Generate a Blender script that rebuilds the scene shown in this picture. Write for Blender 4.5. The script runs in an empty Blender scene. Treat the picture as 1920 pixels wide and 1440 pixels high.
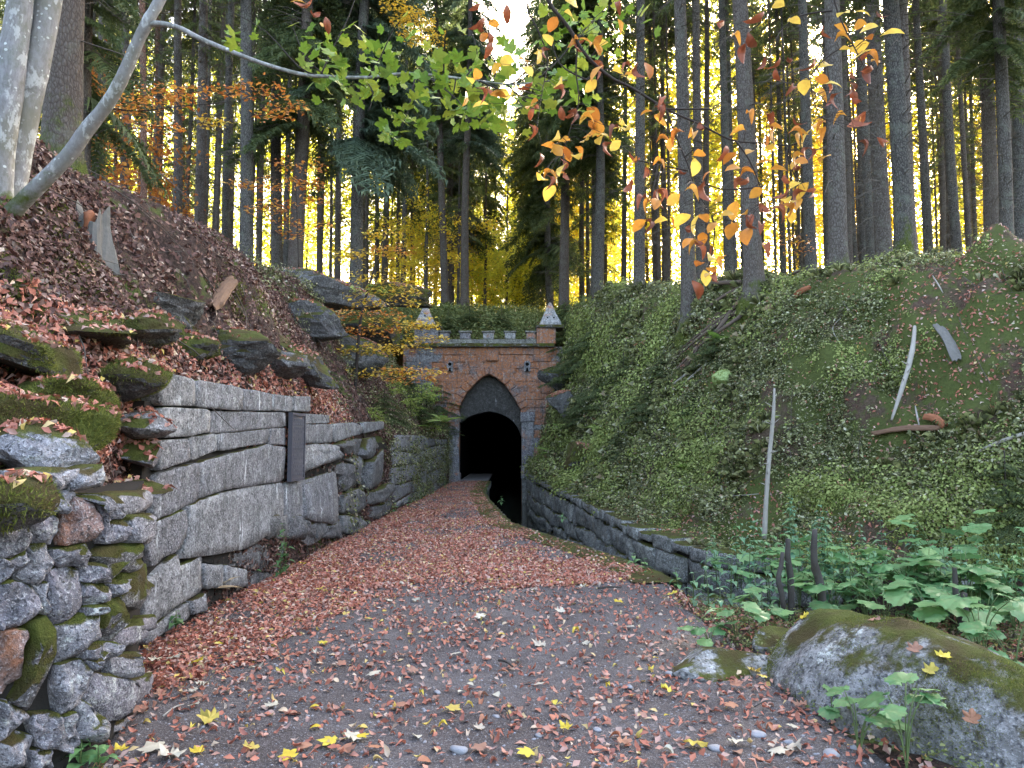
import bpy, math, random
import numpy as np
from mathutils import Vector, Matrix
R = math.radians
SC = bpy.context.scene
COL = SC.collection
# ------------------------------------------------------------------ camera
EYE = 1.6
PITCH = math.atan(110 / 1390)
cd = bpy.data.cameras.new('camera')
cd.sensor_width = 36.0
cd.lens = 36.0 * 1390 / 1920
cd.clip_start = 0.05
cd.clip_end = 2000
cam = bpy.data.objects.new('camera', cd)
cam.location = (0, 0, EYE)
cam.rotation_euler = (R(90) + PITCH, 0, 0)
COL.objects.link(cam)
SC.camera = cam
# ------------------------------------------------------------------ world, sun, exposure
SUN_EL, SUN_AZ = 27.0, 24.0          # degrees; azimuth measured from the view direction (+Y) towards the right (+X)
w = bpy.data.worlds.new("World")
SC.world = w
w.use_nodes = True
wn = w.node_tree
for n_ in list(wn.nodes): wn.nodes.remove(n_)
sky = wn.nodes.new('ShaderNodeTexSky')
sky.sky_type = 'NISHITA'
sky.sun_disc = False
sky.sun_elevation = R(SUN_EL)
sky.sun_rotation = R(SUN_AZ)
sky.air_density = 1.0
sky.dust_density = 5.0
sky.ozone_density = 0.0
bg = wn.nodes.new('ShaderNodeBackground')
bg.inputs['Strength'].default_value = 0.15
wo = wn.nodes.new('ShaderNodeOutputWorld')
wn.links.new(sky.outputs[0], bg.inputs['Color'])
wn.links.new(bg.outputs[0], wo.inputs['Surface'])
sl = bpy.data.lights.new('sun', 'SUN')
sl.energy = 5.0
sl.angle = R(0.5)
sl.color = (1.0, 0.93, 0.80)
sun = bpy.data.objects.new('sun', sl)
COL.objects.link(sun)
sdir = Vector((math.sin(R(SUN_AZ)) * math.cos(R(SUN_EL)), math.cos(R(SUN_AZ)) * math.cos(R(SUN_EL)), math.sin(R(SUN_EL))))
sun.rotation_euler = sdir.to_track_quat('Z', 'Y').to_euler()
SC.view_settings.view_transform = 'Standard'
SC.view_settings.look = 'None'
SC.view_settings.gamma = 1.0
SC.view_settings.use_curve_mapping = False
SC.view_settings.exposure = 3.5
SC.view_settings.use_white_balance = True
SC.view_settings.white_balance_temperature = 6900
SC.view_settings.white_balance_tint = 10
SC.cycles.max_bounces = 5
SC.cycles.diffuse_bounces = 3
SC.cycles.glossy_bounces = 2
SC.cycles.transmission_bounces = 3
SC.cycles.transparent_max_bounces = 4
SC.cycles.use_denoising = True
SC.cycles.sample_clamp_indirect = 4.0

rng = np.random.default_rng(7)
rnd = random.Random(11)
# ------------------------------------------------------------------ picture point at a depth -> world
CT, ST = math.cos(PITCH), math.sin(PITCH)
def ray(px, py):
    u = (px - 960) / 1390.0; v = (720 - py) / 1390.0
    Y = CT - v * ST; Z = ST + v * CT
    return u / Y, Z / Y
def P(px, py, D):
    a, b = ray(px, py)
    return Vector((a * D, D, EYE + b * D))
def G(px, py, z=0.0):
    a, b = ray(px, py)
    D = (z - EYE) / b
    return Vector((a * D, D, z))
# ------------------------------------------------------------------ value noise
def vnoise(p, scale=1.0, seed=0):
    p = np.asarray(p, float) * scale + 1000.0
    i = np.floor(p).astype(np.int64); f = p - i
    f = f * f * (3 - 2 * f)
    def h(dx, dy, dz):
        a = (i[:, 0] + dx) * 374761393 + (i[:, 1] + dy) * 668265263 + (i[:, 2] + dz) * 2147483647 + seed * 974711
        a = (a ^ (a >> 13)) * 1274126177
        a = (a ^ (a >> 16)) & 0xFFFFFF
        return a / float(0xFFFFFF) * 2 - 1
    r = 0
    for dx in (0, 1):
        for dy in (0, 1):
            for dz in (0, 1):
                wx = f[:, 0] if dx else 1 - f[:, 0]
                wy = f[:, 1] if dy else 1 - f[:, 1]
                wz = f[:, 2] if dz else 1 - f[:, 2]
                r = r + wx * wy * wz * h(dx, dy, dz)
    return r
def fbm(p, scale=1.0, seed=0, octv=4):
    r = 0; a = 1.0
    for k in range(octv):
        r = r + a * vnoise(p, scale * 2 ** k, seed + k * 7); a *= 0.5
    return r
# ------------------------------------------------------------------ mesh + object helpers
def mesh(name, V, F, mats=(), smooth=True):
    """V (n,3); F list of tuples or (m,3)/(m,4) array"""
    me = bpy.data.meshes.new(name)
    V = np.asarray(V, np.float32)
    if isinstance(F, np.ndarray):
        k = F.shape[1]; m = F.shape[0]
        me.vertices.add(len(V)); me.vertices.foreach_set('co', V.ravel())
        me.loops.add(m * k); me.loops.foreach_set('vertex_index', F.astype(np.int32).ravel())
        me.polygons.add(m)
        me.polygons.foreach_set('loop_start', np.arange(0, m * k, k, dtype=np.int32))
        me.polygons.foreach_set('loop_total', np.full(m, k, np.int32))
        me.update(calc_edges=True)
    else:
        me.from_pydata([tuple(v) for v in V.tolist()], [], [tuple(f) for f in F])
        me.update()
    if smooth:
        me.polygons.foreach_set('use_smooth', [True] * len(me.polygons))
    for m_ in (mats if isinstance(mats, (list, tuple)) else [mats]):
        me.materials.append(m_)
    return me
def obj(name, me, parent=None, label=None, cat=None, group=None, kind=None, loc=None):
    o = bpy.data.objects.new(name, me)
    COL.objects.link(o)
    if parent is not None: o.parent = parent
    if loc is not None: o.location = loc
    if label: o['label'] = label
    if cat: o['category'] = cat
    if group: o['group'] = group
    if kind: o['kind'] = kind
    return o
def empty(name, label, cat, loc=(0, 0, 0), group=None):
    return obj(name, None, None, label, cat, group, None, loc)
def shift(me_V, loc):
    return np.asarray(me_V) - np.asarray(loc)
def tube(pts, radii, sides=8, noise=0.0, seed=0, cap=True):
    pts = [Vector(p) for p in pts]
    n = len(pts); V = []; F = []
    t0 = (pts[1] - pts[0]).normalized()
    up = Vector((0, 0, 1)) if abs(t0.z) < 0.9 else Vector((1, 0, 0))
    a = t0.cross(up).normalized()
    for i, p in enumerate(pts):
        t = (pts[min(i + 1, n - 1)] - pts[max(i - 1, 0)]).normalized()
        a = (a - t * a.dot(t)).normalized(); b = t.cross(a)
        r = radii[i] if hasattr(radii, '__len__') else radii
        for k in range(sides):
            th = 2 * math.pi * k / sides
            V.append(p + (a * math.cos(th) + b * math.sin(th)) * r)
    for i in range(n - 1):
        for k in range(sides):
            k2 = (k + 1) % sides
            F.append((i * sides + k, i * sides + k2, (i + 1) * sides + k2, (i + 1) * sides + k))
    V = np.array([tuple(v) for v in V])
    if cap:
        c0 = len(V); V = np.vstack([V, [tuple(pts[0])], [tuple(pts[-1])]])
        for k in range(sides):
            F.append((c0, (k + 1) % sides, k))
            F.append((c0 + 1, (n - 1) * sides + k, (n - 1) * sides + (k + 1) % sides))
    if noise:
        nn = fbm(V, 1.0 / (noise * 6 + 1e-6), seed, 2)
        V = V + nn[:, None] * noise * np.array([1, 1, 0.4])
    return V, F
def join(parts):
    VV = []; FF = []; o = 0
    for V, F in parts:
        VV.append(np.asarray(V)); FF += [tuple(i + o for i in f) for f in F]; o += len(V)
    return np.vstack(VV), FF
def smoothpath(pts, sub=4):
    pts = [Vector(p) for p in pts]; out = []
    for i in range(len(pts) - 1):
        p0 = pts[max(i - 1, 0)]; p1 = pts[i]; p2 = pts[i + 1]; p3 = pts[min(i + 2, len(pts) - 1)]
        for k in range(sub):
            t = k / sub
            out.append(0.5 * ((2 * p1) + (p2 - p0) * t + (2 * p0 - 5 * p1 + 4 * p2 - p3) * t * t + (3 * p1 - p0 - 3 * p2 + p3) * t ** 3))
    out.append(pts[-1])
    return out
# ------------------------------------------------------------------ node helper
class NT:
    def __init__(s, name):
        s.mat = bpy.data.materials.new(name); s.mat.use_nodes = True
        s.t = s.mat.node_tree
        for n in list(s.t.nodes): s.t.nodes.remove(n)
        s.out = s.t.nodes.new('ShaderNodeOutputMaterial')
        s.geo = s.t.nodes.new('ShaderNodeNewGeometry')
        s.pos = s.geo.outputs['Position']
    def set(s, sock, v):
        if hasattr(v, 'is_output'): s.t.links.new(v, sock)
        elif isinstance(v, (tuple, list)) and len(v) == 3 and sock.type == 'RGBA': sock.default_value = (*v, 1)
        else: sock.default_value = v
    def n(s, typ, props=None, **ins):
        nd = s.t.nodes.new('ShaderNode' + typ)
        for k, v in (props or {}).items(): setattr(nd, k, v)
        for k, v in ins.items():
            k = k.replace('_', ' ')
            s.set(nd.inputs[k], v)
        return nd
    def noise(s, scale, detail=3, rough=0.55, vec=None, dist=0.0):
        nd = s.n('TexNoise', None, Scale=scale, Detail=detail, Roughness=rough, Distortion=dist, Vector=vec if vec is not None else s.pos)
        return nd.outputs[0]
    def vor(s, scale, feature='F1', vec=None, out=0):
        nd = s.n('TexVoronoi', {'feature': feature}, Scale=scale, Vector=vec if vec is not None else s.pos)
        return nd.outputs[out]
    def ramp(s, fac, stops, interp='LINEAR'):
        nd = s.n('ValToRGB', None, Fac=fac)
        cr = nd.color_ramp; cr.interpolation = interp
        while len(cr.elements) < len(stops): cr.elements.new(0.5)
        for e, (p, c) in zip(cr.elements, stops):
            e.position = p; e.color = (*c, 1) if not isinstance(c, float) else (c, c, c, 1)
        return nd.outputs[0]
    def ss(s, v, a, b, lo=0.0, hi=1.0):
        nd = s.n('MapRange', {'interpolation_type': 'SMOOTHSTEP'})
        s.set(nd.inputs[0], v); nd.inputs[1].default_value = a; nd.inputs[2].default_value = b
        nd.inputs[3].default_value = lo; nd.inputs[4].default_value = hi
        return nd.outputs[0]
    def mix(s, f, a, b, mode='MIX'):
        nd = s.n('Mix', {'data_type': 'RGBA', 'blend_type': mode})
        s.set(nd.inputs[0], f); s.set(nd.inputs[6], a); s.set(nd.inputs[7], b)
        return nd.outputs[2]
    def m(s, op, a, b=0.0, clamp=False):
        nd = s.n('Math', {'operation': op, 'use_clamp': clamp})
        s.set(nd.inputs[0], a); s.set(nd.inputs[1], b)
        return nd.outputs[0]
    def sep(s, v):
        return s.n('SeparateXYZ', None, Vector=v).outputs
    def scaled(s, v, sc):
        nd = s.n('Mapping'); s.set(nd.inputs[0], v); nd.inputs['Scale'].default_value = sc
        return nd.outputs[0]
    def bump(s, h, strength=0.5, dist=0.02):
        nd = s.n('Bump'); nd.inputs['Strength'].default_value = strength; nd.inputs['Distance'].default_value = dist
        s.set(nd.inputs['Height'], h)
        return nd.outputs[0]
    def finish(s, color, rough=0.85, normal=None, spec=0.3, trans=None, tcolor=None):
        b = s.n('BsdfPrincipled')
        s.set(b.inputs['Base Color'], color); s.set(b.inputs['Roughness'], rough)
        b.inputs['Specular IOR Level'].default_value = spec
        if normal is not None: s.set(b.inputs['Normal'], normal)
        res = b.outputs[0]
        if trans:
            tr = s.n('BsdfTranslucent'); s.set(tr.inputs['Color'], tcolor if tcolor is not None else color)
            mx = s.n('MixShader'); s.set(mx.inputs[0], trans)
            s.t.links.new(res, mx.inputs[1]); s.t.links.new(tr.outputs[0], mx.inputs[2]); res = mx.outputs[0]
        s.t.links.new(res, s.out.inputs['Surface'])
        return s.mat

def stone_mat(name, c1, c2, moss=0.3, spw=1.0, lichen=0.3, streak=0.0, rust=0.0, speck=90, bumpd=0.03, mossz=(0.25, 0.8), low_green=False):
    s = NT(name)
    oi = s.n('ObjectInfo').outputs['Random']
    big = s.noise(1.7, 4); mid = s.noise(9, 5, 0.65); fine = s.noise(speck, 2, 0.7)
    col = s.mix(s.ss(big, 0.3, 0.7), c1, c2)
    col = s.mix(s.ss(oi, 0.0, 1.0, 0.0, 0.75), col, tuple(x * y for x, y in zip(c1, (0.75, 0.72, 0.80))))
    col = s.mix(s.ss(mid, 0.38, 0.66, 0.80, 0.0), col, tuple(x * 0.42 for x in c1))
    col = s.mix(s.ss(fine, 0.5, 0.72, 0.0, 0.6 * spw), col, (0.60, 0.59, 0.60))
    col = s.mix(s.ss(s.noise(speck * 0.8, 1, 0.6), 0.44, 0.32, 0.0, 0.75), col, (0.04, 0.04, 0.045))
    if rust:
        rm = s.m('MULTIPLY', s.ss(s.noise(0.9, 5, 0.7), 0.50 - 0.12 * rust, 0.62 - 0.10 * rust), s.ss(s.noise(11, 5, 0.75), 0.34, 0.58))
        col = s.mix(rm, col, s.mix(s.noise(6, 4, 0.7), (0.46, 0.15, 0.055), (0.46, 0.22, 0.12)))
    if lichen:
        lm = s.m('MULTIPLY', s.ss(s.noise(5, 6, 0.75), 0.52, 0.66), s.ss(s.noise(28, 3, 0.7), 0.40, 0.62))
        col = s.mix(s.m('MULTIPLY', lm, lichen), col, (0.60, 0.62, 0.58))
    if streak:
        sv = s.scaled(s.pos, (3.5, 3.5, 0.35))
        sm = s.m('MULTIPLY', s.ss(s.noise(2.0, 5, 0.7, sv), 0.60, 0.70), s.ss(s.noise(22, 3), 0.38, 0.55))
        col = s.mix(s.m('MULTIPLY', sm, streak), col, (0.68, 0.70, 0.70))
        sd = s.ss(s.noise(3.1, 4, 0.7, sv), 0.52, 0.70)
        col = s.mix(s.m('MULTIPLY', sd, 0.5), col, (0.07, 0.07, 0.065))
    nz = s.sep(s.geo.outputs['Normal'])[2]
    h = s.m('ADD', s.m('MULTIPLY', mid, 1.0), s.m('MULTIPLY', fine, 0.35))
    h = s.m('ADD', h, s.m('MULTIPLY', s.noise(30, 4, 0.7), 0.6))
    if moss:
        mm = s.m('ADD', s.m('MULTIPLY', nz, 0.55), s.m('MULTIPLY', s.noise(2.6, 6, 0.7), 1.0))
        mk = s.ss(mm, 1.12 - 0.75 * moss, 1.24 - 0.75 * moss)
        mc = s.mix(s.noise(14, 4, 0.7), (0.05, 0.062, 0.014), (0.16, 0.185, 0.03))
        mc = s.mix(s.ss(s.noise(3.3, 3), 0.35, 0.65), mc, (0.085, 0.065, 0.022))
        col = s.mix(mk, col, mc)
        h = s.m('ADD', h, s.m('MULTIPLY', s.m('MULTIPLY', s.noise(60, 4, 0.8), mk), 1.6))
    return s.finish(col, 0.88, s.bump(h, 0.9, bumpd), 0.25)

def leaf_mat(name, stops, trans=0.35, rough=0.55, use_obj=False, spec=0.35, var=25):
    s = NT(name)
    r = s.n('ObjectInfo').outputs['Random'] if use_obj else s.geo.outputs['Random Per Island']
    col = s.ramp(r, stops)
    col = s.mix(s.ss(s.noise(var, 3, 0.7), 0.35, 0.7, 0.0, 0.45), col, s.mix(0.5, col, (0.10, 0.045, 0.015)))
    return s.finish(col, rough, None, spec, trans)
# ================================================================== materials
M = {}
M['granite'] = stone_mat('granite', (0.23, 0.225, 0.22), (0.37, 0.36, 0.355), moss=0.22, lichen=0.6, streak=1.0, speck=48)
M['granite_far'] = stone_mat('granite_far', (0.25, 0.245, 0.25), (0.31, 0.305, 0.31), moss=0.2, lichen=0.4, streak=0.5, speck=40)
M['rubble'] = stone_mat('rubble_stone', (0.25, 0.24, 0.26), (0.38, 0.36, 0.37), moss=0.46, lichen=0.7, speck=60)
M['rubble_mossy'] = stone_mat('rubble_mossy', (0.16, 0.15, 0.15), (0.24, 0.23, 0.22), moss=1.02, lichen=0.3, speck=60)
M['rubble_red'] = stone_mat('rubble_reddish', (0.30, 0.20, 0.17), (0.34, 0.28, 0.26), moss=0.3, lichen=0.6, rust=0.3, speck=60)
M['rock'] = stone_mat('bank_rock', (0.11, 0.105, 0.10), (0.20, 0.19, 0.18), moss=0.62, spw=.35, lichen=0.35, speck=50, bumpd=0.05)
M['rock_bare'] = stone_mat('bare_rock', (0.17, 0.165, 0.16), (0.27, 0.26, 0.25), moss=0.35, spw=.5, lichen=0.5, streak=0.4, speck=50, bumpd=0.05)
M['boulder'] = stone_mat('boulder_rock', (0.24, 0.235, 0.225), (0.40, 0.395, 0.385), spw=.6, moss=0.33, lichen=0.9, speck=45, bumpd=0.03)
M['moss_rock'] = stone_mat('moss_covered_rock', (0.11, 0.10, 0.09), (0.18, 0.17, 0.16), moss=1.15, spw=.3, lichen=0.4, speck=50, bumpd=0.05)
M['portal_red'] = stone_mat('portal_red_stone', (0.27, 0.20, 0.18), (0.42, 0.34, 0.31), moss=0.15, lichen=0.6, rust=1.12, streak=0.7, speck=30, bumpd=0.05)
M['portal_grey'] = stone_mat('portal_grey_stone', (0.28, 0.27, 0.28), (0.42, 0.41, 0.42), moss=0.15, lichen=0.5, rust=0.1, streak=0.5, speck=30, bumpd=0.04)
M['portal_pale'] = stone_mat('portal_pale_stone', (0.42, 0.41, 0.41), (0.52, 0.51, 0.50), moss=0.15, lichen=0.5, rust=0.05, streak=0.4, speck=30)
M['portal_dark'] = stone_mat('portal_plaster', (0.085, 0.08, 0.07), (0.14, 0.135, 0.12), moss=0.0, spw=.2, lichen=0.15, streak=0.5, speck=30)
M['cap_moss'] = stone_mat('mossy_cap', (0.16, 0.15, 0.13), (0.24, 0.23, 0.20), moss=0.95, lichen=0.2, speck=30)
M['canal_stone'] = stone_mat('canal_stone', (0.22, 0.215, 0.185), (0.36, 0.35, 0.31), moss=0.45, lichen=0.6, speck=50, bumpd=0.04)
def flat(name, c, rough=0.8, spec=0.3, bumpsc=None, c2=None, sc=8):
    s = NT(name)
    col = s.mix(s.noise(sc, 5, 0.7), c, c2 or tuple(x * 0.6 for x in c))
    nb = s.bump(s.noise(bumpsc, 4, 0.7), 0.7, 0.01) if bumpsc else None
    M[name] = s.finish(col, rough, nb, spec)
    return M[name]
flat('dark_joint', (0.045, 0.04, 0.035), 0.95, 0.1, 20)
flat('hole_shade', (0.012, 0.012, 0.012), 0.95, 0.0, 6)  # near-black colour stands in for the shade inside tunnel and holes
flat('iron_plate', (0.055, 0.052, 0.065), 0.55, 0.5, 40, (0.09, 0.085, 0.10), 30)
flat('letter_metal', (0.13, 0.13, 0.15), 0.5, 0.5, None)
flat('plank_wood', (0.20, 0.18, 0.17), 0.85, 0.2, 15)
flat('dead_wood', (0.38, 0.355, 0.315), 0.8, 0.2, 30, (0.24, 0.21, 0.18), 12)
flat('stump_wood', (0.20, 0.185, 0.17), 0.9, 0.2, 30, (0.09, 0.085, 0.075), 16)
flat('brown_wood', (0.18, 0.105, 0.068), 0.9, 0.2, 25, (0.12, 0.07, 0.045), 14)
flat('rot_wood', (0.035, 0.028, 0.024), 0.95, 0.2, 20, (0.10, 0.09, 0.08), 9)
flat('red_wood', (0.34, 0.13, 0.07), 0.9, 0.2, 25, (0.18, 0.07, 0.035), 14)
flat('twig_bark', (0.05, 0.038, 0.032), 0.85, 0.3, None)
flat('dead_twig', (0.12, 0.10, 0.085), 0.85, 0.2, None)
flat('root_bark', (0.13, 0.095, 0.075), 0.9, 0.2, 30)
# water
s = NT('water'); M['water'] = s.finish((0.012, 0.014, 0.010), 0.08, s.bump(s.noise(7, 3), 0.25, 0.01), 0.6)
# path soil
s = NT('path_soil')
a = s.noise(1.3, 5, 0.6); b = s.noise(60, 3, 0.7); c = s.vor(55)
col = s.mix(s.ss(a, 0.35, 0.65), (0.045, 0.036, 0.035), (0.092, 0.081, 0.081))
col = s.mix(s.ss(s.noise(14, 5, 0.7), 0.4, 0.68, 0, 0.7), col, (0.060, 0.050, 0.050))
col = s.mix(s.ss(b, 0.55, 0.7, 0, 0.55), col, (0.32, 0.31, 0.33))
col = s.mix(s.ss(s.noise(170, 2, 0.7), 0.60, 0.68, 0, 0.8), col, (0.45, 0.44, 0.46))
h = s.m('ADD', s.m('MULTIPLY', c, -0.6), s.m('ADD', b, s.m('MULTIPLY', s.noise(9, 4), 1.5)))
M['path'] = s.finish(col, 0.8, s.bump(h, 0.8, 0.012), 0.3)
# forest soils
def soil(name, c1, c2, c3, moss):
    s = NT(name)
    col = s.mix(s.ss(s.noise(2.2, 5, 0.65), 0.35, 0.65), c1, c2)
    col = s.mix(s.ss(s.noise(25, 4, 0.75), 0.42, 0.62), col, c3)
    if moss:
        mk = s.ss(s.noise(0.9, 5, 0.7), 0.62 - moss * 0.3, 0.70 - moss * 0.3)
        col = s.mix(mk, col, s.mix(s.noise(18, 4, 0.7), (0.045, 0.058, 0.018), (0.12, 0.14, 0.040)))
    h = s.m('ADD', s.noise(12, 5, 0.7), s.m('MULTIPLY', s.noise(70, 3, 0.7), 0.5))
    M[name] = s.finish(col, 0.95, s.bump(h, 1.0, 0.05), 0.15)
soil('left_soil', (0.035, 0.024, 0.020), (0.060, 0.038, 0.030), (0.09, 0.055, 0.045), 0.35)
soil('right_soil', (0.085, 0.050, 0.040), (0.060, 0.050, 0.028), (0.12, 0.085, 0.060), 0.75)
soil('hill_soil', (0.06, 0.05, 0.02), (0.10, 0.07, 0.03), (0.15, 0.11, 0.04), 0.4)

# ================================================================== terrain: one lofted valley cut
Y = [-4, 2.0, 3.6, 5.0, 6.0, 7.6, 8.5, 9.3, 10.5, 12.5, 15, 17, 19, 21, 24, 27, 29.5, 31.05, 31.6, 34, 37, 45, 70, 140]
def tab(d):
    ys = sorted(d)
    return np.array([[np.interp(y, ys, [d[k][i] for k in ys]) for i in (0, 1)] for y in Y])
cols = []
cols.append(tab({-4: (-14, 7.5), 6: (-13, 6.5), 15: (-13, 5.8), 31: (-14, 6.6), 45: (-14, 9), 140: (-14, 10)}))           # 1
cols.append(tab({-4: (-7, 5.5), 5: (-6, 4.9), 7: (-5.2, 4.75), 9.3: (-4.6, 4.75), 12.5: (-4.85, 4.9), 15: (-5.0, 5.15), 19: (-5.3, 5.4), 24: (-5.3, 5.8), 27: (-5.4, 6.0), 31.05: (-6.5, 6.4), 31.6: (-6.5, 6.5), 37: (-6, 8.3), 45: (-6, 9), 140: (-6, 10)}))
cols.append(tab({-4: (-4.6, 3.4), 3.6: (-4.2, 3.2), 6: (-4.35, 3.45), 9.3: (-3.85, 3.4), 12.5: (-3.9, 3.6), 15: (-4.0, 3.6), 19: (-4.2, 3.6), 24: (-4.2, 3.8), 27: (-4.3, 4.0), 31.05: (-4.5, 4.2), 31.6: (-4.5, 5.5), 34: (-4, 7), 37: (-4, 8.3), 45: (-4, 8.9), 140: (-4, 10)}))
cols.append(tab({-4: (-3.4, 2.3), 3.6: (-3.4, 2.2), 5: (-3.55, 2.4), 6: (-3.6, 2.6), 9.3: (-3.4, 2.75), 12.5: (-3.45, 2.8), 15: (-3.5, 2.6), 19: (-3.5, 2.6), 24: (-3.5, 2.7), 31.05: (-3.4, 3.2), 31.6: (-3.4, 5.5), 34: (-3.3, 7), 37: (-3.2, 8.3), 45: (-3.2, 8.8), 140: (-3.2, 10)}))
cols.append(tab({-4: (-2.65, 1.55), 3.6: (-2.65, 1.5), 4.9: (-2.8, 1.7), 6: (-3.25, 2.05), 9.3: (-3.1, 2.2), 12.4: (-3.08, 2.2), 13: (-3.08, 1.85), 17: (-2.98, 1.75), 24: (-2.8, 1.7), 31.05: (-2.65, 1.9), 31.6: (-2.65, 5.5), 34: (-2.65, 7), 37: (-2.65, 8.2), 45: (-2.65, 8.8), 140: (-2.6, 10)}))
cols.append(tab({-4: (-2.45, -.1), 3.6: (-2.5, -.1), 4.9: (-2.65, -.1), 6: (-3.15, -.1), 9.3: (-3.05, -.1), 17: (-2.95, -.1), 24: (-2.75, -.1), 31.05: (-2.6, -.1), 31.6: (-2.4, 5.5), 34: (-2.4, 7), 37: (-2.4, 8.2), 45: (-2.4, 8.8), 140: (-2.3, 10)}))
cols.append(tab({-4: (-1.6, 0), 3.6: (-1.9, 0), 6: (-2.7, 0), 9.3: (-2.6, 0), 17: (-2.6, 0), 24: (-2.4, 0), 31.05: (-2.2, 0), 31.6: (-2.0, 5.5), 34: (-2, 7), 37: (-2, 8.2), 45: (-2, 8.8), 140: (-1.9, 10)}))
cols.append(tab({-4: (1.9, 0), 3.6: (1.9, 0), 7.6: (1.65, 0), 8.5: (1.8, 0), 9.3: (1.72, 0), 10.5: (1.38, 0), 12.5: (.7, 0), 15: (-.1, 0), 17: (-.32, 0), 19: (-.52, 0), 21: (-.72, 0), 24: (-.95, 0), 31.05: (-.98, 0), 31.6: (-1, 5.5), 34: (-1, 6.9), 37: (-1, 8.1), 45: (-1, 8.8), 140: (-1, 10)}))
cols.append(tab({-4: (2.6, 0), 7.0: (2.6, 0), 7.6: (3.3, -.1), 8.5: (3.6, -1.2), 9.3: (2.1, -1.2), 10.5: (1.5, -1.2), 12.5: (.8, -1.2), 15: (0, -1.2), 17: (-.25, -1.2), 19: (-.45, -1.2), 21: (-.65, -1.2), 24: (-.9, -1.2), 31.05: (-.93, -1.2), 31.6: (-.5, 5.5), 34: (-.5, 6.9), 37: (-.5, 8.1), 45: (-.5, 8.8), 140: (-.5, 10)}))
cols.append(tab({-4: (7, 0), 7.0: (7.4, 0), 7.6: (8, -.1), 8.5: (8, -1.2), 9.3: (3.9, -1.2), 10.5: (2.78, -1.2), 12.5: (2.1, -1.2), 15: (1.95, -1.2), 17: (1.72, -1.2), 19: (1.47, -1.2), 21: (1.2, -1.2), 24: (.8, -1.2), 27: (.68, -1.2), 31.05: (.64, -1.2), 31.6: (.6, 5.5), 34: (.6, 6.9), 37: (.6, 8.1), 45: (.6, 8.8), 140: (.6, 10)}))
cols.append(tab({-4: (7.4, .1), 7.0: (7.9, .1), 7.6: (8.4, .2), 8.5: (8.3, .25), 9.3: (4.1, .02), 10.5: (2.95, 0), 12.5: (2.28, .1), 15: (2.1, .12), 17: (1.85, .2), 19: (1.6, .25), 21: (1.32, .33), 24: (.92, .4), 27: (.8, .45), 31.05: (.75, .5), 31.6: (.8, 5.5), 34: (.8, 6.9), 37: (.8, 8.1), 45: (.8, 8.8), 140: (.8, 10)}))
cols.append(tab({-4: (8.8, 1.2), 7.0: (9, 1.2), 8.5: (9, 1.0), 9.3: (4.9, .45), 10.5: (3.8, .4), 12.5: (3.1, .55), 15: (2.75, .6), 19: (2.1, .8), 24: (1.5, 1.0), 31.05: (1.3, 1.3), 31.6: (1.5, 5.6), 34: (1.5, 7.0), 37: (1.5, 8.1), 45: (2, 8.8), 140: (2, 10)}))
cols.append(tab({-4: (10, 2.6), 7.0: (10, 2.6), 8.5: (9.9, 2.5), 9.3: (6.6, 2.35), 10.5: (5.6, 2.3), 12.5: (4.75, 2.5), 15: (4.3, 2.75), 17: (3.9, 2.8), 21: (3.1, 3.2), 24: (2.6, 3.5), 27: (2.3, 3.7), 31.05: (2.0, 4.0), 31.6: (2.2, 5.8), 34: (2.2, 7.1), 37: (2.2, 8.1), 45: (3, 8.8), 140: (3, 10)}))
cols.append(tab({-4: (12, 4.4), 8.5: (10.8, 4.4), 9.3: (9.0, 4.4), 10.5: (7.6, 4.45), 12.5: (7.1, 4.85), 15: (6.5, 5.1), 17: (5.6, 5.35), 21: (5.0, 6.0), 24: (4.4, 6.5), 27: (3.7, 7.05), 31.05: (3.2, 7.4), 31.6: (3.2, 7.5), 34: (3.2, 7.9), 37: (3.3, 8.3), 45: (4, 8.9), 140: (4, 10)}))
cols.append(tab({-4: (14.5, 4.9), 8.5: (13.5, 4.9), 10.5: (10.5, 4.7), 15: (9.5, 5.3), 21: (9, 6.1), 27: (8, 7.1), 37: (8, 8.3), 45: (9, 8.9), 140: (10, 10)}))
c0 = cols[0].copy(); c0[:, 0] = -90; c0[:, 1] += 1.5
c9 = cols[-1].copy(); c9[:, 0] = 90; c9[:, 1] += 1.0
CT_ = np.stack([c0] + cols + [c9], axis=1)     # (ny, nc, 2)
Yd = []
for i in range(len(Y) - 1):
    span = Y[i + 1] - Y[i]
    step = 0.16 if Y[i + 1] <= 13 else (0.28 if Y[i + 1] <= 31.1 else (0.28 if Y[i + 1] < 32 else (0.6 if Y[i + 1] < 46 else 3.0)))
    n = max(1, int(math.ceil(span / step)))
    Yd += list(np.linspace(Y[i], Y[i + 1], n, endpoint=False))
Yd.append(Y[-1]); Yd = np.array(Yd)
def smooth_interp(yq, ys, vals, lim=30.9):
    lin = np.interp(yq, ys, vals)
    return lin
nc = CT_.shape[1]
subc = [6, 14, 14, 14, 10, 6, 6, 26, 6, 6, 4, 10, 16, 20, 8, 12]     # subdivisions between control columns
ctl = np.zeros((len(Yd), nc, 2))
for j in range(nc):
    for k in range(2):
        ctl[:, j, k] = np.interp(Yd, Y, CT_[:, j, k])
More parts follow.
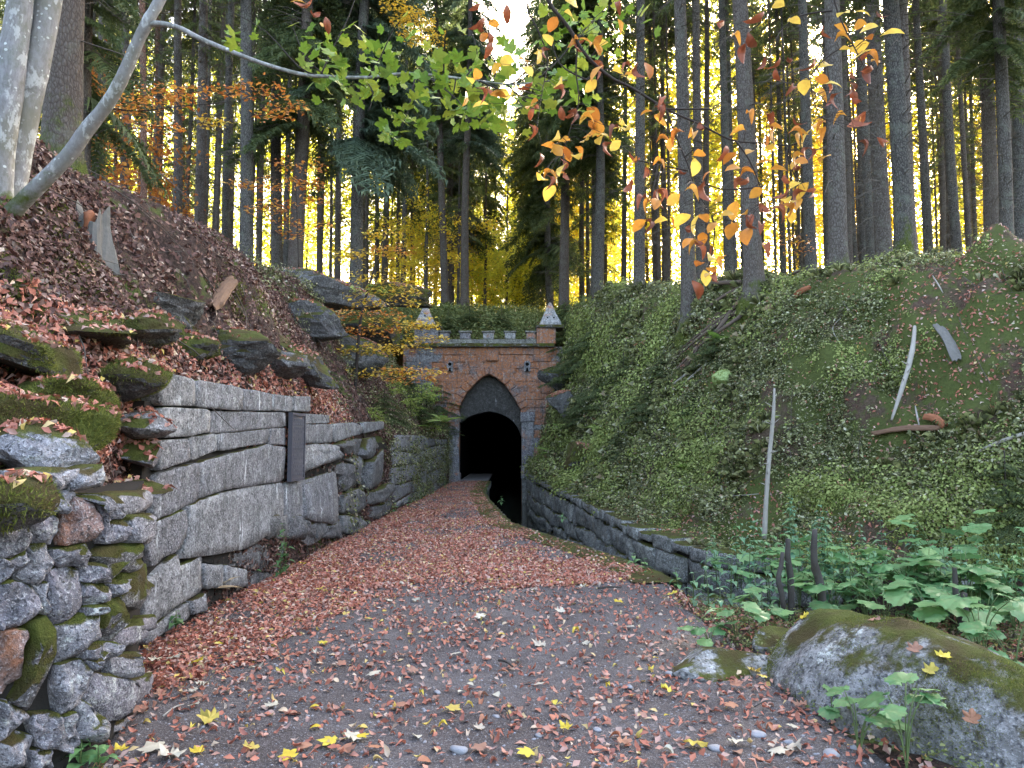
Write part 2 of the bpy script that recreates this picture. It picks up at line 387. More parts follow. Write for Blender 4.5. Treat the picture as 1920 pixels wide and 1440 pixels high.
# light smoothing along y away from the portal plane
for it in range(3):
    c2 = ctl.copy()
    c2[1:-1] = 0.5 * ctl[1:-1] + 0.25 * (ctl[:-2] + ctl[2:])
    msk = (Yd < 30.6) | (Yd > 33)
    ctl[msk] = c2[msk]
colx = []; colid = []
grid = []
for j in range(nc - 1):
    n = subc[j]
    for k in range(n):
        t = k / n
        # catmull through the bank columns, linear on walls
        p1 = ctl[:, j]; p2 = ctl[:, j + 1]
        if j in (1, 2, 3, 12, 13, 14) and 0 < j < nc - 2:
            p0 = ctl[:, j - 1]; p3 = ctl[:, min(j + 2, nc - 1)]
            m1 = (p2 - p0) * 0.5; m2 = (p3 - p1) * 0.5
            lim = np.abs(p2 - p1) * 1.5
            m1 = np.clip(m1, -lim, lim); m2 = np.clip(m2, -lim, lim)
            q = (2 * t ** 3 - 3 * t ** 2 + 1) * p1 + (t ** 3 - 2 * t ** 2 + t) * m1 + (-2 * t ** 3 + 3 * t ** 2) * p2 + (t ** 3 - t ** 2) * m2
        else:
            q = p1 * (1 - t) + p2 * t
        grid.append(q); colid.append(j + t)
grid.append(ctl[:, -1]); colid.append(nc - 1)
colid = np.array(colid)
GX = np.stack([g[:, 0] for g in grid], 1); GZ = np.stack([g[:, 1] for g in grid], 1)
GY = np.repeat(Yd[:, None], GX.shape[1], 1)
Pt = np.stack([GX, GY, GZ], -1)
flatP = Pt.reshape(-1, 3)
nz1 = fbm(flatP, 0.55, 3, 5).reshape(GX.shape); nz2 = fbm(flatP, 0.5, 23, 5).reshape(GX.shape)
nz3 = fbm(flatP, 2.1, 43, 3).reshape(GX.shape)
amp = np.zeros_like(GX)
cj = colid[None, :]
left = np.clip((5.2 - cj) / 0.6, 0, 1); right = np.clip((cj - 11.0) / 0.8, 0, 1)
amp = np.maximum(left, right) * np.where(np.abs(GY - 31.4) < 0.9, 0.25, 1.0)
lump = nz1 * 0.30 + nz3 * 0.09 + right * (fbm(flatP, 1.7, 63, 4).reshape(GX.shape) * .16 + np.abs(vnoise(flatP, 1.3, 83).reshape(GX.shape)) * .52 - .42)
rl = np.clip((cj - 11.5), 0, 1) * np.clip((15.3 - cj), 0, 1)
lump = lump + rl * (np.abs(nz2) * -0.35 + 0.12)
ll = np.clip((cj - 1.8), 0, 1) * np.clip((4.9 - cj), 0, 1) * np.clip((13 - GY) / 3, 0, 1)
lump = lump + ll * (np.round(nz2 * 2.2) / 2.2 - nz2) * 0.55
Pt[..., 2] += lump * amp
Pt[..., 0] += amp * nz2 * 0.12 * np.clip(1 - np.abs(GX) / 30, 0, 1)
mpath = ((cj > 5.9) & (cj < 8.05)) * (GY < 31.2)
Pt[..., 2] += mpath * (fbm(flatP, 1.3, 5, 4).reshape(GX.shape) * 0.012)
edge_lo = ((cj >= 8) & (cj < 11) & (GY < 7))
Pt[..., 2] += edge_lo * nz3 * 0.03
ny_, nx_ = GX.shape
def grid_faces(j0, j1, skip=None):
    F = []
    ids = np.arange(ny_ * nx_).reshape(ny_, nx_)
    cs = [k for k in range(nx_ - 1) if colid[k] >= j0 - 1e-6 and colid[k] < j1 - 1e-6]
    a = ids[:-1][:, cs]; b = ids[:-1][:, [c + 1 for c in cs]]; c = ids[1:][:, [c + 1 for c in cs]]; d = ids[1:][:, cs]
    yl = Yd[:-1][:, None] + 0 * a
    keep = np.ones_like(a, bool)
    if skip is not None:
        keep = ~((yl > 31.0) & (yl < 31.59))
    return np.stack([a[keep], b[keep], c[keep], d[keep]], 1)
def terrain(name, j0, j1, m, ylo=None, yhi=None, skip=None):
    F = grid_faces(j0, j1, skip)
    yy = Pt.reshape(-1, 3)[F[:, 0], 1]
    k = np.ones(len(F), bool)
    if ylo is not None: k &= yy >= ylo - 1e-6
    if yhi is not None: k &= yy < yhi - 1e-6
    F = F[k]
    used, inv = np.unique(F, return_inverse=True)
    V = Pt.reshape(-1, 3)[used]; F = inv.reshape(F.shape)
    obj(name, mesh(name, V, F, m), kind='structure')
    return V, F
TL = terrain('left_bank', 0, 6, M['left_soil'], yhi=31.05)
TPth = terrain('path', 6, 8, M['path'], yhi=31.05)
TC = terrain('canal_bed', 8, 11, M['left_soil'], yhi=31.05)
TR = terrain('right_bank', 11, 16, M['right_soil'], yhi=31.05)
V1 = terrain('forest_floor', 0, 16, M['hill_soil'], ylo=31.05, skip=True)
# the solid floor under everything
from mathutils.bvhtree import BVHTree
def bvh_of(V, F):
    return BVHTree.FromPolygons([tuple(v) for v in V.tolist()], [tuple(f) for f in F.tolist()])
allF = grid_faces(0, 16)
BV = bvh_of(Pt.reshape(-1, 3), allF)
def ground(x, y, zt=40):
    h = BV.ray_cast(Vector((x, y, zt)), Vector((0, 0, -1)))
    return h[0].z if h[0] is not None else 0.0
def hit(px, py, maxd=300):
    a, b = ray(px, py)
    d = Vector((a, 1, b)).normalized()
    h = BV.ray_cast(Vector((0, 0, EYE)), d, maxd)
    return (h[0], h[1]) if h[0] is not None else (None, None)
# water
Fw = []
wv = []
yy = [3 + i for i in range(1)]
ws = [y for y in Yd if 8.0 <= y <= 31.05]
for y in ws:
    j8 = np.interp(y, Y, CT_[:, 9, 0]); j9 = np.interp(y, Y, CT_[:, 10, 0])
    wv += [(j8 - .35, y, -0.86), (j9 + .1, y, -0.86)]
for i in range(len(ws) - 1): Fw.append((2 * i, 2 * i + 1, 2 * i + 3, 2 * i + 2))
n0 = len(wv); wv += [(-1.0, 31.05, -.862), (.7, 31.05, -.862), (.7, 80, -.862), (-1.0, 80, -.862)]
Fw.append((n0, n0 + 1, n0 + 2, n0 + 3))
obj('canal_water', mesh('canal_water', wv, Fw, M['water']), kind='structure')

# ================================================================== walls of single stones
class Plan:
    """a vertical wall face over a plan line; out = towards the viewer side"""
    def __init__(s, pts, side=1):
        s.p = [Vector((a, b)) for a, b in pts]; s.L = [0]
        for i in range(len(s.p) - 1): s.L.append(s.L[-1] + (s.p[i + 1] - s.p[i]).length)
        s.side = side
        s.N = []
        for i in range(len(s.p)):
            t = (s.p[min(i + 1, len(s.p) - 1)] - s.p[max(i - 1, 0)]).normalized()
            s.N.append(Vector((t.y, -t.x)) * side)
    def at(s, l):
        l = min(max(l, 0), s.L[-1] - 1e-6)
        for i in range(len(s.p) - 1):
            if l <= s.L[i + 1]:
                t = (l - s.L[i]) / (s.L[i + 1] - s.L[i])
                return s.p[i].lerp(s.p[i + 1], t), s.N[i].lerp(s.N[i + 1], t).normalized()
    def pos(s, l, z, out=0):
        p, n = s.at(l)
        ex = l - min(max(l, 0), s.L[-1])
        return (p.x + n.x * out, p.y + n.y * out, z)
    def from_px(s, px, py):
        a, b = ray(px, py)
        best = None
        for i in range(len(s.p) - 1):
            A = s.p[i]; B = s.p[i + 1]; d = B - A
            # A + t d = D*(a,1):  Ax + t dx = a (Ay + t dy)
            den = d.x - a * d.y
            if abs(den) < 1e-9: continue
            t = (a * A.y - A.x) / den
            lo = -1e9 if i == 0 else -1e-6; hi = 1e9 if i == len(s.p) - 2 else 1 + 1e-6
            if lo <= t <= hi:
                D = A.y + t * d.y
                if D > 0 and (best is None or D < best[0]): best = (D, s.L[i] + t * (s.L[i + 1] - s.L[i]))
        D, l = best
        return l, EYE + b * D
def resample(poly, n):
    P_ = [np.array(p, float) for p in poly]
    # one corner-cutting pass with a small ratio
    Q = []
    for i in range(len(P_)):
        a = P_[i]; b = P_[(i + 1) % len(P_)]
        Q += [a * 0.93 + b * 0.07, a * 0.07 + b * 0.93]
    L = [np.linalg.norm(Q[(i + 1) % len(Q)] - Q[i]) for i in range(len(Q))]
    T = sum(L); out = []
    # keep all Q, then add points on the long edges
    extra = max(0, n - len(Q))
    for i in range(len(Q)):
        out.append(Q[i])
        k = int(round(extra * L[i] / T))
        for j in range(k):
            t = (j + 1) / (k + 1); out.append(Q[i] * (1 - t) + Q[(i + 1) % len(Q)] * t)
    return np.array(out)
SEED = [0]
def stone_mesh(plan, poly_sz, m, n=14, gap=0.012, bulge=0.03, depth=0.16, rough=0.012, proud=0.0, tilt=0.0, name='stone', wob=0.012):
    SEED[0] += 1; sd = SEED[0]
    q = resample(poly_sz, n)
    c = q.mean(0)
    d = q - c; r = np.linalg.norm(d, axis=1, keepdims=True)
    size = r.mean()
    q = c + d * (1 - np.minimum(gap / np.maximum(r, 1e-3), .3))
    q3 = np.concatenate([q, np.full((len(q), 1), sd * 3.1)], 1)
    q = q + np.stack([vnoise(q3, 9, sd), vnoise(q3, 9, sd + 50)], 1) * min(wob, size * .12)
    k = len(q); V = []; F = []
    bev = min(0.014, size * 0.1)
    tz, tl = (rnd.uniform(-1, 1) * tilt for _ in range(2))
    rings = [(1.0, -depth), (1.0, -bev * 0.6), (1 - bev * .8 / size, proud + bev * .4), (0.72, proud + bulge * 0.7), (0.38, proud + bulge)]
    for sc, o in rings:
        qq = c + (q - c) * sc
        nn = fbm(np.concatenate([qq, np.full((k, 1), sd * 7.7)], 1), 3.0 / max(size, .1) * 0.5, sd, 3) * rough
        for i in range(k):
            oo = o + (nn[i] if o > -depth else 0) + (qq[i] - c) @ np.array([tl, tz]) * (1 if o > -depth else 0)
            V.append(plan.pos(qq[i][0], qq[i][1], oo))
    V.append(plan.pos(c[0], c[1], proud + bulge))
    for a in range(len(rings) - 1):
        for i in range(k):
            j = (i + 1) % k
            F.append((a * k + i, a * k + j, (a + 1) * k + j, (a + 1) * k + i))
    e = (len(rings) - 1) * k
    for i in range(k): F.append((e + i, e + (i + 1) % k, len(V) - 1))
    V = np.array(V)
    # make it face outwards
    v0, v1, v2 = V[e], V[e + 1], V[-1]
    nrm = np.cross(v1 - v0, v2 - v0); pn = plan.at(c[0])[1]
    if nrm[0] * pn.x + nrm[1] * pn.y < 0: F = [tuple(reversed(f)) for f in F]
    return mesh(name, V, F, m)
def px_stones(parent, plan, polys, m, zoom=None, **kw):
    for pl in polys:
        mm = m
        if isinstance(pl, tuple) and isinstance(pl[0], str): mm = M[pl[0]]; pl = pl[1]
        sz = [plan.from_px(*(zoom(p) if zoom else p)) for p in pl]
        obj('stone', stone_mesh(plan, sz, mm, **kw), parent)
z1 = lambda p: (p[0] / 3, 600 + p[1] / 3)
z2 = lambda p: (p[0] / 3, 960 + p[1] / 3)
z3 = lambda p: (540 + p[0] * .1875, 740 + p[1] * .1875)      # crop 540..900 x 740..1010

def core(plan, l0, l1, zf0, zf1, m, parent, out=-0.06, n=30, thick=0.35, name='wall_core'):
    V = []; F = []
    for i in range(n + 1):
        l = l0 + (l1 - l0) * i / n
        a, b = zf0(l), zf1(l)
        V += [plan.pos(l, a, out), plan.pos(l, b, out), plan.pos(l, b, out - thick), plan.pos(l, a, out - thick)]
    for i in range(n):
        for k in range(4):
            a = i * 4 + k; b = i * 4 + (k + 1) % 4
            F.append((a, b, b + 4, a + 4))
    F += [(0, 1, 2, 3), (n * 4, n * 4 + 3, n * 4 + 2, n * 4 + 1)]
    obj(name, mesh(name, V, F, m, smooth=False), parent)

# ---- dressed granite wall on the left
WD = Plan([(-3.02, 5.95), (-3.0, 8), (-2.97, 12), (-2.90, 17), (-2.72, 24), (-2.55, 30.8)], 1)
wd = empty('granite_wall', 'long retaining wall of large grey granite blocks along the left side of the leafy path', 'wall', (0, 0, 0))
core(WD, 0.25, WD.L[-1], lambda l: -0.2, lambda l: 1.95 if l < 6.0 else 1.6, M['dark_joint'], wd)
RA = [[(890, 285), (1090, 330), (1090, 485), (890, 480)], [(1095, 332), (1357, 380), (1355, 510), (1095, 493)],
      [(1360, 383), (1527, 413), (1525, 512), (1360, 510)], [(1530, 416), (1640, 430), (1640, 515), (1530, 512)], [(1645, 428), (1745, 430), (1745, 515), (1645, 515)]]
RB = [[(1180, 512), (1608, 520), (1608, 600), (1220, 638), (1182, 635)], [(1697, 525), (1855, 535), (1855, 580), (1697, 585)]]
RC = [[(1065, 658), (1215, 638), (1215, 735), (1065, 795)], [(1222, 643), (1518, 610), (1500, 693), (1222, 738)], [(1523, 605), (1608, 605), (1608, 705), (1508, 700)],
      [(1697, 588), (1870, 585), (1868, 690), (1697, 695)], [(1875, 583), (1990, 575), (2040, 600), (2030, 640), (1875, 690)], [(2045, 575), (2160, 570), (2160, 610), (2045, 640)]]
RD = [[(880, 868), (1115, 800), (1110, 1020), (860, 1140)], [(1121, 798), (1500, 700), (1606, 715), (1602, 905), (1290, 955), (1118, 1008)],
      [(1697, 702), (1860, 696), (1920, 745), (1800, 790), (1697, 870)],
      [(845, 1150), (1050, 1062), (1046, 1210), (1008, 1285), (860, 1390), (830, 1290)],
      [(1055, 1052), (1120, 1014), (1290, 960), (1600, 910), (1590, 1180), (1500, 1215), (1380, 1290), (1020, 1345), (1052, 1210)],
      [(1608, 915), (1697, 905), (1890, 850), (1905, 1020), (1900, 1180), (1740, 1270), (1600, 1180)]]
px_stones(wd, WD, RA, M['granite'], z1, n=26, gap=-.001, bulge=0.004, depth=.45, rough=.014, proud=.012, wob=.006)
px_stones(wd, WD, RB + RC, M['granite'], z1, n=26, gap=-.001, bulge=0.004, depth=.3, rough=.014, wob=.006)
px_stones(wd, WD, RD, M['granite'], z1, n=34, gap=-.002, bulge=0.006, depth=.25, rough=.022, wob=.012)
# the block whose long nose sticks out past the corner, and the one below
B1 = [(900, 490), (1170, 500), (1175, 630), (1050, 655), (905, 665)]
C1 = [(880, 675), (1060, 665), (1063, 790), (880, 855)]
px_stones(wd, WD, [B1], M['granite'], z1, n=20, gap=-.001, bulge=0.006, depth=.5, proud=.02, wob=.006)
px_stones(wd, WD, [C1], M['granite'], z1, n=20, gap=-.001, bulge=0.006, depth=.5, proud=.01, wob=.006)
RF = [[(815, 660), (800, 420), (1000, 222), (1012, 300), (1140, 245), (1140, 440), (960, 560)],
      [(1150, 290), (1260, 290), (1262, 430), (1150, 440)], [(1266, 292), (1390, 320), (1400, 420), (1268, 432)],
      [(800, 720), (815, 668), (955, 570), (1070, 500), (1075, 590), (900, 700), (820, 760)], [(1075, 495), (1170, 452), (1175, 560), (1080, 590)],
      [(1150, 215), (1390, 215), (1480, 160), (1600, 180), (1600, 330), (1400, 330), (1390, 312), (1150, 282)]]
px_stones(wd, WD, RF[:5], M['granite'], z2, n=20, bulge=0.02, depth=.25, proud=-.0)
px_stones(wd, WD, RF[5:] + [[(1400, 335), (1600, 335), (1700, 300), (1650, 420), (1400, 440)]], M['rock_bare'], z2, n=22, bulge=0.03, depth=.2, proud=-.05, rough=.06)
# natural rock and broken blocks further on (zoom 540..900)
RG = [[(130, 500), (420, 490), (560, 600), (480, 640), (130, 780)], [(450, 500), (700, 425), (760, 440), (720, 600), (600, 610)],
      [(140, 890), (440, 780), (530, 840), (530, 1200), (420, 1290), (260, 1270), (140, 1240)],
      [(400, 740), (560, 680), (640, 720), (690, 900), (540, 980), (530, 800)],
      [(570, 640), (720, 600), (760, 640), (740, 900), (690, 890), (640, 710)],
      [(730, 600), (770, 440), (950, 400), (960, 520), (880, 620), (760, 640)],
      [(770, 650), (880, 625), (960, 530), (1020, 640), (1020, 860), (930, 900), (750, 960)],
      [(540, 1000), (700, 930), (760, 1000), (790, 1100), (700, 1190), (540, 1180)],
      [(760, 990), (900, 940), (1015, 870), (1020, 960), (930, 1080), (800, 1100)],
      [(780, 1120), (930, 1090), (1025, 970), (1050, 1090), (1000, 1180), (900, 1240), (760, 1240)],
      [(540, 1210), (720, 1200), (760, 1250), (850, 1260), (760, 1330), (620, 1400), (540, 1380)],
      [(270, 1280), (420, 1300), (540, 1240), (540, 1440), (260, 1440)], [(140, 1250), (260, 1280), (255, 1440), (140, 1440)],
      [(0, 1190), (130, 1190), (135, 1440), (0, 1440)], [(-200, 1440), (-200, 1200), (-10, 1190), (-5, 1440)]]
px_stones(wd, WD, [('rock_bare' if i not in (0, 2) else 'granite', g) for i, g in enumerate(RG)], None, z3, n=20, gap=.004, bulge=0.05, depth=.25, rough=.07, tilt=.15, wob=.03)
# dressed courses to the portal
RH = [[(1095, 400), (1375, 410), (1365, 560), (1240, 575), (1090, 550)], [(1380, 430), (1490, 440), (1480, 505), (1385, 530)], [(1495, 445), (1590, 450), (1590, 498), (1495, 500)],
      [(1050, 560), (1230, 585), (1230, 690), (1100, 705), (1050, 720)], [(1235, 588), (1385, 565), (1385, 650), (1325, 675), (1235, 688)],
      [(1390, 540), (1480, 512), (1480, 625), (1390, 650)], [(1485, 512), (1590, 505), (1585, 598), (1485, 622)],
      [(1040, 730), (1170, 712), (1170, 870), (1050, 915), (1030, 900)], [(1175, 708), (1320, 690), (1320, 830), (1175, 865)], [(1325, 740), (1385, 720), (1385, 935), (1325, 960)],
      [(1325, 685), (1385, 655), (1385, 712), (1325, 732)],
      [(1390, 660), (1480, 632), (1480, 745), (1390, 780)], [(1485, 630), (1585, 605), (1580, 700), (1485, 740)],
      [(1390, 790), (1480, 755), (1475, 870), (1390, 915)], [(1485, 750), (1580, 710), (1575, 840), (1485, 865)],
      [(1025, 925), (1240, 868), (1240, 970), (1090, 1060), (1060, 1085), (1020, 960)], [(1245, 866), (1320, 842), (1320, 955), (1245, 975)],
      [(1095, 1075), (1240, 985), (1380, 945), (1380, 1010), (1220, 1080), (1090, 1130)], [(1385, 925), (1475, 880), (1580, 850), (1580, 880), (1480, 960), (1385, 1000)],
      [(1040, 560), (1080, 440), (1090, 545), (1050, 555)]]
px_stones(wd, WD, RH, M['granite_far'], z3, n=14, gap=.004, bulge=0.008, depth=.25, rough=.012, wob=.012)

# iron plate on the wall: raised frame and rows of worn cast letters
def plane_box(plan, l0, l1, za, zb, o0, o1):
    V = [plan.pos(l, z, o) for o in (o0, o1) for l, z in ((l0, za), (l1, za), (l1, zb), (l0, zb))]
    F = [(0, 1, 2, 3), (7, 6, 5, 4), (0, 4, 5, 1), (1, 5, 6, 2), (2, 6, 7, 3), (3, 7, 4, 0)]
    return V, F
la, zt = WD.from_px(537, 773); lb, _ = WD.from_px(563, 773); _, zb = WD.from_px(537, 903)
pl = empty('iron_plaque', 'tall narrow dark iron plaque with rows of worn cast lettering fixed to the granite wall', 'plaque', WD.pos((la + lb) / 2, zb, 0))
pl_loc = np.array(WD.pos((la + lb) / 2, zb, 0))
def pl_part(name, prs, m):
    V, F = join(prs); return obj(name, mesh(name, V - pl_loc, F, m, False), pl)
pl_part('plate', [plane_box(WD, la, lb, zb, zt, 0.03, 0.068)], M['iron_plate'])
fw = .035
pl_part('frame', [plane_box(WD, la, lb, zt - fw, zt, 0.0682, 0.085), plane_box(WD, la, lb, zb, zb + fw, 0.0682, 0.085),
                  plane_box(WD, la, la + fw, zb + fw, zt - fw, 0.0682, 0.085), plane_box(WD, lb - fw, lb, zb + fw, zt - fw, 0.0682, 0.085)], M['iron_plate'])
rows = []
zz = zt - .11
while zz > zb + .06:
    for cx in (0.07, 0.52):
        l = la + (lb - la) * cx
        le = la + (lb - la) * (cx + 0.40)
        while l < le:
            wdt = rnd.uniform(.012, .03)
            rows.append(plane_box(WD, l, l + wdt, zz, zz + .028, 0.0685, 0.074)); l += wdt + rnd.choice([.008, .008, .03])
    zz -= .052
pl_part('lettering', rows, M['letter_metal'])['kind'] = 'stuff'

# ---- rough stone wall at the near left
WR = Plan([(-2.62, 2.75), (-2.38, 3.45), (-2.21, 3.75), (-2.13, 3.9), (-2.125, 4.25), (-2.35, 4.8), (-2.75, 5.7), (-2.93, 6.1)], 1)
wr = empty('rubble_wall', 'rough dry stone wall of irregular mossy grey stones at the near left corner', 'wall')
core(WR, 0.0, WR.L[-1], lambda l: -0.2, lambda l: 1.3, M['dark_joint'], wr)
S1 = [[(150, 862), (420, 830), (430, 900), (330, 975), (180, 930)], [(440, 862), (580, 820), (590, 900), (560, 930), (410, 962), (405, 925)],
      [(280, 982), (408, 967), (418, 1000), (360, 1078), (290, 1068)], ('rubble_red', [(412, 987), (530, 1000), (580, 1170), (560, 1225), (352, 1258), (342, 1190), (380, 1080)]),
      [(150, 1082), (280, 1074), (338, 1122), (330, 1188), (270, 1248), (152, 1240)], [(570, 990), (668, 990), (688, 1090), (668, 1112), (582, 1092)],
      [(682, 980), (838, 952), (843, 1048), (700, 1098), (690, 1060)], [(702, 1104), (828, 1088), (833, 1220), (790, 1270), (702, 1248)],
      [(590, 1132), (690, 1132), (698, 1248), (592, 1250)], [(0, 1205), (130, 1105), (148, 1200), (130, 1290), (60, 1330), (0, 1330)],
      [(440, 990), (560, 990), (566, 1090), (600, 1120), (588, 1160), (540, 1000)]]
S2 = [[(0, 260), (60, 250), (130, 215), (140, 260), (90, 340), (0, 400)], [(152, 192), (240, 182), (278, 280), (250, 388), (120, 398), (85, 350), (150, 255)],
      [(300, 222), (480, 182), (500, 240), (480, 298), (330, 308), (290, 270)], [(0, 422), (80, 392), (180, 422), (218, 540), (198, 588), (30, 658), (0, 658)],
      [(262, 332), (370, 300), (458, 340), (458, 518), (370, 598), (310, 638), (262, 560)], [(192, 422), (255, 402), (258, 560), (226, 558)],
      ('rubble_red', [(0, 692), (120, 672), (138, 820), (128, 930), (20, 1028), (0, 1038)]), ('rubble_mossy', [(152, 640), (250, 582), (300, 660), (308, 800), (260, 950), (160, 1098), (82, 1050), (140, 950), (150, 830)]),
      [(312, 652), (480, 572), (550, 562), (558, 700), (440, 798), (330, 848), (312, 780)], [(450, 772), (548, 752), (548, 800), (520, 838), (442, 818)],
      [(322, 862), (450, 832), (488, 900), (470, 1038), (330, 1138), (312, 1000)], [(0, 1072), (60, 1072), (148, 1150), (100, 1228), (30, 1268), (0, 1278)],
      [(202, 1132), (310, 1132), (348, 1250), (300, 1328), (222, 1328), (182, 1200)], [(360, 1162), (428, 1132), (432, 1300), (390, 1348), (332, 1318)],
      [(0, 1302), (100, 1242), (178, 1262), (178, 1440), (0, 1440)], [(192, 1342), (290, 1342), (300, 1440), (190, 1440)],
      [(500, 842), (540, 832), (546, 870), (512, 888)], [(490, 532), (560, 522), (560, 560), (482, 578)],
      ('rubble_mossy', [(520, 252), (610, 200), (700, 190), (760, 172), (788, 260), (768, 320), (640, 332), (620, 380), (600, 300)]), [(482, 292), (598, 292), (608, 388), (472, 388)],
      [(640, 402), (708, 382), (708, 438), (650, 478)], ('rubble_mossy', [(712, 332), (800, 302), (818, 420), (780, 538), (702, 538), (690, 460)]),
      ('rubble_mossy', [(600, 502), (688, 492), (698, 600), (660, 698), (602, 738), (582, 650)]), [(692, 652), (808, 582), (808, 660), (722, 768), (692, 758)],
      [(642, 812), (768, 782), (778, 860), (722, 928), (642, 898)], [(532, 902), (650, 912), (702, 960), (798, 902), (800, 1080), (622, 1178), (482, 1050), (502, 930)],
      [(442, 1052), (618, 1192), (560, 1288), (442, 1258)], [(486, 400), (600, 400), (596, 490), (500, 512), (470, 470)], [(562, 742), (640, 740), (630, 805), (552, 832)],
      [(800, 905), (815, 1070), (700, 1240), (570, 1300), (622, 1190), (800, 1090)]]
kw = dict(n=22, bulge=0.035, depth=.22, rough=.045, tilt=.10, wob=.014, gap=-.010)
px_stones(wr, WR, S1, M['rubble'], z1, **kw)
px_stones(wr, WR, S2, M['rubble'], z2, **kw)

# ---- canal side wall on the right: coping + two or three courses
WC = Plan([(.64, 31.0), (.68, 27), (.8, 24), (1.2, 21), (1.47, 19), (1.72, 17), (1.95, 15), (2.1, 12.6), (2.78, 10.5), (3.9, 9.5), (5.4, 9.1), (8.0, 8.75)], 1)
if WC.N[2].x > 0: WC = Plan([(p.x, p.y) for p in WC.p], -1)
def ztop(l):
    p, _ = WC.at(l)
    return float(np.interp(p.y, [8.7, 9.5, 10.5, 12.5, 15, 19, 24, 31], [.25, .06, .08, .16, .18, .30, .45, .52]))
wc = empty('canal_wall', 'low mossy stone wall lining the far side of the canal below the green bank', 'wall')
core(WC, 0, WC.L[-1], lambda l: -1.25, lambda l: ztop(l) - .05, M['dark_joint'], wc, out=-.05, n=60)
l = 0.0
while l < WC.L[-1] - .3:
    wdt = rnd.uniform(.45, .85); z = ztop(l)
    hh = rnd.uniform(.15, .23)
    zz0 = z - hh; up = rnd.uniform(-.02, .03)
    p = [(l, zz0 + rnd.uniform(-.02, .02)), (l + wdt, zz0 + rnd.uniform(-.02, .02)), (l + wdt, z + up), (l, z + up + rnd.uniform(-.02, .02))]
    obj('coping_stone', stone_mesh(WC, p, M['canal_stone'], n=12, bulge=.03, depth=.38, proud=.04, rough=.03, wob=.015), wc)
    l += wdt
def rubble_rows(plan, l0, l1, zlo, zhi, parent, m, hmin, hmax, wmin, wmax, **kw2):
    """irregular courses between zlo(l) and zhi(l)"""
    z_off = 0.0
    first = True
    tops = lambda l: zhi(l)
    rows_ = []
    tot = max(zhi(l0) - zlo(l0), 0.1)
    nrow = max(1, int(tot / ((hmin + hmax) / 2)))
    fr = np.cumsum([0] + [rnd.uniform(hmin, hmax) for _ in range(nrow)]); fr = fr / fr[-1]
    bound = []
    ph = [rnd.uniform(0, 9) for _ in fr]
    def zb(i, l):
        f = fr[i]
        wv = 0.0 if i in (0, nrow) else 0.035 * math.sin(l * 2.3 + ph[i]) + .02 * math.sin(l * 6.1 + ph[i] * 2)
        return zhi(l) + (zlo(l) - zhi(l)) * f + wv
    for i in range(nrow):
        l = l0 + rnd.uniform(-.1, 0)
        while l < l1:
            wdt = rnd.uniform(wmin, wmax)
            a, b = max(l, l0), min(l + wdt, l1)
            if b - a > .06:
                j = lambda: rnd.uniform(-.02, .02)
                p = [(a + j(), zb(i + 1, a)), ((a + b) / 2 + j() * 2, zb(i + 1, (a + b) / 2) + j()), (b + j(), zb(i + 1, b)), (b + j(), zb(i, b)), ((a + b) / 2, zb(i, (a + b) / 2) + j()), (a + j(), zb(i, a))]
                obj('stone', stone_mesh(plan, p, m, **kw2), parent)
            l += wdt
rubble_rows(WC, 0, WC.L[-1], lambda l: -1.0, lambda l: ztop(l) - .2, wc, M['canal_stone'], .28, .5, .4, 1.0, n=12, gap=.0, bulge=.05, depth=.12, rough=.04, tilt=.2, wob=.02)
# kerb slabs along the path side of the canal
WK = [(np.interp(y, Y, CT_[:, 8, 0]), y) for y in (31, 27, 24, 21, 19, 17, 15, 12.5, 10.5, 9.3, 8.6)]
WKP = Plan([(a + .06, b) for a, b in WK], 1)
if WKP.N[4].x < 0: WKP = Plan([(a + .06, b) for a, b in WK], -1)
wk = empty('canal_kerb', 'flat grey kerb slabs edging the path above the canal, partly under leaves', 'kerb')
l = 0
while l < WKP.L[-1] - .2:
    wdt = rnd.uniform(.6, 1.15); b = min(l + wdt - .02, WKP.L[-1] - .01)
    V = []; F = []
    nn = 5; mm = 4
    for i in range(nn + 1):
        for k in range(mm + 1):
            lo = l + (b - l) * i / nn; oo = -.48 + .52 * k / mm
            ed = 0.012 if (i in (0, nn) or k in (0, mm)) else 0
            V.append(WKP.pos(lo, .028 - ed + rnd.uniform(-.006, .006), oo + rnd.uniform(-.02, .02)))
    for i in range(nn):
        for k in range(mm): a = i * (mm + 1) + k; F.append((a, a + 1, a + mm + 2, a + mm + 1))
    e = [i * (mm + 1) + mm for i in range(nn + 1)]
    n0 = len(V)
    for i in range(nn + 1): x_, y_, z_ = V[e[i]]; V.append((x_, y_, -.2))
    for i in range(nn): F.append((e[i], n0 + i, n0 + i + 1, e[i + 1]))
    obj('slab', mesh('slab', V, F, M['canal_stone']), wk); l += wdt
core(WKP, 0, WKP.L[-1], lambda l: -1.25, lambda l: -.16, M['canal_stone'], wk, out=-.02, n=60, name='kerb_wall')

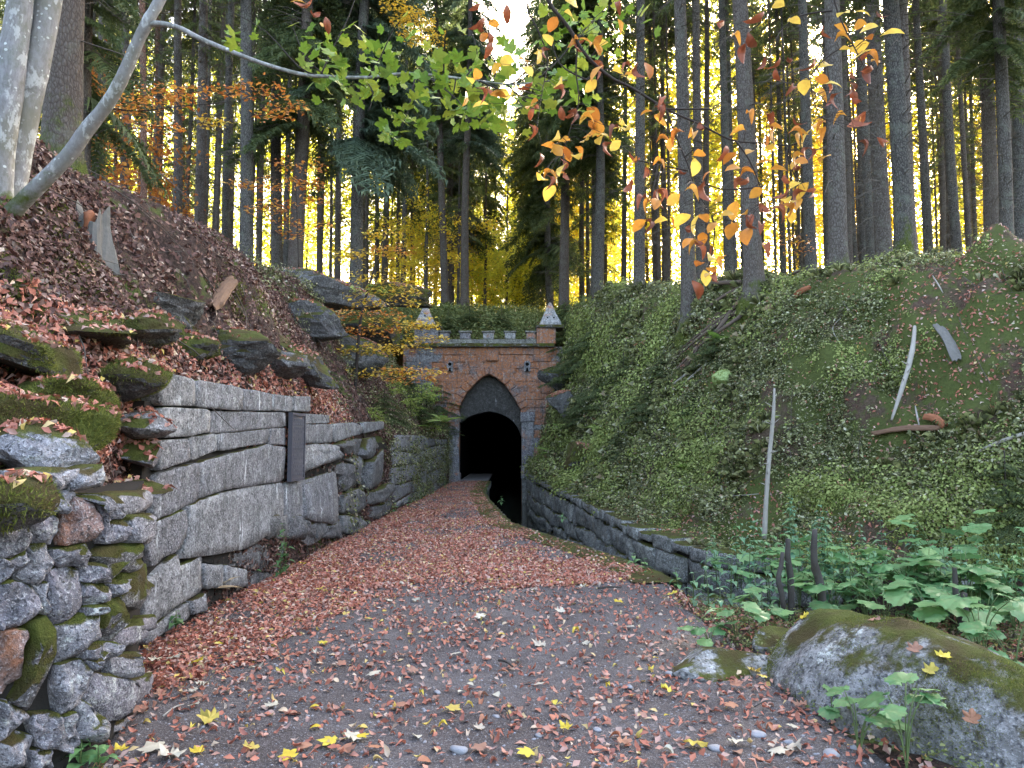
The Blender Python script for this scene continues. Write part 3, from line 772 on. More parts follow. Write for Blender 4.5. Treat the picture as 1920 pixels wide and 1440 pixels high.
# ================================================================== portal
YP = 31.0
def W(px, py, D=YP):
    v = P(px, py, D); return v.x, v.z
PW = Plan([(-20, YP), (20, YP)], 1)        # out = -y
if PW.N[0].y > 0: PW = Plan([(-20, YP), (20, YP)], -1)
po = empty('tunnel_portal', 'castle like tunnel portal of red and grey stone with pointed arch and battlements', 'tunnel portal', (0, 0, 0))
def L_(x): return x + 20
arch_px = [(861, 790), (861, 768), (865, 756), (876, 736), (893, 717), (907, 706), (917, 702), (930, 708), (947, 722), (963, 745), (976, 768), (978, 790)]
arch = [W(*p) for p in arch_px]
in_px = [(861, 792), (872, 783), (890, 776), (905, 772), (917, 770), (933, 773), (950, 780), (963, 790), (972, 802), (978, 818)]
inn = [W(*p) for p in in_px]
xj0, xj1 = arch[0][0], arch[-1][0]
ztopw = W(900, 650)[1]
xl = W(755, 700)[0]; xr = W(1062, 700)[0]
zlowest = -1.3
ax = np.array([a[0] for a in arch]); az = np.array([a[1] for a in arch])
ax[1] += 1e-3; ax[-1] += 2e-3
ih = lambda x: float(np.interp(x, [a[0] for a in inn], [a[1] for a in inn]))
ah = lambda x: float(np.interp(x, ax, az))
xs = sorted(set([float(t) for t in np.linspace(xj0, xj1, 33)] + [float(t) for t in ax]))
xs = [x for x in xs if xj0 <= x <= xj1]
# wall body
V = []; F = []
def quad(a, b, c, d):
    n0 = len(V); V.extend([a, b, c, d]); F.append((n0, n0 + 1, n0 + 2, n0 + 3))
yb = YP + .62
for a, b, z0 in ((xl, xj0, -.1), (xj1, xr, -1.3)):
    quad((a, YP + .05, z0), (b, YP + .05, z0), (b, YP + .05, ztopw), (a, YP + .05, ztopw))
for a, b in zip(xs[:-1], xs[1:]):
    quad((a, YP + .05, ah(a)), (b, YP + .05, ah(b)), (b, YP + .05, ztopw), (a, YP + .05, ztopw))
    quad((a, YP, ah(a)), (a, yb, ah(a)), (b, yb, ah(b)), (b, YP, ah(b)))
quad((xl, YP + .05, ztopw), (xr, YP + .05, ztopw), (xr, yb, ztopw), (xl, yb, ztopw))
quad((xj0, YP, -.1), (xj0, yb, -.1), (xj0, yb, ah(xj0)), (xj0, YP, ah(xj0)))
quad((xj1, yb, -1.3), (xj1, YP, -1.3), (xj1, YP, ah(xj1)), (xj1, yb, ah(xj1)))
quad((xl, YP + .05, 0), (xl, YP + .05, ztopw), (xl, yb, ztopw), (xl, yb, 0)); quad((xr, YP + .05, 0), (xr, yb, 0), (xr, yb, ztopw), (xr, YP + .05, ztopw))
obj('wall', mesh('portal_body', V, F, M['portal_red'], False), po)
# recessed tympanum with the round inner arch
V = []; F = []
yt = YP + .42
for a, b in zip(xs[:-1], xs[1:]):
    quad((a, yt, ih(a)), (b, yt, ih(b)), (b, yt, ah(b) + .03), (a, yt, ah(a) + .03))
    quad((a, yt, ih(a)), (a, yt + 1.2, ih(a)), (b, yt + 1.2, ih(b)), (b, yt, ih(b)))
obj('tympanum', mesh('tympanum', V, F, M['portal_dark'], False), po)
# tunnel tube
V = []; F = []
for i, y in enumerate([YP + .6, 40, 55, 80]):
    ring = [(xj0 + .0, y, -.02)] + [(x, y, ih(x) + .02) for x in xs] + [(xj1, y, -1.3)]
    V += ring
k = len(xs) + 2
for i in range(3):
    for j in range(k - 1): F.append((i * k + j, i * k + j + 1, (i + 1) * k + j + 1, (i + 1) * k + j))
n0 = len(V)
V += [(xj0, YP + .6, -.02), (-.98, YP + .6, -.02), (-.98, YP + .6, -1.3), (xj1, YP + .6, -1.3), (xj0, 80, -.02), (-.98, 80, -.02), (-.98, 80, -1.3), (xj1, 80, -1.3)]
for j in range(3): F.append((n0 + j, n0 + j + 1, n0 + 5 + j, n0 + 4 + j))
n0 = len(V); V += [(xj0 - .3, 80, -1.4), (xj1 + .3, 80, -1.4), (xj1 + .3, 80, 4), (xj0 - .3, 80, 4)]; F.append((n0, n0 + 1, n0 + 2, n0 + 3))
obj('tunnel_lining', mesh('tunnel_lining', V, F, M['hole_shade'], False), po)  # lining and end sheet carry the tunnel's darkness in their colour
# threshold walkway + planks
def box(x0, x1, y0, y1, z0, z1, bev=0):
    V = [(x, y, z) for z in (z0, z1) for x, y in ((x0, y0), (x1, y0), (x1, y1), (x0, y1))]
    return V, [(3, 2, 1, 0), (4, 5, 6, 7), (0, 1, 5, 4), (1, 2, 6, 5), (2, 3, 7, 6), (3, 0, 4, 7)]
def chamfer_box(name, x0, x1, y0, y1, z0, z1, m, parent, b=.02, jit=.012):
    import bmesh
    bm = bmesh.new(); r_ = bmesh.ops.create_cube(bm, size=1.0)
    for v in bm.verts:
        v.co = Vector((x0 + (v.co.x + .5) * (x1 - x0), y0 + (v.co.y + .5) * (y1 - y0), z0 + (v.co.z + .5) * (z1 - z0)))
        v.co += Vector([rnd.uniform(-jit, jit) for _ in range(3)])
    bmesh.ops.bevel(bm, geom=bm.edges[:] + bm.verts[:], offset=b, segments=1, affect='EDGES')
    me = bpy.data.meshes.new(name); bm.to_mesh(me); bm.free(); me.materials.append(m)
    return obj(name, me, parent)
bw = empty('plank_walkway', 'weathered plank walkway leading into the dark tunnel on its left side', 'walkway')
V, F = box(xj0, -.98, YP - .1, YP + .62, -.3, -.03); obj('sill', mesh('sill', V, F, M['canal_stone'], False), bw)
y = YP
while y < 38:
    chamfer_box('plank', xj0 + .05, -1.0 + rnd.uniform(-.02, .02), y, y + .2, -.02, .03, M['plank_wood'], bw, .006, .004); y += .22
# masonry faces
ring_w = .36
def half_l(z):    # left/right boundary of opening + voussoir ring at height z
    if z < arch[1][1] + .0: return xj0, xj1
    la_ = [x for x in xs if ah(x) >= z]
    if not la_: return None
    return la_[0] - .02, la_[-1] + .02
grey_x = W(823, 650)[0]
joints = {}
z = ztopw - .0
zfl = 0.0
row = 0
key = [W(843.5, 683), W(988.5, 683)]
while z > .15:
    h_ = rnd.uniform(.20, .34) if z > 1.9 else rnd.uniform(.3, .45)
    za, zb2 = max(z - h_, 0.0), z
    zm = (za + zb2) / 2
    segs = []
    hl = half_l(zm)
    ringx = ring_w if zm > arch[1][1] - .1 else .40
    if hl is None:
        top_ring = arch[6][1] + .40
        if za < top_ring:
            wh = .30
            segs = [(xl, arch[6][0] - wh), (arch[6][0] + wh, xr)]
        else: segs = [(xl, xr)]
    else:
        segs = [(xl, hl[0] - ringx), (hl[1] + ringx, xr)]
    for a, b in segs:
        x = a + (0 if row % 2 else 0)
        while x < b - .04:
            wdt = rnd.uniform(.35, 1.0) if zm > 1.9 else rnd.uniform(.3, .7)
            e = min(x + wdt, b)
            if b - e < .14: e = b
            # clip the ends against the sloping ring
            def sl(xx, zz, edge):
                if not edge: return xx
                hh = half_l(zz)
                if hh is None: return xx
                return (hh[0] - ringx) if edge < 0 else (hh[1] + ringx)
            eR = -1 if (hl is not None and abs(e - segs[0][1]) < 1e-6 and (a, b) == segs[0]) else 0
            eL = 1 if (hl is not None and len(segs) > 1 and abs(x - segs[1][0]) < 1e-6 and (a, b) == segs[1]) else 0
            p = [(sl(x, za, eL), za), (sl(e, za, eR), za), (sl(e, zb2, eR), zb2), (sl(x, zb2, eL), zb2)]
            cx, cz = (x + e) / 2, zm
            nearkey = any(abs(cx - kx) < (e - x) / 2 + .12 and abs(cz - kz) < h_ / 2 + .30 and abs(cx - kx) < .5 for kx, kz in key)
            p = [(L_(q[0]), q[1]) for q in p]
            mm = M['portal_grey'] if (cx < grey_x or zm < 2.3 and cx > 0 and rnd.random() < .45) else M['portal_red']
            if cx > W(1042, 700)[0]: mm = M['portal_grey']
            pr = rnd.uniform(-.025, .0) if not nearkey else -.05
            obj('stone', stone_mesh(PW, p, mm, n=10, gap=.007, bulge=.012, depth=.09, rough=.02, proud=pr, wob=.012), po)
            x = e
    z -= h_; row += 1
# voussoirs
def offs(pts, d, i):
    p = np.array(pts[i]); a = np.array(pts[max(i - 1, 0)]); b = np.array(pts[min(i + 1, len(pts) - 1)])
    t = (b - a) / np.linalg.norm(b - a); return p + np.array([-t[1], t[0]]) * d
ap = [tuple(v)[0::2] for v in smoothpath([(a[0], 0, a[1]) for a in arch[1:-1]], 2)]
for i in range(len(ap) - 1):
    o0, o1 = offs(ap, ring_w, i), offs(ap, ring_w, i + 1)
    p = [ap[i], ap[i + 1], tuple(o1), tuple(o0)]
    obj('arch_stone', stone_mesh(PW, [(L_(q[0]), q[1]) for q in p], M['portal_red'], n=10, gap=.005, bulge=.004, depth=.1, rough=.006, proud=.03, wob=.004), po)
# jamb pillars with impost and plinth
for side, xa, xb, zb0 in ((-1, W(842, 800)[0], xj0, 0.0), (1, xj1, W(1001, 800)[0], .3)):
    zi0 = W(900, 791)[1]; zi1 = W(900, 773)[1]
    zs = [zb0 + .35, 1.1, 1.8, zi0]
    if side < 0: chamfer_box('plinth', xa - .1, xb + .06, YP - .14, YP + .4, -.05, zb0 + .35, M['portal_grey'], po, .03)
    else: chamfer_box('plinth', xa - .02, xb + .08, YP - .1, YP + .4, .1, zb0 + .35, M['portal_grey'], po, .03)
    for a, b in zip(zs[:-1], zs[1:]):
        chamfer_box('jamb_stone', xa, xb, YP - .08, YP + .41, a + .003, b - .003, M['portal_grey'], po, .015, .004)
    chamfer_box('impost', xa - (.04 if side < 0 else .05), xb + (.05 if side < 0 else .04), YP - .13, YP + .41, zi0, zi1, M['portal_grey'], po, .02)
chamfer_box('canal_jamb', xj1 + .01, xj1 + .3, YP - .04, YP + .4, -1.2, .1, M['canal_stone'], po, .02)
# keyhole slits
for kx, kz in key:
    V = []; F = []; n = 20
    r0, r1 = .075, .15
    yo = YP - .05
    for k in range(n):
        th = 2 * math.pi * k / n
        for r_, y_ in ((r0, YP + .2), (r0, yo), (r1, yo), (r1, YP + .05)):
            V.append((kx + math.cos(th) * r_, y_, kz + .0 + math.sin(th) * r_))
    for k in range(n):
        k2 = (k + 1) % n
        for q in range(3): F.append((k * 4 + q, k * 4 + q + 1, k2 * 4 + q + 1, k2 * 4 + q))
    ringo = obj('keyhole_ring', mesh('keyhole_ring', V, F, M['portal_grey'], False), po)
    for dx in (-1, 1):
        V = [(kx + dx * .025, yo, kz - .13), (kx + dx * .06, yo, kz - .30), (kx + dx * .13, yo, kz - .30), (kx + dx * .13, yo, kz - .11)]
        V += [(a, YP + .1, c) for a, b, c in V]
        obj('keyhole_cheek', mesh('keyhole_cheek', V, [(0, 1, 2, 3), (0, 4, 5, 1), (1, 5, 6, 2), (2, 6, 7, 3), (3, 7, 4, 0)], M['portal_grey'], False), po)
    V = [(kx + math.cos(2 * math.pi * k / n) * r0 * 1.02, yo + .012, kz + math.sin(2 * math.pi * k / n) * r0 * 1.02) for k in range(n)]
    V += [(kx - .028, yo + .01, kz - .05), (kx + .028, yo + .01, kz - .05), (kx + .065, yo + .01, kz - .30), (kx - .065, yo + .01, kz - .30)]
    obj('keyhole_shade', mesh('keyhole_shade', V, [tuple(range(n)), (n, n + 3, n + 2, n + 1)], M['hole_shade'], False), po)  # flat sheets over the recess, the slit's shade painted as near-black
# orange square panel stone
a = W(911, 657); b = W(935, 677)
obj('panel_stone', stone_mesh(PW, [(L_(a[0]), b[1]), (L_(b[0]), b[1]), (L_(b[0]), a[1]), (L_(a[0]), a[1])], M['portal_red'], n=8, gap=.0, bulge=.005, depth=.06, proud=.05, wob=.003), po)
# cornice, parapet, merlons, towers, pyramids
zc0 = W(900, 651)[1]; zc1 = W(900, 645)[1]
x = W(763, 648)[0]
xe = W(1040, 648)[0]
while x < xe - .1:
    e = min(x + rnd.uniform(.7, 1.2), xe)
    chamfer_box('cornice_stone', x + .004, e - .004, YP - .22, YP + .6, zc0, zc1 + rnd.uniform(-.01, .015), M['cap_moss'], po, .02, .008); x = e
zp = W(900, 636)[1]
x0, x1 = W(822, 640)[0], W(1006, 640)[0]
x = x0
while x < x1 - .05:
    e = min(x + rnd.uniform(.5, .9), x1)
    chamfer_box('parapet_stone', x + .003, e - .003, YP - .08, YP + .45, zc1 + .005, zp, M['canal_stone'], po, .015, .01); x = e
for a, b in ((655, 720), (790, 860), (945, 1015), (1090, 1160), (1235, 1295)):
    pa, pb = 640 + a / 3.556, 640 + b / 3.556
    xa, xb = W(pa, 620)[0], W(pb, 620)[0]
    zt_ = W(900, 624)[1]
    m_ = M['portal_pale'] if a in (945, 1090) else M['portal_grey']
    mer = chamfer_box('merlon', xa, xb, YP - .06, YP + .38, zp + .004, zt_, m_, po, .02, .008)
    cp = chamfer_box('merlon_cap', xa - .05, xb + .05, YP - .11, YP + .42, zt_ + .003, zt_ + .09, M['canal_stone'], mer, .02, .008)
for (ta, tb, ca, cb, pa, pb, apx, apy) in ((778, 822, 772, 828, 777, 816, 794, 568), (1006, 1042, 1004, 1057, 1011, 1053, 1033, 565)):
    xa, xb = W(ta, 630)[0], W(tb, 630)[0]
    zt0, zt1 = zc1 + .004, W(900, 616)[1]
    tw = chamfer_box('tower_block', xa, xb, YP - .15, YP + .75, zt0, zt1, M['portal_red'] if ta > 900 else M['portal_grey'], po, .02, .01)
    xa, xb = W(ca, 615)[0], W(cb, 615)[0]
    zk = W(900, 610)[1]
    chamfer_box('tower_cap', xa, xb, YP - .3, YP + .85, zt1 + .003, zk, M['cap_moss'], po, .03, .015)
    # moss mound on the cap and the blunt stone pyramid
    xa, xb = W(pa, 605)[0], W(pb, 605)[0]
    zb_ = zk + .003; za_ = W(apx, apy)[1]
    cx = (xa + xb) / 2; cy = YP + .28
    V = []; F = []; hw = (xb - xa) / 2
    prof = [(0, 1.0), (.12, .93), (.5, .56), (.85, .24), (.96, .13), (1.0, .05)]
    for t, s_ in prof:
        for k in range(16):
            th = math.pi / 4 + 2 * math.pi * k / 16
            c_, s2 = math.cos(th), math.sin(th)
            q = max(abs(c_), abs(s2)); sq = hw * s_ * (0.8 / q + .2)
            V.append((cx + c_ * sq, cy + s2 * sq, zb_ + (za_ - zb_) * t))
    for i in range(len(prof) - 1):
        for k in range(16):
            k2 = (k + 1) % 16; F.append((i * 16 + k, i * 16 + k2, (i + 1) * 16 + k2, (i + 1) * 16 + k))
    F.append(tuple(range((len(prof) - 1) * 16, len(prof) * 16)))
    V = np.array(V) + fbm(V, 3, 5, 2)[:, None] * .012
    py_ = obj('pyramid_cap', mesh('pyramid_cap', V, F, M['portal_pale'], False), po)
    # small fixing hole: flat disc, its shade put into a near-black colour
    for hx in ([.0] if ta < 900 else [-.12, .14]):
        zz = zb_ + (za_ - zb_) * (.42 if ta < 900 else .3)
        yy_ = cy - hw * np.interp((zz - zb_) / (za_ - zb_), [p[0] for p in prof], [p[1] for p in prof]) * 0.99 - .012
        V = [(cx + hx + .035 * math.cos(a_), yy_, zz + .035 * math.sin(a_)) for a_ in np.linspace(0, 2 * math.pi, 10, endpoint=False)]
        obj('fixing_hole_shade', mesh('fixing_hole_shade', V, [tuple(range(10))], M['hole_shade'], False), py_)
# pale diamond on the right tower
xa, za = W(1021, 615.5); xb, zb_ = W(1022, 629)
V = [(xa - .2, YP - .172, za), (xa + .17, YP - .172, za), (xb, YP - .172, zb_), (xa - .2, YP - .14, za), (xa + .17, YP - .14, za), (xb, YP - .14, zb_)]
obj('diamond_inlay', mesh('diamond_inlay', V, [(0, 2, 1), (0, 3, 5, 2), (2, 5, 4, 1), (1, 4, 3, 0)], M['portal_pale'], False), po)
# ================================================================== vegetation materials
flat('spruce_bark', (0.155, 0.14, 0.13), 0.95, 0.15)
def bark(name, c1, c2, c3, moss=0.0, sc=1.0, spots=False):
    s = NT(name)
    oi = s.n('ObjectInfo').outputs['Random']
    v = s.vor(26 * sc, 'DISTANCE_TO_EDGE', s.scaled(s.pos, (1, 1, .45)))
    n = s.noise(30 * sc, 4, 0.7, s.scaled(s.pos, (1, 1, .35)))
    col = s.mix(s.ss(n, 0.35, 0.65), c1, c2)
    if not spots: col = s.mix(s.ss(v, 0.0, 0.18, 0.8, 0.0), col, c3)
    col = s.mix(s.m('MULTIPLY', s.ss(s.noise(4, 5, 0.7), 0.5, 0.64), 0.45), col, (0.15, 0.165, 0.13))
    col = s.mix(s.ss(oi, 0, 1, 0, .35), col, (0.13, 0.085, 0.065) if not spots else (0.3, 0.28, 0.26))
    h = s.m('ADD', s.m('MULTIPLY', v, 1.2), n)
    if spots:
        sp = s.ss(s.vor(13, 'F1', s.scaled(s.pos, (1, 1, 1.2))), 0.22, 0.16)
        sp = s.m('MULTIPLY', sp, s.ss(s.noise(5, 3), .42, .55))
        col = s.mix(s.m('MULTIPLY', sp, .8), col, (0.62, 0.63, 0.60))
        col = s.mix(s.ss(s.noise(3.0, 4, .7, s.scaled(s.pos, (1, 1, 2.5))), .56, .72, 0, .6), col, (0.09, 0.085, 0.075))
        col = s.mix(s.ss(s.noise(1.1, 5, .7), .42, .68, 0, .75), col, (0.15, 0.14, 0.10))
        col = s.mix(s.ss(s.noise(7, 4, .75, s.scaled(s.pos, (1, 1, .5))), .55, .62, 0, .55), col, (0.46, 0.46, 0.44))
        h = n
    if moss:
        # moss hugs the foot of the trunk (object height) and patches
        z = s.sep(s.n('TexCoord').outputs['Object'])[2]
        mk = s.ss(s.m('ADD', s.m('MULTIPLY', z, -0.35 / moss), s.m('MULTIPLY', s.noise(3.2, 5, .7), 1.3)), 0.34, 0.66)
        col = s.mix(mk, col, s.mix(s.noise(16, 4, .7), (0.03, 0.04, 0.010), (0.11, 0.13, 0.025)))
    M[name] = s.finish(col, .95, s.bump(h, 1.0 if not spots else .35, .03 if not spots else .006), .15)
bark('spruce_bark', (0.085, 0.078, 0.073), (0.16, 0.148, 0.136), (0.03, 0.026, 0.024), 0.5)
bark('spruce_bark_mossy', (0.08, 0.072, 0.066), (0.13, 0.12, 0.11), (0.03, 0.026, 0.024), 1.2)
bark('reddish_bark', (0.17, 0.085, 0.06), (0.25, 0.14, 0.10), (0.06, 0.03, 0.025), 0.3)
bark('maple_bark', (0.16, 0.15, 0.15), (0.25, 0.24, 0.245), (0.2, 0.19, 0.18), 0.35, spots=True)
bark('branch_bark', (0.20, 0.19, 0.18), (0.32, 0.31, 0.30), (0.1, 0.1, 0.09), 0, spots=True)
needle = lambda a, b, c: [(0, a), (.5, b), (1, c)]
M['needles'] = leaf_mat('spruce_needles', needle((0.055, 0.085, 0.035), (0.095, 0.14, 0.055), (0.17, 0.21, 0.075)), .42, .6)
M['needles_blue'] = leaf_mat('spruce_needles_dark', needle((0.070, 0.115, 0.08), (0.11, 0.17, 0.11), (0.17, 0.24, 0.15)), .35, .6)
M['yellow_leaf'] = leaf_mat('yellow_beech_leaves', [(0, (0.70, 0.50, 0.05)), (.4, (0.78, 0.62, 0.07)), (.75, (0.62, 0.60, 0.08)), (1, (0.72, 0.42, 0.05))], .68)
M['yellow_spray'] = leaf_mat('yellow_spray_leaves', [(0, (0.62, 0.40, 0.04)), (.5, (0.78, 0.58, 0.08)), (.85, (0.70, 0.40, 0.05)), (1, (0.55, 0.52, 0.10))], .35)
M['orange_spray'] = leaf_mat('orange_spray_leaves', [(0, (0.55, 0.17, 0.04)), (.5, (0.70, 0.28, 0.06)), (.85, (0.76, 0.44, 0.08)), (1, (0.42, 0.12, 0.04))], .3)
M['green_spray'] = leaf_mat('light_green_leaves', [(0, (0.20, 0.30, 0.06)), (.5, (0.32, 0.42, 0.09)), (1, (0.46, 0.48, 0.14))], .35)
M['yellowgreen_leaf'] = leaf_mat('yellow_green_leaves', [(0, (0.50, 0.54, 0.07)), (.5, (0.70, 0.64, 0.08)), (1, (0.38, 0.48, 0.07))], .68)
M['orange_leaf'] = leaf_mat('orange_beech_leaves', [(0, (0.38, 0.10, 0.025)), (.4, (0.52, 0.17, 0.03)), (.75, (0.62, 0.30, 0.05)), (1, (0.28, 0.07, 0.03))], .4)
M['green_leaf'] = leaf_mat('green_maple_leaves', [(0, (0.12, 0.23, 0.03)), (.5, (0.19, 0.30, 0.035)), (.85, (0.32, 0.36, 0.05)), (1, (0.10, 0.20, 0.04))], .42, .45, True)
M['green_leaf_mass'] = leaf_mat('green_leaf_mass', [(0, (0.18, 0.30, 0.05)), (.5, (0.28, 0.38, 0.06)), (1, (0.42, 0.42, 0.07))], .5, .45)
M['beech_yellow'] = leaf_mat('beech_leaf_yellow', [(0, (0.66, 0.42, 0.06)), (.5, (0.78, 0.58, 0.12)), (1, (0.62, 0.36, 0.05))], .45, .45, True)
M['beech_orange'] = leaf_mat('beech_leaf_orange', [(0, (0.56, 0.22, 0.035)), (.5, (0.66, 0.34, 0.06)), (1, (0.42, 0.14, 0.03))], .4, .45, True)
M['beech_brown'] = leaf_mat('beech_leaf_brown', [(0, (0.24, 0.065, 0.03)), (.5, (0.36, 0.11, 0.05)), (1, (0.16, 0.05, 0.028))], .2, .5, True)
M['litter'] = leaf_mat('leaf_litter', [(0, (0.38, 0.125, 0.085)), (.25, (0.52, 0.19, 0.125)), (.5, (0.29, 0.105, 0.08)), (.66, (0.58, 0.29, 0.21)), (.83, (0.42, 0.27, 0.24)), (.92, (0.62, 0.48, 0.38)), (.985, (0.60, 0.42, 0.10)), (1, (0.60, 0.48, 0.14))], .15, .55)
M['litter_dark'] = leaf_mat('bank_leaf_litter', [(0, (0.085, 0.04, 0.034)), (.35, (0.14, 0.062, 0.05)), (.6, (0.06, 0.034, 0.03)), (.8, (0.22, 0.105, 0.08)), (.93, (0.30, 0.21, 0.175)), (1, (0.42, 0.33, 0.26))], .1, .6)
M['fallen_yellow'] = leaf_mat('fallen_yellow_leaf', [(0, (0.68, 0.50, 0.05)), (.6, (0.74, 0.60, 0.08)), (1, (0.55, 0.42, 0.10))], .25, .5, True)
M['fallen_pale'] = leaf_mat('fallen_pale_leaf', [(0, (0.50, 0.46, 0.36)), (.5, (0.60, 0.55, 0.44)), (1, (0.42, 0.34, 0.27))], .15, .6, True)
M['fallen_brown'] = leaf_mat('fallen_brown_leaf', [(0, (0.40, 0.16, 0.09)), (.5, (0.30, 0.17, 0.13)), (1, (0.46, 0.21, 0.12))], .15, .6, True)
M['herb'] = leaf_mat('herb_leaves', [(0, (0.10, 0.24, 0.09)), (.5, (0.14, 0.31, 0.12)), (1, (0.20, 0.37, 0.13))], .35, .45, True, .4)
M['herb_blue'] = leaf_mat('nettle_leaves', [(0, (0.09, 0.21, 0.12)), (.5, (0.12, 0.27, 0.15)), (1, (0.18, 0.33, 0.15))], .3, .5, True, .4)
M['herb_dark'] = leaf_mat('dark_herb_leaves', [(0, (0.05, 0.14, 0.05)), (1, (0.10, 0.22, 0.08))], .3, .45, True, .4)
M['bilberry'] = leaf_mat('bilberry_leaves', [(0, (0.035, 0.046, 0.020)), (.3, (0.10, 0.115, 0.045)), (.6, (0.18, 0.20, 0.072)), (.84, (0.32, 0.335, 0.14)), (.95, (0.55, 0.53, 0.38)), (1, (0.25, 0.11, 0.05))], .25, .55)
M['moss_fuzz'] = leaf_mat('moss_fuzz', [(0, (0.06, 0.075, 0.015)), (.5, (0.13, 0.155, 0.028)), (1, (0.26, 0.28, 0.06))], .25, .8)
M['bright_moss'] = leaf_mat('bright_moss', [(0, (0.14, 0.19, 0.045)), (.5, (0.26, 0.32, 0.085)), (1, (0.44, 0.48, 0.17))], .3, .7)
M['hill_green'] = leaf_mat('hill_shrub_leaves', [(0, (0.10, 0.14, 0.045)), (.5, (0.18, 0.23, 0.08)), (1, (0.30, 0.32, 0.12))], .35, .6)
M['fern'] = leaf_mat('fern_fronds', [(0, (0.20, 0.36, 0.07)), (.6, (0.32, 0.46, 0.11)), (1, (0.46, 0.48, 0.18))], .4, .5, True)
M['fern_dry'] = leaf_mat('dry_fern', [(0, (0.45, 0.33, 0.20)), (1, (0.55, 0.44, 0.28))], .3, .6, True)
flat('stem_green', (0.12, 0.17, 0.06), .6, .3)
flat('moss_bed', (0.07, 0.08, 0.018), .95, .1, 60, (0.15, 0.16, 0.035), 14)
flat('pale_moss', (0.24, 0.33, 0.12), .95, .1, 70, (0.36, 0.44, 0.20), 18)
flat('pebble', (0.20, 0.20, 0.22), .7, .3, 60, (0.36, 0.36, 0.38), 9)

# ================================================================== leaf shapes (length 1 along +y, face +z)
def leaf_strip(ts, ws, fold=.25, curl=.15, wavy=0.0, seed=0):
    n = len(ts); V = []; F = []
    r_ = random.Random(seed)
    for i, (t, w_) in enumerate(zip(ts, ws)):
        z = -curl * (t - .4) ** 2 * 2
        V.append((0, t, z))
        for sgn in (-1, 1):
            V.append((sgn * w_, t + (.02 if w_ else 0), z + fold * w_ + r_.uniform(-1, 1) * wavy))
    for i in range(n - 1):
        a = 3 * i; b = 3 * (i + 1)
        for k in (1, 2):
            q = [(a, b, b + k), (a, b + k, a + k)] if k == 2 else [(a, b + k, b), (a, a + k, b + k)]
            for f in q:
                F.append(f if k == 2 else (f[0], f[2], f[1])[::-1] if False else f)
    return np.array(V, float), np.array(F)
beech_hi = leaf_strip([0, .1, .25, .42, .6, .76, .9, 1], [0, .13, .26, .325, .31, .23, .11, 0], .22, .25, .015, 1)
beech_curl = leaf_strip([0, .1, .25, .42, .6, .76, .9, 1], [0, .10, .19, .22, .21, .16, .09, 0], 1.1, .9, .05, 2)
beech_curl2 = leaf_strip([0, .15, .4, .65, .88, 1], [0, .13, .24, .22, .11, 0], .8, -.9, .06, 3)
nettle_hi = leaf_strip([0, .1, .25, .4, .55, .7, .85, 1], [0, .24, .30, .27, .22, .15, .07, 0], .15, .5, .012, 4)
def lo(wd=.28, fold=.3, curl=.2):
    V = np.array([(0, 0, 0), (-wd, .45, fold * wd), (wd, .45, fold * wd), (0, 1, -curl), (0, .5, 0)], float)
    return V, np.array([(0, 4, 1), (0, 2, 4), (1, 4, 3), (4, 2, 3)])
leaf_lo = lo(); leaf_lo_curl = lo(.22, 1.0, .5); leaf_lo_flat = lo(.3, .1, .0)
def diamond(wd=.3):
    return np.array([(0, 0, 0), (-wd, .5, .08), (0, 1, -.05), (wd, .5, .08)], float), np.array([(0, 2, 1), (0, 3, 2)])
leaf_2 = diamond()
def maple(seed=0, cup=.15, teeth=True):
    r_ = random.Random(seed); V = [(0, .32, 0)]; F = []
    lob = [(-90, .30), (-62, .42), (-35, .50), (-15, .62), (-3, .40), (14, .58), (32, .80), (44, .62), (54, .48), (68, .62), (80, .70), (90, .80), (100, .70), (112, .62), (126, .48), (136, .62), (148, .80), (166, .58), (183, .40), (195, .62), (215, .50), (242, .42)]
    for a, r in lob:
        r *= r_.uniform(.92, 1.08); th = R(a)
        x = math.cos(th) * r * .85; y = .32 + math.sin(th) * r * .85
        V.append((x, y, cup * (r ** 2) * r_.uniform(-.3, 1.3) - .1 * abs(x)))
    n = len(lob)
    for i in range(n): F.append((0, 1 + i, 1 + (i + 1) % n))
    return np.array(V, float), np.array(F)
def roundleaf(seed=0):
    """broad butterbur leaf: heart shaped with a toothed rim"""
    r_ = random.Random(seed); V = [(0, .12, -.05)]; n = 26; F = []
    for ring, k in ((.55, 0), (1.0, 1)):
        for i in range(n):
            th = R(-90 + 18 + i * (324 / (n - 1)))
            r = (.50 + .06 * math.sin(th) + .03 * math.sin(3 * th)) * ring
            if k: r *= 1 + (.09 if i % 2 else -.07) + r_.uniform(-.03, .03)
            x = math.cos(th) * r * 1.05; y = .42 + math.sin(th) * r
            if ring < 1: y = .12 + (y - .12) * .8
            V.append((x, y, (.07 * math.sin(5 * th + seed) - .10) * ring * r + r_.uniform(-.012, .012)))
    for i in range(n - 1):
        F.append((0, 1 + i, 2 + i)); F.append((1 + i, 1 + n + i, 2 + n + i)); F.append((1 + i, 2 + n + i, 2 + i))
    return np.array(V, float), np.array(F)
def bases(nrm, tilt, rg):
    n = len(nrm)
    z = nrm + rg.normal(0, 1, (n, 3)) * np.asarray(tilt).reshape(-1, 1)
    z /= np.linalg.norm(z, axis=1, keepdims=True)
    a = rg.normal(0, 1, (n, 3)); x = np.cross(a, z); x /= np.linalg.norm(x, axis=1, keepdims=True)
    y = np.cross(z, x)
    return np.stack([x, y, z], axis=2)       # columns
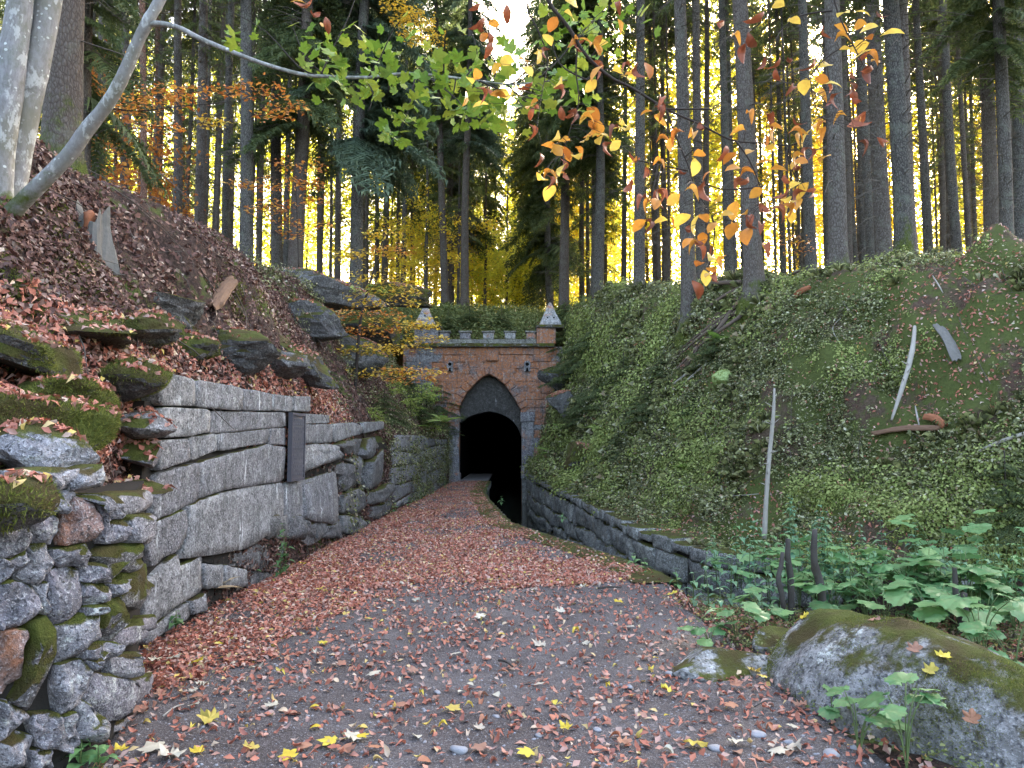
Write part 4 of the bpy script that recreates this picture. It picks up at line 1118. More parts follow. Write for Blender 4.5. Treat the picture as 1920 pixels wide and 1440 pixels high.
def scatter(protos, pts, nrm, size, tilt=.35, rg=rng, squash=None, Rm=None):
    """copies of small tri shapes -> one vertex/triangle soup"""
    n = len(pts); which = rg.integers(0, len(protos), n); VV = []; FF = []; off = 0
    B = bases(np.asarray(nrm, float), np.full(n, tilt), rg) if Rm is None else Rm
    size = np.broadcast_to(size, (n,))
    for k, (V, F) in enumerate(protos):
        m = np.where(which == k)[0]
        if not len(m): continue
        v = np.einsum('nij,vj->nvi', B[m], V - [0, .5 if V[:, 1].max() > .9 else 0, 0]) * size[m][:, None, None] + pts[m][:, None, :]
        f = F[None] + (np.arange(len(m)) * len(V))[:, None, None] + off
        VV.append(v.reshape(-1, 3)); FF.append(f.reshape(-1, 3)); off += len(m) * len(V)
    return np.vstack(VV), np.vstack(FF)
def tri_sample(V, F, n, rg=rng):
    V = np.asarray(V); F = np.asarray(F)
    if F.shape[1] == 4: F = np.vstack([F[:, :3], F[:, [0, 2, 3]]])
    a, b, c = V[F[:, 0]], V[F[:, 1]], V[F[:, 2]]
    cr = np.cross(b - a, c - a); A = np.linalg.norm(cr, axis=1)
    # denser where it is near the camera
    cen = (a + b + c) / 3
    return a, b, c, cr, A, cen
def sample(V, F, n, weight=None, rg=rng, face=False):
    a, b, c, cr, A, cen = tri_sample(V, F, n)
    w_ = A * (weight(cen) if weight else 1)
    if face:
        nz_ = cr * np.sign(cr[:, 2:3] + 1e-9); toc = np.array([0, 0, EYE]) - cen
        fc = (nz_ * toc).sum(1) / np.maximum(A * np.linalg.norm(toc, axis=1), 1e-9)
        w_ = w_ * np.clip(fc * 4 + .55, .03, 1) * np.where(np.abs(cen[:, 0]) < cen[:, 1] * .76 + .6, 1, .04)
    i = rg.choice(len(A), n, p=w_ / w_.sum())
    u, v = rg.random(n), rg.random(n); s_ = u + v > 1
    u[s_] = 1 - u[s_]; v[s_] = 1 - v[s_]
    p = a[i] + (b[i] - a[i]) * u[:, None] + (c[i] - a[i]) * v[:, None]
    nn = cr[i] / np.maximum(A[i], 1e-9)[:, None]
    nn[nn[:, 2] < 0] *= -1
    return p, nn

# ================================================================== rocks
import bmesh
def rock_mesh(name, size, seed, m, sub=4, planes=7, rough=.10, rz=0.0, rx=0.0, ry=0.0):
    bm = bmesh.new(); bmesh.ops.create_icosphere(bm, subdivisions=sub, radius=1.0)
    V = np.array([v.co[:] for v in bm.verts]); F = [tuple(v.index for v in f.verts) for f in bm.faces]; bm.free()
    r_ = np.random.default_rng(seed)
    for k in range(planes):
        d = r_.normal(0, 1, 3); d /= np.linalg.norm(d); h = r_.uniform(.45, .8)
        t = V @ d; o = t > h
        V[o] -= np.outer((t[o] - h) * .92, d)
    V *= 1 + fbm(V + seed * 5, 1.6, seed, 5)[:, None] * rough + (fbm(V + seed * 3, 7, seed, 3) * .02)[:, None]
    V *= np.array(size)
    rot = Matrix.Rotation(rz, 3, 'Z') @ Matrix.Rotation(ry, 3, 'Y') @ Matrix.Rotation(rx, 3, 'X')
    V = V @ np.array(rot).T
    return mesh(name, V, F, m, sub < 4), V, np.array(F)
FUZZ = []      # mossy surfaces that get a pile of fine moss
def rock(name, label, loc, size, seed, m, rz=0, rx=0, ry=0, group=None, sub=4, fuzz=0, cat='rock', planes=7, rough=.10, fm='moss_fuzz'):
    me, V, F = rock_mesh(name, size, seed, m, sub, planes, rough, rz, rx, ry)
    o = obj(name, me, None, label, cat, group, None, loc)
    if fuzz:
        rg = np.random.default_rng(seed)
        p, nn = sample(V, F, fuzz, lambda c: np.clip(fbm(c + np.array(loc), 3.0, 5, 3) + .25, 0, 1), rg)
        keep = (nn[:, 2] > -.1)
        p, nn = p[keep], nn[keep]
        # true outward normals
        out = p / np.array(size) ** 2; sg = np.sign((out * nn).sum(1)); nn = nn * sg[:, None]
        v, f = scatter([blade], p, nn + np.array([0, 0, .4]), rg.uniform(.012, .030, len(p)), .5, rg)
        obj('moss', mesh('moss', v, f, M[fm], False), o, kind='stuff')
    return o
blade = (np.array([(-.12, 0, 0), (.12, 0, 0), (0, .1, 1.0)], float), np.array([(0, 1, 2)]))

rock('mossy_boulder', 'large moss covered boulder on top of the near rubble wall at the left edge', P(62, 785, 4.2), (.42, .36, .23), 3, M['moss_rock'], .3, 0, .05, fuzz=9000)
rock('mossy_boulder', 'rounded boulder with a thick moss cushion hanging over the near wall', P(100, 742, 4.5), (.33, .33, .17), 4, M['moss_rock'], .1, 0, .15, fuzz=9000)
rock('mossy_boulder', 'grey boulder with two moss patches under the moss cushion', P(72, 850, 4.05), (.36, .30, .17), 8, M['rubble'], -.2, 0, .05, fuzz=0)
rock('mossy_boulder', 'bright mossy stone low at the left edge of the rubble wall', P(15, 945, 3.35), (.2, .25, .13), 6, M['moss_rock'], .4, fuzz=5000)
rock('mossy_boulder', 'mossy rock sloping out of the left edge above the boulders', P(10, 650, 4.6), (.5, .5, .2), 16, M['moss_rock'], .4, 0, .35, fuzz=5000)
rock('wall_end_block', 'moss draped end block at the near corner of the granite wall top', P(238, 722, 6.05), (.40, .42, .24), 21, M['moss_rock'], .1, fuzz=6000, cat='rock', planes=9)
rock('wall_end_block', 'greenish pointed block nosing out below the mossy end block', P(258, 793, 6.1), (.30, .34, .13), 22, M['granite'], .2, .0, .1, planes=8, rough=.06)
rock('wall_end_block', 'rounded grey block below the pointed nose block at the wall corner', P(255, 850, 6.15), (.34, .35, .14), 23, M['rubble'], 0, 0, .05, planes=8, rough=.06)
rock('ledge_stone', 'leaf strewn ledge stone between the rubble wall and granite wall', P(235, 925, 5.7), (.34, .4, .12), 24, M['rubble'], .1)
bank_rocks = [
    (110, 590, 5.7, .60, .50, .20, 'moss_rock', 'overhanging mossy slab above the dark hollow on the left bank'),
    (310, 560, 7.0, .50, .45, .25, 'rock', 'layered rock ledge with leaves on it in mid left slope'),
    (325, 625, 6.7, .35, .35, .25, 'moss_rock', 'mossy rock lump just above the wall end block'),
    (250, 600, 6.4, .40, .4, .20, 'moss_rock', 'low mossy rock right of the dark hollow'),
    (440, 640, 9.3, .75, .6, .30, 'rock', 'long flat rock with leaf litter above the coping stones'),
    (500, 675, 10.0, .5, .5, .30, 'rock_bare', 'grey broken rock face above the coping stones'),
    (610, 545, 18, 1.1, .8, .38, 'rock_bare', 'jutting grey rock nose at the crest of the left bank'),
    (560, 600, 15, .9, .8, .45, 'rock', 'dark bedrock shelf below the jutting nose'),
    (640, 650, 17, .9, .9, .5, 'rock', 'broad bedrock step left of the yellow sapling'),
    (700, 620, 21, .9, .9, .6, 'moss_rock', 'mossy bedrock knob behind the yellow sapling'),
    (540, 665, 12, .7, .6, .35, 'rock', 'overhung rock with ferns beneath it above the plaque'),
    (745, 560, 27, 1.2, 1.0, .5, 'moss_rock', 'mossy rock shoulder left of the portal'),
    (1110, 850, 24, .8, .8, .5, 'moss_rock', 'mossy rock on the bank right of the tunnel mouth'),
    (1075, 700, 30.2, .9, .6, .9, 'rock', 'bare rock beside the right flank of the portal'),
    (1085, 760, 28.5, .7, .6, .8, 'rock', 'dark rock under spruce shrubs right of the portal'),
]
for i, (px, py, D, sx, sy, sz, mt, lab) in enumerate(bank_rocks):
    h_, n_ = hit(px, py)
    c = P(px, py, D)
    if h_ is not None and abs(h_.y - D) < 4: c = h_ + Vector((-.18, .16, -.08))
    rock('bank_rock', lab, c + Vector((.06, -.02, -.02)), (sx * 1.5, sy * 1.1, sz * 1.1), 40 + i, M[mt], rnd.uniform(-.5, .5), rnd.uniform(-.15, .15), rnd.uniform(-.1, .3), fuzz=4500 if mt == 'moss_rock' and D < 10 else 0, planes=12, rough=.2)
rl_v = []; rl_f = []; off_ = 0
for o_ in [q for q in COL.objects if q.get('category') == 'rock']:
    me_ = o_.data; V_ = np.array([v_.co[:] for v_ in me_.vertices]) + np.array(o_.location)
    F_ = np.array([f_.vertices[:] for f_ in me_.polygons])
    rg_ = np.random.default_rng(len(rl_v) + 5)
    nsz = int(np.clip(np.ptp(V_[:, 0]) * np.ptp(V_[:, 1]) * 300, 20, 420))
    a_ = V_[F_]; nr_ = np.cross(a_[:, 1] - a_[:, 0], a_[:, 2] - a_[:, 0]); up_ = nr_[:, 2] / np.maximum(np.linalg.norm(nr_, axis=1), 1e-9)
    if (up_ > .72).sum() < 10: continue
    p_, n2_ = sample(V_, F_[up_ > .72], nsz, lambda c: np.clip(fbm(c, 1.8, 15, 3) + .35, 0, 1) + 1e-4, rg_)
    v_, f_ = scatter([leaf_lo, leaf_lo_curl], p_ + [0, 0, .015], n2_, rg_.uniform(.045, .085, nsz), .5, rg_)
    rl_v.append(v_); rl_f.append(f_ + off_); off_ += len(v_)
obj('rock_top_leaves', mesh('rock_top_leaves', np.vstack(rl_v), np.vstack(rl_f), M['litter'], False), None, 'brown leaves lying on top of the rocks and boulders of the left bank', 'fallen leaves', kind='stuff')
# foreground boulder at lower right
def big_boulder():
    bm = bmesh.new(); bmesh.ops.create_icosphere(bm, subdivisions=5, radius=1.0)
    V = np.array([v.co[:] for v in bm.verts]); F = [tuple(v.index for v in f.verts) for f in bm.faces]; bm.free()
    for d, h in (((-.75, -.3, .55), .62), ((.5, .1, .85), .60), ((-.2, .95, .2), .78), ((-.85, -.5, .1), .75), ((.1, -.3, .95), .70), ((.9, .1, .3), .75), ((-.35, .5, .78), .70)):
        d = np.array(d); d = d / np.linalg.norm(d); t = V @ d; o = t > h; V[o] -= np.outer((t[o] - h) * .55, d)
    V = V * np.array((.66, 1.6, .68)); V[:, 2] *= 1 + .26 * V[:, 1] / 1.8
    V *= 1 + fbm(V, 1.1, 9, 5)[:, None] * .07
    V[:, 2] += fbm(V, 3.5, 19, 4) * .035
    rot = np.array(Matrix.Rotation(R(20), 3, 'Z')); V = V @ rot.T
    return V, np.array(F)
Vb, Fb = big_boulder()
bl = np.array((2.50, 4.35, -.05))
bo = obj('boulder', mesh('boulder', Vb, Fb, M['boulder']), None, 'long grey boulder with moss and white veins lying right of the path', 'boulder', loc=bl)
p, nn = sample(Vb, Fb, 26000, lambda c: (c[:, 2] > .05) * np.clip(fbm(c, 2.2, 77, 4) * 1.6 + .05 - (c[:, 0] > .15) * .35, 0, 1))
v, f = scatter([blade], p, nn, rng.uniform(.006, .016, len(p)), .5)
obj('moss', mesh('moss', v, f, M['moss_fuzz'], False), bo, kind='stuff')
g = G(1360, 1262); rock('flat_rock', 'low flat grey rock at the path edge left of the boulder', (g.x, g.y + .1, .02), (.42, .26, .13), 61, M['boulder'], .2, sub=4)
g = G(1480, 1225); rock('flat_rock', 'small dark rock tucked against the left end of the boulder', (g.x, g.y + .1, .03), (.28, .22, .16), 62, M['boulder'], .5, sub=4)
BVB = BVHTree.FromPolygons([tuple(x) for x in (Vb + bl).tolist()], [tuple(x) for x in Fb.tolist()])

# ================================================================== leaf litter and pebbles (beyond counting)
def lim(n): return int(n)
PV, PF = TPth
def wpath(c):
    x, y = c[:, 0], c[:, 1]
    edge = fbm(c * [1, 1, 0], .8, 31, 3) * .5
    dense = (y > 8.4 + edge + np.clip(x, -.5, 2) * .6) | (x < -1.05 - (8.4 - y) * .30 + edge * .6)
    dense &= ~((y < 4.3) & (x < 0))
    patch = np.clip(fbm(c, 1.6, 12, 3) * 1.5 + 1.0, .25, 2)
    return np.where(dense, 1.0 * patch, .10 * patch) * np.clip(14 / np.maximum(y, 3), .3, 1.8) * (y < 31) * (y > 2.2)
p, nn = sample(PV, PF, 64000, wpath)
p[:, 2] += rng.random(len(p)) ** 2 * .035 + .006
sz = rng.uniform(.032, .068, len(p))
v, f = scatter([leaf_lo, leaf_lo_curl, leaf_2, leaf_2], p, nn, sz, .42)
obj('leaf_litter', mesh('leaf_litter', v, f, M['litter'], False), None, 'thick carpet of reddish brown beech leaves covering the path', 'fallen leaves', kind='stuff')
p, nn = sample(PV, PF, 2600, lambda c: (c[:, 1] < 8.5) * (c[:, 1] > 2.4) * 1.0)
v, f = scatter([beech_hi, beech_curl, beech_curl2], p + [0, 0, .012], nn, rng.uniform(.032, .066, len(p)), .3)
obj('loose_leaves', mesh('loose_leaves', v, f, M['litter'], False), None, 'loose brown beech leaves scattered over the dark gravel in front', 'fallen leaves', kind='stuff')
BVv, BFf = TL
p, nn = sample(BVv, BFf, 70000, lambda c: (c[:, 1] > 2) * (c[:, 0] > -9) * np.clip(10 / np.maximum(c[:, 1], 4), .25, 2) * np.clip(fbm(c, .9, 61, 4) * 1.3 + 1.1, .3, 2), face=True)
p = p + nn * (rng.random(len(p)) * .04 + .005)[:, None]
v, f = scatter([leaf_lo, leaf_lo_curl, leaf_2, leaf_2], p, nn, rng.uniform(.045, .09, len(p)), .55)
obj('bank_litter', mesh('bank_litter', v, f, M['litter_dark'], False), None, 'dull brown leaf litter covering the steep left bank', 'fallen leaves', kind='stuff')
# fresher red leaves on the wall top and ledges
p, nn = sample(BVv, BFf, 9000, lambda c: ((c[:, 1] > 4) & (c[:, 1] < 14) & (c[:, 2] > 1.5) & (c[:, 2] < 2.75) & (c[:, 0] > -4.2)) * 1.0, face=True)
p = p + nn * (rng.random(len(p)) * .06 + .01)[:, None]
v, f = scatter([leaf_lo, leaf_lo_curl], p, nn, rng.uniform(.05, .085, len(p)), .5)
obj('ledge_leaves', mesh('ledge_leaves', v, f, M['litter'], False), None, 'fresh red brown leaves heaped along the top of the granite wall', 'fallen leaves', kind='stuff')
# pebbles on the gravel
bm = bmesh.new(); bmesh.ops.create_icosphere(bm, subdivisions=1, radius=.5); pebV = np.array([v_.co[:] for v_ in bm.verts]) * [1, .8, .5]; pebF = np.array([[q.index for q in f_.verts] for f_ in bm.faces]); bm.free()
p, nn = sample(PV, PF, 3500, lambda c: (c[:, 1] < 8.5) * (c[:, 1] > 2.4) * np.clip(8 - c[:, 1], .4, 4))
v, f = scatter([(pebV, pebF)], p, nn, rng.uniform(.004, .016, len(p)) * rng.choice([1, 1, 1, 2], len(p)), .3)
obj('gravel', mesh('gravel', v, f, M['pebble']), None, 'fine grey gravel grains on the path', 'gravel', kind='stuff')
for i, (px, py, s_) in enumerate([(860, 1409, .055), (1340, 1405, .05), (1560, 1418, .06), (1480, 1395, .04), (1180, 1290, .04), (1255, 1265, .04), (1600, 1405, .035), (930, 1345, .03), (1120, 1370, .03), (1010, 1380, .028), (1420, 1380, .05), (820, 1300, .03)]):
    g = G(px, py)
    rock('pebble', ['flat bluish grey pebble among brown leaves near the bottom edge', 'rounded grey pebble on gravel right of centre', 'smooth blue grey pebble near the boulder foot', 'small pale pebble left of the boulder foot pebbles', 'half buried grey pebble in the middle right gravel', 'small grey pebble by the flat rock', 'little dark pebble right of the smooth pebble', 'tiny pebble beside a stick on gravel', 'tiny grey pebble on bare gravel', 'tiny round pebble near the yellow leaf', 'broad half sunk pebble before the boulder', 'tiny pebble left of the gravel centre'][i],
         (g.x, g.y, s_ * .2), (s_, s_ * .75, s_ * .4), 80 + i, M['pebble'], rnd.uniform(0, 3), sub=2, planes=4, cat='pebble', rough=.05)

# single larger leaves on the ground
leafmesh = {}
for nm, (V, F) in dict(beech=beech_hi, beechc=beech_curl, mapa=maple(1, .1), mapb=maple(2, .35), mapc=maple(3, .7)).items():
    for mt in ('fallen_yellow', 'fallen_pale', 'fallen_brown'):
        VV = V - [0, .45, 0]
        if nm.startswith('map'):
            st, sf = tube([(0, .05 - .45, 0), (.03, -.75, .02), (.10, -1.0, .01)], [.012, .01, .008], 3)
            stf = np.array([[a, b, c] for q in sf if len(q) == 4 for a, b, c in ((q[0], q[1], q[2]), (q[0], q[2], q[3]))])
            F2 = np.vstack([F, stf + len(VV)]); VV = np.vstack([VV, st])
        else: F2 = F
        leafmesh[nm, mt] = mesh('fallen_leaf', VV, F2, M[mt], False)
YL = [(367, 1248, 'y', .13), (390, 1355, 'y', .15), (370, 1417, 'y', .09), (225, 1415, 'y', .09), (470, 1410, 'y', .10), (615, 1398, 'y', .14), (540, 1425, 'y', .12), (680, 1388, 'y', .10), (850, 1335, 'y', .12), (880, 1328, 'y', .08), (985, 1420, 'y', .12), (1140, 1290, 'y', .07), (1250, 1300, 'y', .10), (1305, 1405, 'y', .15), (1415, 1265, 'y', .11), (1430, 1275, 'y', .09), (1510, 1157, 'y', .0), (1260, 1118, 'y', .15), (1265, 1040, 'y', .0), (790, 1305, 'y', .06), (770, 1195, 'y', .08), (690, 1165, 'y', .09), (605, 1212, 'y', .10), (1160, 1133, 'y', .12), (410, 1212, 'y', .10), (940, 1195, 'y', .08), (830, 1365, 'y', .08), (1040, 1325, 'y', .08), (1060, 1372, 'y', .09), (700, 1270, 'p', .12), (480, 1258, 'p', .12), (290, 1243, 'p', .13), (325, 1240, 'p', .12), (285, 1410, 'p', .17), (320, 1425, 'p', .16), (510, 1330, 'p', .10), (1010, 1215, 'p', .14), (1380, 1400, 'p', .12), (1460, 1418, 'p', .13), (1490, 1412, 'p', .12), (1485, 1370, 'p', .09), (660, 1390, 'p', .15), (855, 1232, 'p', .10), (730, 1130, 'p', .11), (780, 1130, 'p', .11), (900, 1160, 'p', .13), (1050, 1150, 'p', .12), (1000, 1110, 'p', .12), (1180, 1180, 'p', .12), (1280, 1210, 'b', .12), (700, 1410, 'b', .10), (650, 1415, 'b', .11), (900, 1410, 'b', .12), (570, 1160, 'p', .11), (600, 1110, 'y', .1), (567, 1060, 'y', .12), (1090, 1105, 'p', .1), (1360, 1210, 'p', .1), (1370, 1330, 'b', .11), (1380, 1290, 'b', .10), (1500, 1330, 'b', .11), (420, 1300, 'b', .10), (300, 1310, 'b', .10), (260, 1340, 'b', .12), (1230, 1240, 'y', .07), (1100, 1240, 'b', .09), (960, 1255, 'b', .09), (750, 1330, 'b', .12), (1170, 1400, 'b', .11), (1250, 1350, 'y', .06), (1010, 1290, 'p', .09), (880, 1290, 'p', .08), (560, 1290, 'p', .09), (640, 1250, 'b', .09), (620, 1330, 'b', .08), (460, 1345, 'b', .09), (380, 1290, 'p', .11)]
nm = {'y': 'fallen_yellow', 'p': 'fallen_pale', 'b': 'fallen_brown'}
wd_ = {'y': 'bright yellow', 'p': 'pale dried', 'b': 'rusty brown'}
for i, (px, py, c, s_) in enumerate(YL):
    if s_ == 0: continue
    sh = rnd.choice(['mapa', 'mapb', 'mapc'] if s_ > .085 else ['beech', 'beechc'])
    g = G(px, py); o = obj('fallen_leaf', leafmesh[sh, nm[c]], None, None, 'leaf', None, None, (g.x, g.y, .03))
    o.scale = (s_ * .75,) * 3; o.rotation_euler = (rnd.uniform(-.2, .35), rnd.uniform(-.2, .2), rnd.uniform(0, 6.28))
    where = 'near the bottom edge' if py > 1380 else ('in the front third of the path' if py > 1230 else 'farther up the path')
    side = 'left' if px < 560 else ('centre' if px < 1100 else 'right')
    o['label'] = f"{wd_[c]} {'maple' if sh[0] == 'm' else 'beech'} leaf lying on the ground {where}, {side}"
    o['group'] = 'single large leaves fallen on the path'
for i in range(80):
    px = rnd.uniform(320, 1560); py = rnd.uniform(1090, 1438)
    if px > 1300 and py < 1290: continue
    c = rnd.choices('ypb', [2, 2, 6])[0]; s_ = rnd.uniform(.05, .09)
    g = G(px, py)
    if g.x < -2.1: continue
    sh = rnd.choice(['beech', 'beechc', 'mapb'])
    o = obj('fallen_leaf', leafmesh[sh, nm[c]], None, f"small {wd_[c]} {'maple' if sh[0] == 'm' else 'beech'} leaf lying loose on the dark gravel path", 'leaf', 'small leaves scattered over the gravel', None, (g.x, g.y, .022))
    o.scale = (s_,) * 3; o.rotation_euler = (rnd.uniform(-.3, .3), rnd.uniform(-.3, .3), rnd.uniform(0, 6.28))
for px, py, c in ((1508, 1158, 'y'), (1745, 1258, 'y'), (1770, 1232, 'y'), (1715, 1218, 'b'), (1822, 1348, 'b'), (1640, 1165, 'b'), (1500, 1140, 'p')):
    a, b = ray(px, py); d = Vector((a, 1, b)).normalized(); h_ = BVB.ray_cast(Vector((0, 0, EYE)), d)
    if h_[0] is None: continue
    o = obj('fallen_leaf', leafmesh['mapb', nm[c]], None, f"{wd_[c]} leaf resting on the boulder {'top' if py < 1200 else 'flank'}, {'left end' if px < 1600 else 'right half'}", 'leaf', 'leaves lying on the boulder', None, h_[0] + Vector((0, 0, .012)))
    o.scale = (.075,) * 3; o.rotation_mode = 'QUATERNION'; o.rotation_quaternion = h_[1].to_track_quat('Z', 'Y')

# ================================================================== undergrowth of the right bank (beyond counting)
def clump(nl, r, h, leaf, ls, seed, up=.5):
    rg = np.random.default_rng(seed)
    d = rg.normal(0, 1, (nl, 3)); d[:, 2] = np.abs(d[:, 2]); d /= np.linalg.norm(d, axis=1, keepdims=True)
    p = d * (rg.random((nl, 1)) ** .4) * [r, r, h]
    return scatter([leaf], p, d + [0, 0, up], rg.uniform(.6, 1.3, nl) * ls, .6, rg)
clA = clump(32, .19, .22, leaf_2, .034, 1); clB = clump(24, .13, .22, leaf_2, .046, 2); clC = clump(38, .13, .09, leaf_2, .032, 3, 1.5)
gr_v = []; gr_f = []
for i in range(26):
    rg = random.Random(i); a = rg.uniform(0, 6.28); b = rg.uniform(.15, .8); L = rg.uniform(.5, 1)
    x, y = math.cos(a), math.sin(a); n0 = len(gr_v)
    gr_v += [(x * .02 - y * .012, y * .02 + x * .012, 0), (x * .02 + y * .012, y * .02 - x * .012, 0), (x * b * .5, y * b * .5, L * .75), (x * b, y * b, L * (1 - b * .5))]
    gr_f += [(n0, n0 + 1, n0 + 2), (n0 + 1, n0 + 3, n0 + 2)]
tuft = (np.array(gr_v), np.array(gr_f))
RV, RF_ = TR
def bare(c):
    """bare reddish earth patches"""
    q = [P(1870, 560, 11), P(1800, 700, 10.5), P(1370, 580, 16.2), P(1290, 660, 17)]
    m = np.zeros(len(c))
    for k, (b_, r_) in enumerate(zip(q, (1.9, 1.2, 1.2, 1.2))): m = np.maximum(m, np.exp(-(((c - np.array(b_)) ** 2).sum(1)) / r_ ** 2))
    return m
def wund(c):
    return (c[:, 0] < 16) * np.clip(11 / np.maximum(c[:, 1], 6), .2, 1.5) * np.clip(fbm(c, 1.5, 91, 4) * 3.6 + .9, .03, 3) * np.clip(1.0 - 1.3 * bare(c), .03, 1)
p, nn = sample(RV, RF_, 9800, wund, face=True)
v, f = scatter([clA, clB], p, nn * .5 + [0, 0, .7], rng.uniform(.6, 1.35, len(p)) * np.clip(p[:, 1] / 12, 1, 2), .15)
obj('bilberry_undergrowth', mesh('bilberry_undergrowth', v, f, M['bilberry'], False), None, 'low bilberry scrub covering the steep right bank', 'undergrowth', kind='stuff')
p, nn = sample(RV, RF_, 5200, lambda c: (c[:, 0] < 14) * np.clip(11 / np.maximum(c[:, 1], 6), .2, 1.5) * np.clip(fbm(c, 1.0, 191, 3) * 4 - .3 + (c[:, 2] < 2.2) * .9, 0.02, 2) * np.clip(1.0 - 1.3 * bare(c), .03, 1), face=True)
v, f = scatter([clC, clA], p, nn, rng.uniform(.8, 1.7, len(p)) * np.clip(p[:, 1] / 12, 1, 2), .15)
obj('bank_moss', mesh('bank_moss', v, f, M['bright_moss'], False), None, 'bright green moss cushions on the lower right bank', 'moss', kind='stuff')
p, nn = sample(RV, RF_, 1300, lambda c: (c[:, 0] < 14) * np.clip(11 / np.maximum(c[:, 1], 6), .2, 1.5) * np.clip(fbm(c, .8, 291, 3) * 2, 0, 2), face=True)
v, f = scatter([tuft], p, nn * .4 + [0, 0, .8], rng.uniform(.10, .26, len(p)) * np.clip(p[:, 1] / 12, 1, 2), .12)
obj('bank_grass', mesh('bank_grass', v, f, M['bilberry'], False), None, 'thin dull green grass tufts on the right bank', 'grass', kind='stuff')
p, nn = sample(RV, RF_, 9000, lambda c: (c[:, 0] < 14) * np.clip(10 / np.maximum(c[:, 1], 5), .2, 1.5) * (.25 + 2 * bare(c) + 1.5 * (c[:, 2] < .9)), face=True)
v, f = scatter([leaf_lo, leaf_lo_curl], p + nn * .02, nn, rng.uniform(.035, .07, len(p)), .5)
obj('right_bank_litter', mesh('right_bank_litter', v, f, M['litter'], False), None, 'brown leaves caught on the right bank and along the canal wall', 'fallen leaves', kind='stuff')
# hill behind the portal and forest floor
HV, HF = V1
p, nn = sample(HV, HF, 2400, lambda c: (np.abs(c[:, 0] + 1) < 13) * (c[:, 1] < 48) * np.clip(3 - np.abs(c[:, 1] - 34) * .15, .2, 3), face=True)
v, f = scatter([clA, clB], p, nn * .3 + [0, 0, 1], rng.uniform(1.8, 3.6, len(p)), .15)
obj('hill_undergrowth', mesh('hill_undergrowth', v, f, M['hill_green'], False), None, 'soft green brush growing on the hill above the tunnel portal', 'undergrowth', kind='stuff')
# left bank greenery and moss
p, nn = sample(BVv, BFf, 1500, lambda c: ((c[:, 0] > -6.5) & (c[:, 1] > 13) & (c[:, 1] < 31)) * np.clip(fbm(c, .6, 391, 3) * 2 + .7 + (c[:, 1] > 20) * .8, 0, 3), face=True)
v, f = scatter([clA, clB], p, nn * .4 + [0, 0, .7], rng.uniform(.9, 1.9, len(p)), .2)
obj('left_bank_undergrowth', mesh('left_bank_undergrowth', v, f, M['bilberry'], False), None, 'green scrub on the left bank between wall and portal', 'undergrowth', kind='stuff')
p, nn = sample(BVv, BFf, 30000, lambda c: ((c[:, 0] > -6) & (c[:, 1] > 3) & (c[:, 1] < 12)) * np.clip(fbm(c, 1.1, 491, 4) * 3 - .75, 0, 2), face=True)
v, f = scatter([blade], p, nn, rng.uniform(.02, .05, len(p)), .5)
obj('left_bank_moss', mesh('left_bank_moss', v, f, M['moss_fuzz'], False), None, 'dark green moss carpet patches on the left bank', 'moss', kind='stuff')
p, nn = sample(*TC, 500, lambda c: (c[:, 1] < 8.3) * (c[:, 1] > 3.5) * 1.0, face=True)
v, f = scatter([clA], p, nn, rng.uniform(.5, 1.0, len(p)), .2)
obj('verge_plants', mesh('verge_plants', v, f, M['hill_green'], False), None, 'small green ground plants on the verge beside the boulder', 'undergrowth', kind='stuff')
p, nn = sample(*TC, 5000, lambda c: (c[:, 1] < 8.3) * (c[:, 1] > 2.5) * 1.0, face=True)
v, f = scatter([leaf_lo, leaf_lo_curl], p + nn * .02, nn, rng.uniform(.04, .075, len(p)), .5)
obj('verge_litter', mesh('verge_litter', v, f, M['litter'], False), None, 'brown leaves on the verge around the boulder', 'fallen leaves', kind='stuff')
# ================================================================== trees
def trunk_mesh(name, r, H, seed, m, sides=14, lean=0.02, flare=.55):
    zs = [-.6, -.1, .15, .4, .9, 1.8, 3.5, 5.5, 8, 11, 14, 17, 20, 24, 28]
    zs = [z for z in zs if z < H] + [H]
    V = []; F = []; rg = random.Random(seed)
    ph = rg.uniform(0, 6.28); bx = rg.uniform(-lean, lean); by = rg.uniform(-lean, lean)
    nb = rg.randint(4, 6)
    for z in zs:
        t = max(z, 0) / H
        rr = r * (1 - t * .72) * (1 + flare * math.exp(-max(z, -.1) * 3.2))
        cx = bx * z + .04 * math.sin(z * .5 + ph); cy = by * z
        for k in range(sides):
            th = 2 * math.pi * k / sides
            lobe = 1 + .28 * flare * math.exp(-max(z, 0) * 2.5) * math.sin(nb * th + ph) + .03 * math.sin(3 * th + z)
            V.append((cx + math.cos(th) * rr * lobe, cy + math.sin(th) * rr * lobe, z))
    n = len(zs)
    for i in range(n - 1):
        for k in range(sides): F.append((i * sides + k, i * sides + (k + 1) % sides, (i + 1) * sides + (k + 1) % sides, (i + 1) * sides + k))
    F.append(tuple(range((n - 1) * sides, n * sides)))
    return mesh(name, V, F, m)
